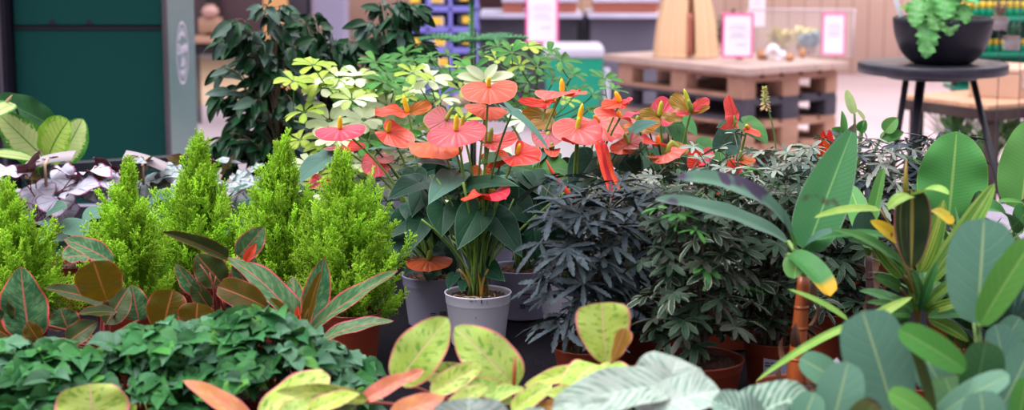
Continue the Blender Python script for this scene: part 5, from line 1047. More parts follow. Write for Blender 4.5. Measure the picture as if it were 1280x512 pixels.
for i, (x, y, an, L, w, n) in enumerate(((296, 264, -30, 28, 44, (0, .6, .8)), (285, 246, 30, 30, 34, (.1, .8, .5)), (312, 250, -10, 26, 40, (.2, .7, .6)), (210, 262, 190, 28, 50, (0, .6, .8)), (200, 250, 20, 28, 40, (0, .8, .5)), (270, 282, -90, 24, 44, (0, .5, .8)), (318, 280, -80, 26, 44, (.2, .5, .8)), (335, 255, 10, 20, 34, (.2, .7, .6)), (250, 262, 180, 24, 40, (0, .6, .8)))):
    a = math.radians(an); hleaf(g, cr, (x, y, 3.62), (x+L*math.cos(a), y-L*math.sin(a), 3.57), w, n, BERY, fold=.06, bend=.5, wave=.03, seed=20+i, kind='begonia', pm=STR)
g, cr = bego(200, 322, 3.75, 'round leaved green begonia behind the spindly cypress', 'green_begonia')
for i, (x, y, an, L, w, n) in enumerate(((190, 258, 0, 28, 50, (0, .6, .8)), (170, 250, 180, 28, 46, (0, .7, .7)), (215, 280, -60, 26, 46, (0, .6, .8)), (180, 285, -110, 26, 46, (0, .6, .8)), (225, 255, 20, 26, 40, (0, .7, .6)), (150, 262, 200, 26, 40, (0, .6, .8)))):
    a = math.radians(an); hleaf(g, cr, (x, y, 3.7), (x+L*math.cos(a), y-L*math.sin(a), 3.65), w, n, BERY, fold=.06, bend=.5, wave=.03, seed=40+i, kind='begonia', pm=STR)
# dieffenbachia
DIE = leafmat('dieffenbachia_leaf', (.05, .22, .03), (.08, .30, .04), back=(.20, .42, .05), center=(.62, .76, .30), cw=.74, cn=.18, nscale=16, mid=(.18, .38, .08), midw=.05, vein=(.25, .48, .10), vf=12, vslant=2.2, vstr=.35, rough=.3, spec=.55, trans=.3, bump=.5)
DIEL = leafmat('dieffenbachia_light', (.16, .40, .03), (.26, .50, .05), back=(.2, .42, .05), center=(.42, .60, .12), cw=.7, cn=.3, mid=(.10, .28, .03), midw=.06, vein=(.10, .30, .03), vf=10, vslant=2, vstr=.6, vsharp=.8, rough=.35, trans=.3, bump=.6)
DIED = leafmat('dieffenbachia_dark', (.02, .08, .03), (.03, .11, .04), back=(.04, .12, .04), mid=(.06, .16, .06), midw=.05, rough=.38, trans=.1)
cv = U(45, 240, 4.3); cv[2] = TZ; g = thing('dieffenbachia', 'dumb cane with broad cream centred leaves at the left edge', 'plant', cv); pot(g, cv, .07, .12, m_potg, m_soil); cr = cv+[0, 0, .11]
cleaf(g, cr, (76, 200, 4.30), (104, 148, 4.26), 46, (.3, .3, .9), DIE, a=.5, b=.6, fold=.3, wave=.03); cleaf(g, cr, (60, 199, 4.2), (86, 150, 4.14), 52, (-.1, .4, 1), DIEL, a=.5, b=.45, fold=.25, bend=.5, wave=.03, notch=.15)
cleaf(g, cr, (62, 204, 4.25), (-6, 138, 4.2), 50, (-.2, .5, .8), DIE, a=.5, b=.8, bend=.3); cleaf(g, cr, (70, 160, 4.3), (-12, 120, 4.25), 40, (.1, .45, .8), DIED, a=.6, b=.8, bend=.5, wave=.05); cleaf(g, cr, (42, 199, 4.15), (-14, 192, 4.1), 22, (0, .8, .5), DIE, a=.5, b=.6, bend=.3); cleaf(g, cr, (18, 130, 4.2), (-20, 150, 4.1), 26, (0, .5, .8), DIE, a=.5, b=.6)
cleaf(g, cr, (52, 205, 4.3), (30, 175, 4.3), 36, (0, .4, .8), DIEL, a=.5, b=.6); mb = MB(); tube(mb, bez(cr, cr+[0, 0, .08], U(48, 150, 4.3), n=8), [.012, .012, .011, .010, .009, .008, .007, .006], 10); mb.build('stem', GST, g)
mb = MB(); tube(mb, [U(4, 132, 4.2), U(13, 122, 4.18), U(15, 119, 4.17)], [.005, .003, .001], 7); mb.build('dry_tip', m_kraft, g)

# ------------------------------------------------------------ dark aralias
def aralia_mat(nm, c1, c2, back, edge, mid, **k): return leafmat(nm, c1, c2, back=back, margin=edge, mw=k.pop('mw', .16), mid=mid, midw=.10, nscale=60, rough=.45, spec=.35, trans=k.pop('trans', .08), bump=.3, var=.3, **k)
AR1 = aralia_mat('aralia_slate', (.034, .052, .062), (.072, .092, .110), (.02, .03, .025), (.05, .065, .075), (.08, .09, .10))  # lighter second tone paints grey highlights into the slate leaves
AR2 = aralia_mat('aralia_variegated', (.016, .045, .026), (.030, .060, .040), (.02, .045, .02), (.09, .12, .07), (.05, .085, .05), mw=.2)
AR2B = aralia_mat('aralia_cream_edge', (.016, .045, .026), (.030, .060, .040), (.02, .045, .02), (.34, .35, .26), (.06, .10, .06), mw=.26)
AR3 = aralia_mat('aralia_pale', (.20, .25, .19), (.28, .30, .27), (.08, .13, .06), (.36, .40, .32), (.30, .33, .27), mw=.2)
AR4 = aralia_mat('aralia_bright', (.05, .18, .04), (.08, .25, .05), (.08, .2, .05), (.07, .22, .05), (.12, .3, .1), trans=.2)
AR5 = aralia_mat('aralia_olive', (.035, .042, .030), (.06, .065, .05), (.03, .04, .02), (.11, .12, .09), (.08, .085, .06), mw=.16)
ASTM = mat('aralia_stem', (.10, .085, .07), (.17, .15, .12), 60, .7); PETD = mat('aralia_petiole', (.09, .085, .07), (.07, .09, .05), 40, .6)
def lt(L, W, serr, sf, a=.7, b=.6, bend=.3, fold=.3): return strip(L, W, a, b, 14, 1, fold, bend, serr=serr, sf=sf, base=.03)
def aralia(px, py, Y, label, toppy, spread, mats, LL, WW, seed, nst=5, nn=13, potm=m_potr, rp=.055, hp=.095, serr=.45, pet=.045, low=.12, nlf=(6, 8), lean=(0, 0), cat='plant', name='false_aralia', up=.25):
    rs = random.Random(seed); c = U(px, py, Y); c[2] = TZ; g = thing(name, label, cat, c); pot(g, c, rp, hp, potm, m_soil); base = c+[0, 0, hp-.012]; topz = U(px, toppy, Y)[2]; H = topz-base[2]; st = MB(); fo = MB(); sp_ = spread*mpx(Y)
    T = [lt(1, WW/LL, serr, sf) for sf in (6, 7, 8)]
    for s in range(nst):
        a = 2*PI*s/nst+rs.uniform(0, .5); b = base+[.018*math.cos(a), .018*math.sin(a), 0]; hh = H*rs.uniform(.78, 1.0)-.02; e = base+[sp_*.42*math.cos(a)*rs.uniform(.4, 1)+lean[0], sp_*.42*math.sin(a)*rs.uniform(.4, 1)+lean[1], hh]; P_ = bez(b, b+[0, 0, hh*.6], e, n=nn+4); tube(st, P_, np.linspace(.0042, .002, nn+4), 6)
        for k in range(2, nn+4):
            f = k/(nn+3)
            if f < low: continue
            az = k*2.4+s; el = up+(f-.4)*.9+rs.gauss(0, .15); d = np.array([math.cos(az)*math.cos(el), math.sin(az)*math.cos(el), math.sin(el)]); pl = pet*rs.uniform(.6, 1.2)*(1.15-.5*f)*(sp_/.07)**.5; q = P_[k]+d*pl; tube(st, [P_[k], P_[k]+d*pl*.5+[0, 0, .003], q], .0011, 4)
            ax = nrm(np.array([d[0]*.45, d[1]*.45, 1])+.22*np.array([rs.gauss(0, 1), rs.gauss(0, 1), 0])); n = rs.randint(*nlf); x = nrm(d-ax*np.dot(d, ax)); y = np.cross(ax, x); mi = rs.choices(range(len(mats)), weights=[m[1] for m in mats])[0]
            for j in range(n):
                aa = (j-(n-1)/2)/n*2*PI*.86; dd = nrm(x*math.cos(aa)+y*math.sin(aa)+ax*(-.18+.5*max(0, f-.75)+rs.gauss(0, .12))); L = LL*rs.uniform(.7, 1.1)*(.75+.35*math.cos(aa/2))*(1-.25*max(0, f-.7)/.3); V, Fc, A = T[rs.randrange(3)]; nn_ = nrm(ax+.35*np.array([rs.gauss(0, 1), rs.gauss(0, 1), 0])); M = frame(q, q+dd, nn_, L); fo.add(xf(V, M), Fc, A, None, mi)
    st.build('stem', ASTM, g); fo.build('foliage', [m[0] for m in mats], g); return g, c
aralia(733, 442, 2.96, 'slate leaved false aralia in the small terracotta pot nearest the white pots', 226, 104, [(AR1, 1)], .062, .0115, 1, nst=5, nn=15, rp=.056, hp=.085, pet=.045, lean=(-.01, 0), serr=.6)
aralia(795, 432, 3.10, 'slate and olive false aralia right behind the foremost terracotta pot', 226, 86, [(AR1, 3), (AR5, 2)], .062, .012, 2, nst=5, rp=.055, hp=.09)
g, c = aralia(868, 462, 2.86, 'cream edged dark aralia in the wide terracotta pot behind the pale striped leaf', 232, 105, [(AR2, 5), (AR2B, 2), (AR4, 1), (AR5, 2)], .040, .0115, 3, nst=8, nn=16, rp=.082, hp=.09, serr=.25, pet=.05)
g, c = aralia(967, 440, 2.95, 'cream edged dark aralia in the pot with a white label left of the orange stem', 225, 95, [(AR2, 5), (AR2B, 3), (AR5, 2)], .040, .0115, 4, nst=8, nn=16, rp=.052, hp=.10, serr=.25, pet=.05)
R_ = .0525*.93
mb = MB(); n = 8; V = []
for i in range(n+1):
    a = -2.06+i*.115; 
    for z_ in (.078, .030): V.append(c+[R_*1.03*math.cos(a), R_*1.03*math.sin(a), z_-.002*i*.3])
mb.add(np.array(V), np.array([[2*i+1, 2*i+3, 2*i+2, 2*i] for i in range(n)])); lb = mb.build('pot_label', mat('label_paper', (.55, .50, .72), None, 5, .5), g)
mb = MB()
for (z_, L_) in ((.0705, (4, 8)), (.0655, (5, 4, 3)), (.052, (2, 1))):
    a = -1.98
    for wd in L_:
        for q in range(wd): box(mb, c+[R_*1.045*math.cos(a), R_*1.045*math.sin(a), z_-.0008*random.random()], (.0014, .0008, .0026*random.uniform(.7, 1))); a += .036
        a += .03
mb.build('label_print', m_ink, lb, smooth=False)
aralia(770, 400, 3.36, 'olive grey aralia standing behind the slate false aralias', 212, 80, [(AR3, 4), (AR5, 3)], .05, .011, 5, rp=.055, hp=.1, nst=5, potm=m_potw, name='grey_aralia')
aralia(835, 395, 3.34, 'pale grey leaved aralia below the orange backed anthurium', 202, 95, [(AR3, 5), (AR2, 2), (AR5, 2)], .040, .011, 6, nst=7, name='grey_aralia', serr=.25)
aralia(912, 392, 3.30, 'pale grey leaved aralia in front of the blue green heart leaf', 182, 100, [(AR3, 6), (AR4, 1), (AR2, 2)], .040, .0110, 7, nst=6, name='grey_aralia', serr=.25)
aralia(990, 388, 3.34, 'pale grey leaved aralia left of the tall blotched banana leaf', 178, 100, [(AR3, 6), (AR4, 1), (AR2, 2)], .040, .0110, 8, nst=6, name='grey_aralia', serr=.25)
aralia(1045, 400, 3.2, 'shaded cream edged aralia behind the orange banana stem', 240, 90, [(AR2, 5), (AR5, 2)], .044, .013, 9, nst=5, serr=.25)
aralia(1090, 330, 3.85, 'grey aralia right behind the tall blotched banana leaf', 168, 90, [(AR3, 3), (AR1, 3), (AR4, 1)], .055, .011, 10, nst=5, name='grey_aralia')
aralia(1160, 320, 3.95, 'slate false aralia in front of the side table legs', 160, 90, [(AR1, 6), (AR3, 2)], .070, .012, 11, nst=5)
random.seed(23)
# ------------------------------------------------------------ red edged aglaonemas
AGG = leafmat('aglaonema_green', (.035, .13, .045), (.065, .17, .065), back=(.11, .09, .012), nscale=20, blot=(.13, .24, .10), blo=.45, bhi=.62, mid=(.55, .14, .13), midw=.06, vein=(.05, .12, .05), vf=11, vslant=2.4, vstr=.3, margin=(.72, .09, .13), mw=.095, rough=.36, spec=.5, trans=.14)
AGO = leafmat('aglaonema_olive', (.085, .065, .006), (.11, .055, .006), back=(.08, .12, .03), nscale=20, blot=(.05, .06, .008), blo=.45, bhi=.62, mid=(.50, .16, .06), midw=.06, vein=(.09, .11, .02), vf=10, vslant=2.2, vstr=.35, margin=(.52, .09, .06), mw=.06, rough=.38, trans=.22, tcol=(.28, .16, .01))
AGD = leafmat('aglaonema_dark', (.035, .06, .018), (.05, .075, .02), back=(.09, .08, .015), mid=(.35, .10, .05), midw=.07, margin=(.38, .07, .05), mw=.06, vf=10, vein=(.06, .09, .03), rough=.38, trans=.12)
PKST = mat('pink_petiole', (.46, .09, .10), (.34, .10, .07), 20, .4)
def agl(px, py, Y, label, name='red_edged_aglaonema', rp=.06, hp=.10, pm=m_potr):
    c = U(px, py, Y); c[2] = TZ; g = thing(name, label, 'plant', c); pot(g, c, rp, hp, pm, m_soil); return g, c+[0, 0, hp-.01]
K = dict(a=.5, b=.75)
def ag(g, cr, p0, t_, w, n, m, pm=PKST, **k):
    for kk, v in K.items(): k.setdefault(kk, v)
    k.setdefault('wave', .045); k.setdefault('wf', 2.2); k.setdefault('fold', .28); k.setdefault('seed', random.randrange(999)); return cleaf(g, cr+np.array([random.uniform(-.01, .01)]*2+[0]), p0, t_, w, n, m, pm, r=k.pop('r', .0024), **k)
g, cr = agl(130, 430, 2.92, 'red edged aglaonema with a big upright green leaf at far left')
Y = 2.86
ag(g, cr, (38, 424, Y), (26, 333, Y), 68, (-.15, .3, 1), AGG, bend=.25, fold=.15); ag(g, cr, (134, 375, Y), (117, 326, Y-.02), 62, (.05, .35, 1), AGO, b=.35, a=.6, bend=.35, notch=.1); ag(g, cr, (130, 378, Y+.05), (55, 360, Y), 28, (-.2, .7, .6), AGD, bend=.3)
ag(g, cr, (141, 328, Y+.08), (80, 299, Y+.08), 32, (.3, .7, .6), AGG, bend=.5, fold=.3); ag(g, cr, (112, 320, Y+.12), (78, 322, Y+.1), 34, (-.1, .8, .6), AGG, b=.5); ag(g, cr, (174, 400, Y+.06), (165, 356, Y+.06), 48, (-.2, .3, 1), AGG, bend=.2); ag(g, cr, (203, 412, Y), (216, 362, Y), 54, (.1, .3, 1), AGO, b=.4)
ag(g, cr, (245, 412, Y-.05), (247, 378, Y-.05), 48, (0, .4, 1), AGO, b=.35, notch=.12); ag(g, cr, (84, 428, Y-.05), (122, 402, Y-.04), 32, (.1, .6, .8), AGD); ag(g, cr, (48, 424, Y-.05), (34, 402, Y-.05), 26, (-.2, .4, .9), AGO); ag(g, cr, (145, 390, Y-.02), (98, 392, Y-.05), 20, (0, .8, .6), AGD); ag(g, cr, (85, 410, Y+.05), (75, 385, Y+.05), 44, (0, .3, 1), AGG)
ag(g, cr, (132, 405, Y), (160, 360, Y+.05), 36, (.3, .4, .8), AGD); ag(g, cr, (20, 425, Y), (-14, 405, Y), 30, (-.3, .4, .8), AGO); ag(g, cr, (12, 400, Y), (2, 370, Y), 30, (-.3, .4, .8), AGD)
g, cr = agl(278, 430, 2.98, 'red edged aglaonema with curling leaves in front of the middle cypresses')
Y = 2.92
ag(g, cr, (378, 412, Y-.04), (285, 322, Y), 44, (.45, .75, .6), AGG, bend=.75, fold=.25, nv=24); ag(g, cr, (284, 322, Y), (202, 290, Y-.02), 30, (-.1, .5, .8), AGD, bend=.8, fold=.9, pet=False, a=.3); ag(g, cr, (298, 320, Y+.05), (330, 283, Y+.06), 34, (.5, .3, .8), AGG, fold=.3); ag(g, cr, (306, 326, Y), (320, 304, Y), 14, (.3, .4, .8), SP_RED, pet=False, fold=.5)
ag(g, cr, (277, 354, Y+.05), (246, 318, Y+.05), 44, (-.2, .5, .8), AGD); ag(g, cr, (250, 369, Y), (220, 329, Y), 24, (-.4, .4, .8), AGG, fold=.4); ag(g, cr, (333, 384, Y-.06), (272, 358, Y-.06), 38, (-.1, .55, .8), AGO, bend=.7, b=.4); ag(g, cr, (322, 378, Y), (292, 328, Y), 32, (-.1, .4, .9), AGG, bend=.4); ag(g, cr, (340, 385, Y+.02), (318, 330, Y+.03), 36, (.1, .5, .9), AGG)
ag(g, cr, (262, 385, Y), (240, 350, Y), 26, (-.3, .5, .8), AGD); ag(g, cr, (310, 365, Y+.04), (316, 318, Y+.06), 22, (.6, .3, .6), AGG, fold=.4)
mb = MB()
for a_, b_, t_ in (((270, 385), (262, 340), 5), ((285, 385), (250, 330), 5), ((277, 380), (290, 350), 4), ((262, 382), (270, 345), 4)): tube(mb, bez(cr+[random.gauss(0, .008), 0, 0], U(a_[0], a_[1]-10, Y-.04), U(b_[0], b_[1], Y-.04), n=8), np.linspace(t_*.0007, .0008, 8), 8)
mb.build('pink_stems', PKST, g)
g, cr = agl(384, 432, 2.90, 'red edged aglaonema with pointed leaves spreading before the tallest cypress')
Y = 2.84
ag(g, cr, (387, 408, Y+.04), (405, 322, Y+.06), 38, (.25, .3, .9), AGG, bend=-.2); ag(g, cr, (382, 412, Y), (402, 338, Y), 20, (-.4, .3, .9), AGO, fold=.5); ag(g, cr, (388, 412, Y), (497, 338, Y-.02), 30, (-.2, .75, .6), AGG, fold=.35, bend=.25); ag(g, cr, (402, 424, Y-.04), (492, 401, Y-.06), 26, (0, .85, .5), AGG, bend=.5)
ag(g, cr, (372, 408, Y-.03), (372, 382, Y-.03), 12, (0, .4, .9), SP_RED, pet=False, fold=.6); ag(g, cr, (370, 410, Y-.03), (386, 384, Y-.03), 11, (0, .4, .9), AGO, pet=False, fold=.6); ag(g, cr, (375, 405, Y+.05), (366, 345, Y+.08), 30, (-.2, .3, .9), AGG); ag(g, cr, (360, 405, Y+.03), (338, 372, Y+.03), 26, (-.2, .5, .8), AGO)

# ------------------------------------------------------------ lime aglaonemas, nearest
LIME = leafmat('aglaonema_lime', (.46, .64, .10), (.60, .76, .22), back=(.5, .5, .14), nscale=22, blot=(.17, .38, .05), blo=.54, bhi=.64, mid=(.80, .58, .34), midw=.045, vein=(.62, .68, .28), vf=10, vslant=2.2, vstr=.3, margin=(.90, .25, .27), mw=.085, rough=.42, spec=.45, trans=.22, tcol=(.5, .7, .1))
LIMG = leafmat('aglaonema_lime_olive', (.20, .30, .03), (.30, .38, .06), back=(.3, .3, .05), nscale=22, blot=(.08, .17, .03), blo=.5, bhi=.62, mid=(.5, .45, .15), midw=.05, vein=(.3, .35, .1), vf=10, vslant=2.2, vstr=.3, margin=(.62, .35, .2), mw=.05, rough=.42, trans=.22)  # greener olive leaf, darker than the lime one
PINK = leafmat('aglaonema_pink', (.82, .22, .18), (.70, .30, .10), back=(.75, .25, .15), nscale=22, blot=(.72, .40, .15), blo=.5, bhi=.64, mid=(.9, .35, .3), midw=.06, vein=(.8, .3, .2), vf=9, vslant=2, vstr=.3, margin=(.88, .24, .26), mw=.09, rough=.42, trans=.25, tcol=(.8, .25, .1))
PKB = leafmat('aglaonema_pinkbrown', (.50, .20, .05), (.42, .22, .04), back=(.5, .2, .06), nscale=20, mid=(.8, .3, .25), midw=.1, margin=(.85, .25, .25), mw=.1, rough=.42, trans=.25)
g, cr = agl(598, 560, 2.40, 'lime aglaonema with two large pink rimmed leaves in front of the white pot', 'lime_aglaonema'); Y = 2.34
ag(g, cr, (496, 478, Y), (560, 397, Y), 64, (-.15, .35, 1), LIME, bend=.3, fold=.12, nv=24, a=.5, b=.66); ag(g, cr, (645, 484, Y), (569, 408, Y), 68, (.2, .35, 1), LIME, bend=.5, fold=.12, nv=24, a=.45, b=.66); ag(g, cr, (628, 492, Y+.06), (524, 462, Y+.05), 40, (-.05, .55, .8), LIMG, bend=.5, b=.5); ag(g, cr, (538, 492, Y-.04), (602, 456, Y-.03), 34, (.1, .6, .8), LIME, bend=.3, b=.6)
ag(g, cr, (452, 502, Y-.06), (522, 466, Y-.05), 26, (-.2, .6, .8), PINK, bend=.4, fold=.4); ag(g, cr, (486, 524, Y-.1), (556, 496, Y-.1), 34, (0, .6, .8), PINK, bend=.6, fold=.2); ag(g, cr, (505, 475, Y-.02), (530, 462, Y-.02), 16, (0, .5, .8), PINK, pet=False)
ag(g, cr, (592, 505, Y-.05), (655, 484, Y-.02), 26, (0, .8, .6), LIME, bend=.4); ag(g, cr, (604, 500, Y), (586, 470, Y), 16, (0, .3, .9), PKB, pet=False); ag(g, cr, (640, 500, Y-.02), (575, 480, Y-.05), 34, (0, .7, .7), LIME, bend=.6); ag(g, cr, (560, 512, Y-.08), (610, 482, Y-.08), 28, (0, .7, .7), LIME); ag(g, cr, (640, 515, Y-.1), (690, 480, Y-.06), 30, (0, .7, .7), LIME, bend=.5)
mb = MB(); tube(mb, [U(642, 484, Y-.02), U(643, 465, Y-.02), U(644, 446, Y-.02)], [.003, .0028, .0018], 8); mb.build('leaf_shoot', mat('rust_shoot', (.45, .10, .04), None, 20, .4), g)
g, cr = agl(752, 545, 2.42, 'lime aglaonema with one upright broad leaf in front of the terracotta pots', 'lime_aglaonema'); Y = 2.36
ag(g, cr, (757, 455, Y), (752, 378, Y), 72, (.0, .3, 1), LIME, bend=.2, fold=.22, nv=24, a=.7, b=.22, notch=.35, wave=.03); ag(g, cr, (765, 452, Y-.03), (781, 410, Y-.03), 26, (.35, .3, .9), PKB, a=.7, b=.2, notch=.5, fold=.5, bend=.1); ag(g, cr, (741, 462, Y), (655, 482, Y-.03), 26, (0, .7, .7), LIME, bend=.4); ag(g, cr, (748, 456, Y-.03), (702, 500, Y-.1), 44, (-.1, .8, .6), LIME, bend=1.0, fold=.15)
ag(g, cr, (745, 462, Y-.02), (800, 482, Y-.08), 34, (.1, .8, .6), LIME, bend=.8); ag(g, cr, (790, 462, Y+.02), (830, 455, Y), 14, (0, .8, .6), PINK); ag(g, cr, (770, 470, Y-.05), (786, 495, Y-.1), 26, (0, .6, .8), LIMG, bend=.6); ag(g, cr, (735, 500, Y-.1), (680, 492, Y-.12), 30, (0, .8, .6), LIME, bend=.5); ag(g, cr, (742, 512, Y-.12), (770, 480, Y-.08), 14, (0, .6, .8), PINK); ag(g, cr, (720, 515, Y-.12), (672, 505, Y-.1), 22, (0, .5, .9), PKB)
g, cr = agl(395, 560, 2.38, 'lime aglaonema with a salmon leaf below the green mounded plant', 'lime_aglaonema'); Y = 2.30
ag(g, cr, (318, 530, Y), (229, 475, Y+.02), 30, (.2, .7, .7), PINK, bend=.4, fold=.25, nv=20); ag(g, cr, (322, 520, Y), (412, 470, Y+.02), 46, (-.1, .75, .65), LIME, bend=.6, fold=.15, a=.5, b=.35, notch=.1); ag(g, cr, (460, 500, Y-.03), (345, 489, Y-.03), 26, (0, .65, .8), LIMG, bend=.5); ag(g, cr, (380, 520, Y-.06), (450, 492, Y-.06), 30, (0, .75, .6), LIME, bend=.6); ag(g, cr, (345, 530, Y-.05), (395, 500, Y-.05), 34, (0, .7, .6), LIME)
ag(g, cr, (408, 520, Y-.03), (446, 505, Y-.04), 22, (0, .4, .9), AGG)
g, cr = agl(118, 580, 2.40, 'lime aglaonema peeping up at the bottom left under the mounded plant', 'lime_aglaonema'); Y = 2.34
ag(g, cr, (122, 545, Y), (112, 479, Y), 96, (0, .45, 1), LIME, bend=.5, fold=.1, a=.5, b=.35, nv=20); ag(g, cr, (140, 540, Y), (170, 505, Y), 40, (.2, .6, .7), LIMG)
# ------------------------------------------------------------ pale feathered leaves (bottom)
WHT = leafmat('calathea_white', (.15, .29, .20), (.24, .38, .28), back=(.3, .2, .25), nscale=12, blot=(.52, .61, .54), blo=.35, bhi=.6, bvec=(2, 20), mid=(.66, .76, .66), midw=.04, vein=(.60, .68, .61), vf=14, vslant=3.0, vstr=.7, vsharp=.4, margin=(.5, .6, .5), mw=.05, rough=.42, spec=.45, trans=.12)
WHG = leafmat('calathea_striped', (.09, .20, .14), (.13, .25, .17), back=(.1, .2, .12), nscale=12, blot=(.30, .42, .34), blo=.5, bhi=.62, mid=(.45, .6, .45), midw=.05, vein=(.52, .64, .55), vf=12, vslant=3.0, vstr=.85, vsharp=.45, rough=.40, trans=.1)
g, cr = agl(840, 640, 2.2, 'pale feathered calathea with white striped leaves along the bottom edge', 'pale_calathea'); Y = 2.12
ag(g, cr, (815, 530, Y), (848, 447, Y+.02), 96, (.1, .55, .9), WHT, pm=STEMD, bend=.7, fold=.12, a=.5, b=.3, nv=24, wave=.02); ag(g, cr, (812, 515, Y-.03), (900, 488, Y-.02), 66, (.15, .8, .6), WHT, pm=STEMD, bend=.6, a=.5, b=.5, nv=24); ag(g, cr, (850, 480, Y), (690, 512, Y-.05), 66, (-.1, .75, .7), WHT, pm=STEMD, bend=.5, a=.5, b=.55, nv=24); ag(g, cr, (800, 560, Y-.05), (720, 500, Y-.05), 60, (0, .7, .7), WHT, pm=STEMD, bend=.4)
g, cr = agl(590, 660, 2.15, 'very pale leaf top at the bottom edge below the two big lime leaves', 'pale_calathea'); Y = 2.05
ag(g, cr, (590, 580, Y), (585, 497, Y), 110, (0, .6, .9), WHT, pm=STEMD, bend=.8, a=.5, b=.3, nv=20); ag(g, cr, (620, 570, Y), (680, 510, Y), 50, (.2, .7, .7), WHT, pm=STEMD, bend=.6)
g, cr = agl(950, 640, 2.2, 'dark green calathea with white ribs at the bottom, left of the rubber plant', 'striped_calathea'); Y = 2.10
ag(g, cr, (900, 545, Y), (1012, 492, Y), 70, (-.1, .7, .8), WHG, pm=STEMD, bend=1.1, fold=.1, a=.45, b=.5, nv=26); ag(g, cr, (960, 540, Y-.04), (890, 500, Y-.04), 56, (-.2, .7, .7), WHG, pm=STEMD, bend=.8, a=.5, b=.5, nv=24); ag(g, cr, (960, 545, Y-.06), (1010, 515, Y-.04), 50, (.2, .7, .7), WHG, pm=STEMD, bend=.8, nv=24)

# ------------------------------------------------------------ grape ivy mound
IVY = leafmat('ivy_leaf', (.026, .125, .032), (.042, .18, .045), back=(.05, .15, .05), nscale=30, mid=(.07, .22, .10), midw=.05, vein=(.06, .2, .09), vf=7, vslant=1.6, vstr=.4, rough=.40, spec=.35, trans=.12, var=.35)
IVYB = leafmat('ivy_leaf_sheen', (.060, .165, .088), (.085, .20, .11), back=(.07, .18, .07), mid=(.12, .28, .18), midw=.05, vein=(.1, .25, .15), vf=7, vstr=.4, rough=.42, spec=.45, trans=.08, var=.25)  # grey-blue sheen painted into the leaf colour
IVYD = leafmat('ivy_leaf_fresh', (.07, .26, .04), (.10, .32, .05), back=(.1, .3, .06), mid=(.12, .34, .08), midw=.05, rough=.38, trans=.2)
def ivy(px, Y, label, shape, seed, n, rp=.065, blue=.16):
    rs = random.Random(seed); c = U(px, 560, Y); c[2] = TZ; g = thing('grape_ivy', label, 'plant', c); pot(g, c, rp, .10, m_potr, m_soil); cr = c+[0, 0, .09]; st = MB(); fo = MB(); T = [heart(1, .95, 'ivy', 3, .12+.1*k, 0, .5+.3*k, .04, 5, 0, 0, k, 2) for k in range(3)]
    for i in range(n):
        x = rs.uniform(shape[0][0], shape[-1][0]); ytop = np.interp(x, [s[0] for s in shape], [s[1] for s in shape]); y = ytop+abs(rs.gauss(0, 1))*45+rs.uniform(0, 14); y = min(y, 545); Yq = Y+.03-(y-ytop)*.0018+rs.gauss(0, .03); q = U(x, y, Yq); st_ = q+np.array([rs.gauss(0, .01), rs.uniform(0, .02), -.025]); 
        if i % 5 == 0: tube(fo, bez(cr, cr*.5+st_*.5+[0, 0, .05], st_, n=8), .0012, 5, m=3)
        tube(fo, [st_, q], .0009, 4, m=3); out = nrm(np.array([q[0]-c[0], q[1]-c[1], 0])); 
        for j in (-1, 0, 1):
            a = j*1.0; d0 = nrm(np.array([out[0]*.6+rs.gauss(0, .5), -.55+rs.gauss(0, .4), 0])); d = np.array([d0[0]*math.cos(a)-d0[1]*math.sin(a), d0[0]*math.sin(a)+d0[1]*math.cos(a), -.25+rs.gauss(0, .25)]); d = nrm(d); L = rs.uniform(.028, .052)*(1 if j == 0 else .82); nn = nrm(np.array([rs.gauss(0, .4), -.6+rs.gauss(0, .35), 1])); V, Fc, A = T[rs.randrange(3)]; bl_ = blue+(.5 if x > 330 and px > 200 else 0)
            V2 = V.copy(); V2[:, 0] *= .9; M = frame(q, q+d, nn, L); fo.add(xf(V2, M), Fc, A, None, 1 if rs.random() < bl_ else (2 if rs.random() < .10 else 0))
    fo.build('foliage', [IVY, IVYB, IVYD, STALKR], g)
ivy(345, 2.62, 'green grape ivy mound left of the two big lime leaves', [(215, 450), (240, 415), (285, 384), (320, 380), (350, 392), (390, 415), (430, 432), (462, 462)], 1, 215)
ivy(170, 2.60, 'green grape ivy mound in the middle of the lower left', [(70, 456), (110, 436), (150, 412), (190, 396), (225, 402), (260, 428), (290, 456)], 2, 170)
ivy(30, 2.55, 'green grape ivy mound in the bottom left corner', [(-20, 440), (20, 424), (60, 420), (100, 440), (130, 462)], 3, 150)

# ------------------------------------------------------------ bananas
BAN = leafmat('banana_leaf', (.055, .20, .07), (.075, .24, .085), back=(.10, .25, .10), nscale=8, mid=(.22, .42, .15), midw=.05, vein=(.10, .28, .11), vf=26, vslant=3, vstr=.12, vsharp=.3, spots=((.075, .06, .04), 20, .565), rough=.36, spec=.45, trans=.16, bump=.12, margin=(.28, .42, .28), mw=.025)
BANP = leafmat('banana_leaf_blotched', (.085, .17, .13), (.10, .21, .15), back=(.10, .30, .05), nscale=8, mid=(.10, .25, .16), midw=.05, vein=(.10, .22, .15), vf=26, vslant=3, vstr=.12, vsharp=.3, spots=((.065, .045, .085), 14, .55), rough=.36, spec=.5, trans=.1, bump=.12)
BANG = leafmat('banana_leaf_fresh', (.09, .29, .07), (.12, .34, .09), back=(.12, .3, .08), nscale=8, mid=(.30, .50, .14), midw=.06, vein=(.13, .33, .10), vf=26, vslant=3, vstr=.12, vsharp=.3, rough=.36, spec=.45, trans=.22, bump=.12, margin=(.22, .40, .10), mw=.025)
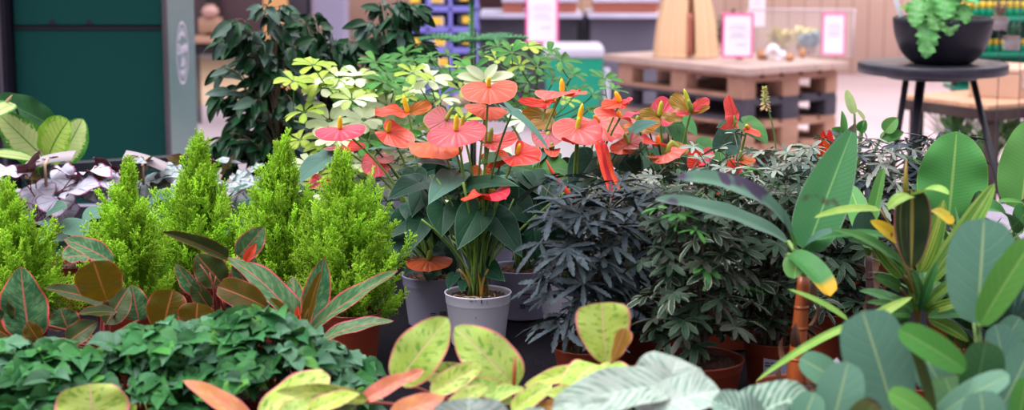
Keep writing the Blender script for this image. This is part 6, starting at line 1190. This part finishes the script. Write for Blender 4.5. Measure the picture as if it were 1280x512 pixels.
BAST = mat('banana_stem_orange', (.42, .085, .012), (.16, .045, .02), 9, .38, stretch=(6, 6, 1), coat=.2); BASD = mat('banana_stem_purple', (.10, .04, .05), (.16, .09, .09), 20, .4, stretch=(5, 5, 1)); YEL = leafmat('yellow_tip', (.80, .48, .03), (.6, .5, .04), spots=((.35, .12, .02), 60, .6), trans=.2)
BANTIP = leafmat('banana_leaf_yellowing', (.06, .24, .07), (.08, .28, .08), back=(.08, .25, .06), tipc=((.80, .50, .04), .72), vein=(.12, .32, .1), vf=20, vslant=3, vstr=.3, rough=.36, trans=.2)
def ban(px, Y, label, stem, sm, r, name='banana_plant', hp=.10, rp=.06):
    c = U(px, 480, Y); c[2] = TZ; g = thing(name, label, 'plant', c); pot(g, c, rp, hp, m_potr, m_soil); cr = c+[0, 0, hp-.01]; P_ = bez(cr, cr*.5+stem*.5, stem, n=12); mb = MB(); tube(mb, P_, np.linspace(r, r*.62, 12), 14)
    for k in (3, 6, 8): tube(mb, [P_[k]+[0, 0, -.002], P_[k]+[0, 0, .003]], [r*(1.02-.03*k), r*(.98-.03*k)], 14)
    mb.build('stem', sm, g); mb = MB()
    for k in range(5): b = P_[k*2]; a = random.uniform(0, 6); d = np.array([math.cos(a), math.sin(a), .4]); put(mb, strip(.045, .02, .3, .6, 6, 1, .6, .8), b+d*r*.8, b+d*(r+.012)+[0, 0, .04], (d[0], d[2], -d[1]))
    mb.build('dry_sheath', mat('dry_sheath', (.22, .11, .06), (.12, .06, .04), 30, .7), g); return g, stem
g, cr = ban(994, 2.66, 'dwarf banana with glossy orange stem and maroon blotched leaves', U(1005, 345, 2.68), BAST, .0155)
Yb = 2.70
def bn(p0, t_, w, n, m, **k): k.setdefault('a', .3); k.setdefault('b', .42); k.setdefault('nv', 26); return cleaf(g, cr, p0, t_, w, n, m, STALK, r=k.pop('r', .0042), **k)
bn((1008, 314, Yb), (1069, 154, Yb+.03), 66, (-.35, .25, .9), BAN, bend=.1, fold=.22, a=.42, b=.85); bn((992, 310, Yb-.02), (846, 222, Yb-.12), 36, (-.1, .85, .6), BANP, bend=1.35, fold=.3, wave=.03); bn((985, 302, Yb+.03), (819, 249, Yb), 30, (-.05, .85, .5), BANP, bend=.55, fold=.3, wave=.03)
bn((986, 318, Yb-.06), (1038, 370, Yb-.14), 40, (.3, .6, .8), BANTIP, bend=.6, fold=.5, a=.3, b=.3); bn((1000, 318, Yb-.04), (993, 348, Yb-.1), 34, (-.4, .3, .9), BANG, bend=.6)
bn((1004, 312, Yb), (1040, 290, Yb-.05), 26, (.1, .8, .6), BANP, bend=.6)
g, cr = ban(1088, 3.0, 'slim banana with purple stem behind the striped cordyline', U(1086, 318, 2.98), BASD, .0095)
bn((1086, 300, 2.98), (1105, 210, 3.0), 22, (-.5, .2, .8), BANG, fold=.7, bend=.1); bn((1075, 300, 3.0), (1078, 262, 2.95), 36, (0, .5, .8), BANP, bend=.7); bn((1090, 310, 2.96), (1062, 232, 3.05), 30, (-.2, .4, .9), BANG, bend=.3)
g, cr = ban(1196, 3.15, 'banana with one broad upright wavy leaf before the side table', U(1196, 300, 3.15), GST, .011)
bn((1186, 272, 3.15), (1196, 164, 3.16), 88, (-.15, .3, 1), BANG, bend=.15, fold=.12, a=.4, b=.55, wave=.06, wf=2.2); bn((1212, 290, 3.14), (1224, 238, 3.12), 28, (.3, .3, .9), BAN, bend=.3); bn((1180, 290, 3.17), (1120, 248, 3.15), 44, (-.2, .7, .7), BANP, bend=.8); bn((1200, 285, 3.2), (1140, 232, 3.2), 30, (-.2, .7, .6), BANP, bend=.6)
g, cr = ban(1270, 3.05, 'banana with broad leaves at the right edge', U(1268, 296, 3.05), GST, .012)
bn((1276, 262, 3.05), (1291, 147, 3.06), 70, (-.15, .3, 1), BANG, bend=.15, fold=.12, a=.4, b=.6, wave=.03, wf=2.2, notch=.06); bn((1266, 290, 3.02), (1228, 262, 2.95), 40, (-.3, .8, .6), BAN, bend=1.1, fold=.35); bn((1272, 285, 3.02), (1300, 250, 2.98), 36, (.2, .8, .6), BAN, bend=.9); bn((1282, 255, 3.0), (1248, 252, 2.96), 12, (0, .9, .4), BANG, bend=.4)

# ------------------------------------------------------------ cordyline
CORS = leafmat('cordyline_striped', (.07, .20, .035), (.10, .26, .04), back=(.10, .25, .05), nscale=15, blot=(.50, .55, .08), blo=.52, bhi=.6, bvec=(9, 1.2), mid=(.45, .52, .12), midw=.1, vf=3, rough=.36, trans=.2, margin=(.35, .5, .1), mw=.05)
CORL = leafmat('cordyline_lime', (.26, .46, .07), (.38, .56, .12), back=(.25, .42, .08), blot=(.10, .28, .05), blo=.5, bhi=.6, bvec=(9, 1.2), mid=(.5, .6, .2), midw=.06, vf=3, rough=.36, trans=.25)
CORD = leafmat('cordyline_dark', (.018, .040, .018), (.03, .06, .02), back=(.03, .05, .02), blot=(.13, .14, .03), blo=.58, bhi=.66, bvec=(8, 1.0), mid=(.30, .27, .06), midw=.14, vf=3, rough=.33, trans=.08, margin=(.42, .10, .12), mw=.07)
CORG = leafmat('cordyline_green', (.035, .13, .03), (.05, .17, .04), back=(.05, .15, .04), mid=(.12, .26, .07), midw=.08, vf=3, rough=.36, trans=.15)
c = U(1150, 470, 2.68); c[2] = TZ; g = thing('cordyline', 'cordyline with yellow striped strap leaves and one dark pink edged leaf', 'plant', c); pot(g, c, .06, .10, m_potr, m_soil); cr = c+[0, 0, .09]; Yc = 2.62
mb = MB(); tube(mb, bez(cr, cr+[0, 0, .02], U(1148, 412, 2.66), n=6), .008, 10); mb.build('cane', BRK, g); top = U(1148, 410, 2.66)
def co(p0, t_, w, n, m, **k): k.setdefault('a', .35); k.setdefault('b', .6); k.setdefault('nv', 22); return cleaf(g, top, p0, t_, w, n, m, PETY, r=k.pop('r', .0024), **k)
PETY = mat('yellow_green_petiole', (.28, .26, .04), (.2, .13, .05), 25, .4)
co((1139, 335, Yc-.03), (1140, 236, Yc-.03), 48, (-.05, .2, 1), CORD, bend=.1, fold=.2, a=.6, b=.35); co((1132, 345, Yc), (1042, 287, Yc-.02), 20, (-.2, .8, .5), CORG, bend=1.1, fold=.3); co((1128, 330, Yc), (1060, 300, Yc-.02), 20, (-.2, .8, .5), CORG, bend=.9); co((1152, 362, Yc), (1243, 229, Yc+.03), 30, (.35, .5, .8), CORL, bend=.3, fold=.3, a=.6); co((1142, 250, Yc-.02), (1186, 243, Yc-.08), 26, (.1, .85, .4), CORL, bend=1.2, fold=.3, pet=False)
co((1140, 245, Yc-.04), (1110, 262, Yc-.07), 22, (-.2, .85, .4), CORL, bend=1.0, pet=False); co((1150, 340, Yc+.03), (1180, 250, Yc+.05), 26, (.2, .4, .8), CORS, bend=.4); co((1122, 300, Yc), (1088, 276, Yc-.02), 20, (-.1, .6, .8), YEL, bend=.5, pet=False); co((1165, 262, Yc-.03), (1190, 280, Yc-.06), 18, (.3, .6, .8), YEL, bend=.9, pet=False, b=.3)
co((1128, 345, Yc), (1085, 295, Yc), 22, (-.3, .5, .8), CORS, bend=.6); co((1125, 360, Yc+.02), (1092, 345, Yc-.02), 18, (-.3, .4, .8), CORG, bend=.8); mb = MB(); tube(mb, [U(1132, 245, Yc-.03), U(1132, 222, Yc-.03), U(1133, 199, Yc-.03)], [.0045, .0035, .0008], 8); mb.build('furled_leaf', mat('rust_tip', (.40, .20, .03), (.2, .25, .04), 30, .4), g)
co((1100, 262, Yc+.03), (1018, 272, Yc), 18, (-.1, .85, .4), CORL, bend=.5); co((1110, 295, Yc), (1020, 300, Yc), 16, (-.1, .85, .4), CORG, bend=.6)
rs = random.Random(9)
for i in range(26):
    a = rs.uniform(-1.45, 1.45); L = rs.uniform(60, 115); x1, y1 = 1148+L*math.sin(a), 405-L*math.cos(a)*.8; Yt = Yc+rs.uniform(-.05, .12); co((1148+12*math.sin(a), 400-14*math.cos(a), Yc+rs.uniform(0, .05)), (x1, max(y1, 300)+abs(a)*20, Yt), rs.uniform(12, 20), (math.sin(a)*-.4, .6, .8), rs.choice((CORG, CORG, CORS, CORG, CORG)), bend=rs.uniform(.5, 1.5), fold=.35, pet=False, nv=14)
# ------------------------------------------------------------ rubber plants, nearest right
AUD = leafmat('ficus_blue_green', (.115, .265, .185), (.135, .30, .205), back=(.12, .28, .08), nscale=7, mid=(.36, .52, .26), midw=.05, vein=(.20, .36, .22), vf=7.5, vslant=1.9, vstr=.55, vsharp=.84, margin=(.14, .27, .17), mw=.02, rough=.48, spec=.5, trans=.1, bump=.5, var=.08)
AUDG = leafmat('ficus_green', (.075, .24, .04), (.09, .28, .05), back=(.13, .32, .05), nscale=7, mid=(.24, .44, .12), midw=.05, vein=(.14, .34, .08), vf=7.5, vslant=1.9, vstr=.5, vsharp=.84, rough=.42, trans=.22, bump=.5)
AUDD = leafmat('ficus_dark', (.03, .10, .035), (.045, .13, .04), back=(.05, .13, .03), nscale=7, mid=(.10, .22, .07), midw=.05, vein=(.07, .18, .05), vf=7.5, vslant=1.9, vstr=.5, vsharp=.84, rough=.42, trans=.12, bump=.5, tipc=((.16, .03, .04), .93))
AUDO = leafmat('ficus_olive', (.06, .085, .02), (.08, .10, .03), back=(.08, .1, .03), mid=(.12, .16, .05), midw=.06, rough=.4, trans=.15, tipc=((.05, .015, .02), .86)); LST = mat('pale_green_stem', (.26, .42, .13), (.22, .36, .12), 15, .45)
E = dict(a=.45, b=.38, nv=24, nu=5, fold=.08)
def au(p0, t_, w, n, m=AUD, **k):
    for kk, v in E.items(): k.setdefault(kk, v)
    return cleaf(g, k.pop('cr', cr), p0, t_, w, n, m, LST, r=k.pop('r', .003), **k)
c = U(1221, 640, 2.25); c[2] = TZ; g = thing('rubber_fig', 'blue green rubber fig with a large upright oval leaf at right', 'plant', c); pot(g, c, .07, .12, m_potr, m_soil); cr = c+[0, 0, .11]; tp = U(1220, 402, 2.22); mb = MB(); P_ = bez(cr, cr*.5+tp*.5+[.01, 0, 0], tp, n=12); tube(mb, P_, np.linspace(.007, .0045, 12), 10); mb.build('stem', LST, g); cr = P_[10]; Y = 2.18
au((1221, 404, Y), (1230, 272, Y+.01), 90, (-.05, .2, 1), bend=.12); au((1225, 406, Y-.03), (1293, 298, Y-.05), 46, (-.45, .35, .8), AUDG, bend=.3, fold=.2); cr = P_[8]; au((1258, 476, Y+.05), (1244, 405, Y+.05), 52, (.3, .3, .9), bend=.2); au((1215, 498, Y-.06), (1232, 426, Y-.06), 62, (.2, .35, .9), AUDD, bend=.3, fold=.2); au((1245, 520, Y-.05), (1290, 430, Y-.02), 56, (.3, .4, .9), bend=.3); au((1240, 450, Y+.1), (1275, 396, Y+.1), 40, (.2, .4, .9), bend=.2)
cr = P_[5]; au((1165, 525, Y-.1), (1262, 468, Y-.12), 40, (0, .8, .6), bend=.4); au((1270, 530, Y-.1), (1283, 470, Y-.1), 40, (.3, .5, .8), AUDG); au((1205, 540, Y-.12), (1180, 470, Y-.05), 60, (-.1, .5, .9), AUDD, bend=.4); au((1230, 550, Y-.14), (1225, 488, Y-.14), 60, (0, .6, .8), AUD, bend=.5)
c = U(1110, 660, 2.2); c[2] = TZ; g = thing('rubber_fig', 'blue green rubber fig with overlapping oval leaves at the bottom right', 'plant', c); pot(g, c, .07, .12, m_potr, m_soil); cr = c+[0, 0, .11]; tp = U(1118, 520, 2.16); mb = MB(); P_ = bez(cr, cr*.5+tp*.5+[.01, 0, 0], tp, n=12); tube(mb, P_, np.linspace(.007, .0045, 12), 10); mb.build('stem', LST, g); cr = P_[10]; Y = 2.10
au((1119, 520, Y), (1078, 388, Y), 86, (-.12, .25, 1), bend=.18, a=.4, b=.3); au((1036, 548, Y-.05), (1060, 452, Y-.05), 62, (-.15, .35, 1), bend=.3); au((1056, 482, Y+.06), (1000, 447, Y+.06), 40, (-.2, .6, .8), bend=.4); au((1207, 462, Y-.03), (1123, 411, Y-.03), 42, (.0, .45, .8), AUDG, bend=.35, fold=.2, pet=False); au((1188, 502, Y+.04), (1133, 408, Y+.05), 58, (.1, .4, .9), bend=.2); au((1168, 525, Y-.02), (1138, 430, Y-.02), 24, (.6, .2, .7), AUDO, bend=.1, fold=.4)
au((1170, 530, Y-.06), (1110, 490, Y-.06), 40, (-.1, .8, .6), AUDG, bend=.5); au((1060, 550, Y-.07), (1095, 500, Y-.07), 40, (.1, .7, .7), AUDO); au((1000, 540, Y-.06), (1018, 490, Y-.06), 44, (-.2, .5, .8), AUD)
mb = MB(); put(mb, strip(.18, .014, .3, .6, 18, 2, .3, .6), U(1075, 402, 2.45), U(963, 466, 2.40), (0, .8, .6)); put(mb, strip(.09, .02, .3, .6, 14, 2, .3, .3), U(1072, 412, 2.46), U(1112, 388, 2.46), (0, .8, .6)); put(mb, strip(.10, .012, .3, .6, 14, 2, .3, .5), U(1060, 400, 2.5), U(1006, 372, 2.5), (0, .8, .6)); 
c = U(1062, 500, 2.5); c[2] = TZ; g2 = thing('strap_leaf_plant', 'small plant with narrow lime strap leaves before the orange banana stem', 'plant', c); pot(g2, c, .045, .08, m_potr, m_soil); tube(mb, bez(c+[0, 0, .07], c+[0, 0, .16], U(1072, 404, 2.46), n=8), .003, 6, m=1); mb.build('leaf', [CORL, STALK], g2)
mb = MB(); p = U(1048, 458, 2.36); 
c = p.copy(); g3 = thing('plant_tag', 'small white tag tip beside the blotchy yellow leaf of the rubber fig', 'tag', [p[0], p[1], TZ]); V = [p+[-.006, 0, -.012], p+[.004, 0, -.014], p+[.003, 0, .006], p+[-.002, 0, .012], p+[-.007, 0, .008]]; V = V+[v+np.array([0, .001, 0]) for v in V]
mb.add(np.array(V), [np.array([[0, 1, 2, 3, 4], [9, 8, 7, 6, 5]]), np.array([[i, 5+i, 5+(i+1) % 5, (i+1) % 5] for i in range(5)])]); mb.build('tag_tip', m_wht, g3, smooth=False); mb = MB(); box(mb, [p[0], p[1], (TZ+p[2]-.012)/2], (.004, .001, p[2]-.012-TZ)); mb.build('tag_stem', m_wht, g3, smooth=False)
# blue grass clump far right, small fillers
m_bl = leafmat('bluish_strap', (.12, .22, .20), (.16, .26, .24), back=(.1, .2, .15), mid=(.2, .3, .25), midw=.1, vf=3, rough=.4, trans=.1)
c = U(1262, 470, 2.75); c[2] = TZ; g = thing('blue_grass_plant', 'blue green strap leaved clump behind the upright oval leaf', 'plant', c); pot(g, c, .055, .095, m_potr, m_soil); tuft(g, c+[0, 0, .1], .10, .20, 110, m_bl, .011, up=.7, ll=.17, seed=5, bend=.9)
c = U(1205, 450, 2.85); c[2] = TZ; g = thing('grassy_plant', 'green strap leaved clump between cordyline and upright oval leaf', 'plant', c); pot(g, c, .055, .095, m_potr, m_soil); tuft(g, c+[0, 0, .1], .10, .22, 110, CORG, .013, up=.8, ll=.19, seed=6, bend=.8)
# bromeliad, red
m_brr = leafmat('bromeliad_red', (.80, .09, .02), (.62, .03, .02), back=(.55, .03, .02), trans=.2, rough=.35); c = U(1033, 215, 3.75); c[2] = TZ
g = thing('red_bromeliad', 'red upright bromeliad flower left of the tall blotched banana leaf', 'flowering plant', c); pot(g, c, .05, .09, m_potr, m_soil); mb = MB(); b = U(1033, 205, 3.75)
for i in range(9): a = i*2.4; o_ = np.array([math.cos(a), math.sin(a), 0])*.012; put(mb, strip(.075, .03, .3, .7, 8, 2, .5, -.15), b+o_*.6+[0, 0, -.01*(i % 3)], U(1032+o_[0]*300, 158+(i % 4)*7, 3.75)+o_*.5, (math.cos(a), .1, -math.sin(a)))
mb.build('flower_spike', m_brr, g); mb = MB(); tube(mb, [c+[0, 0, .08], b+[0, 0, .01]], .005, 7); mb.build('stalk', STR, g); tuft(g, c+[0, 0, .08], .08, .12, 26, CORG, .022, up=.5, ll=.15, seed=8)
# budding plant and pale bud
c = U(956, 240, 4.2); c[2] = TZ; g = thing('aloe', 'aloe like plant with a drooping peach flower spike in front of the pallets', 'flowering plant', c); pot(g, c, .05, .09, m_potr, m_soil); mb = MB(); P_ = bez(c+[0, 0, .08], U(985, 190, 4.2), U(955, 124, 4.2), n=12); tube(mb, P_, .0022, 6); mb.build('flower_stalk', GST, g)
tuft(g, c+[0, 0, .08], .09, .14, 40, m_bl, .016, up=.8, ll=.16, seed=9, bend=.3); m_pch = leafmat('peach_floret', (.72, .42, .28), (.75, .55, .25), trans=.15); m_ylo = leafmat('yellow_floret', (.55, .50, .18), (.4, .42, .15), trans=.15)
for part, m, rng in (('open_florets', m_pch, (0, 12)), ('florets', m_ylo, (12, 40))):
    mb = MB()
    for i in range(*rng): q = i/40; p = U(957-q*1.5, 136-q*26, 4.2); a = i*2.4; d = nrm(np.array([math.cos(a), math.sin(a), -.6+q*1.6])); L = .016-q*.006; put(mb, strip(L, .007, .5, .6, 4, 1, .7, .2), p, p+d*L, (0, .8, .6))
    mb.build(part, m, g)
m_bud = leafmat('pale_bud', (.52, .66, .26), (.6, .7, .35), trans=.3)
c = U(1070, 230, 4.1); c[2] = TZ; g = thing('peace_lily', 'light green plant with a pale upright bud in front of the open floor', 'plant', c); pot(g, c, .055, .1, m_potg, m_soil); cr = c+[0, 0, .09]; cleaf(g, cr, (1068, 142, 4.1), (1058, 112, 4.1), 16, (-.3, .3, .9), m_bud, GST, fold=.7, a=.5, b=.6, name='bud'); cleaf(g, cr, (1052, 172, 4.1), (1052, 138, 4.1), 14, (.3, .3, .9), BANG, GST, fold=.7); cleaf(g, cr, (1080, 150, 4.1), (1068, 135, 4.1), 8, (.3, .3, .9), m_bud, GST, fold=.8)
cleaf(g, cr, (1106, 165, 4.1), (1122, 147, 4.1), 22, (-.3, .3, .9), BANG, GST, fold=.5); cleaf(g, cr, (1075, 165, 4.1), (1082, 150, 4.1), 16, (-.3, .3, .9), SGR, GST, fold=.5); cleaf(g, cr, (1060, 175, 4.1), (1040, 160, 4.1), 20, (-.3, .5, .9), SGR, GST); cleaf(g, cr, (1100, 175, 4.1), (1130, 165, 4.1), 18, (.1, .6, .8), SGR, GST)
c = U(1000, 250, 4.3); c[2] = TZ; g = thing('grassy_plant', 'grey green strap leaved clump in front of the pallets', 'plant', c); pot(g, c, .055, .1, m_potr, m_soil); tuft(g, c+[0, 0, .1], .12, .12, 80, m_bl, .014, up=.9, ll=.15, seed=12, bend=.3)
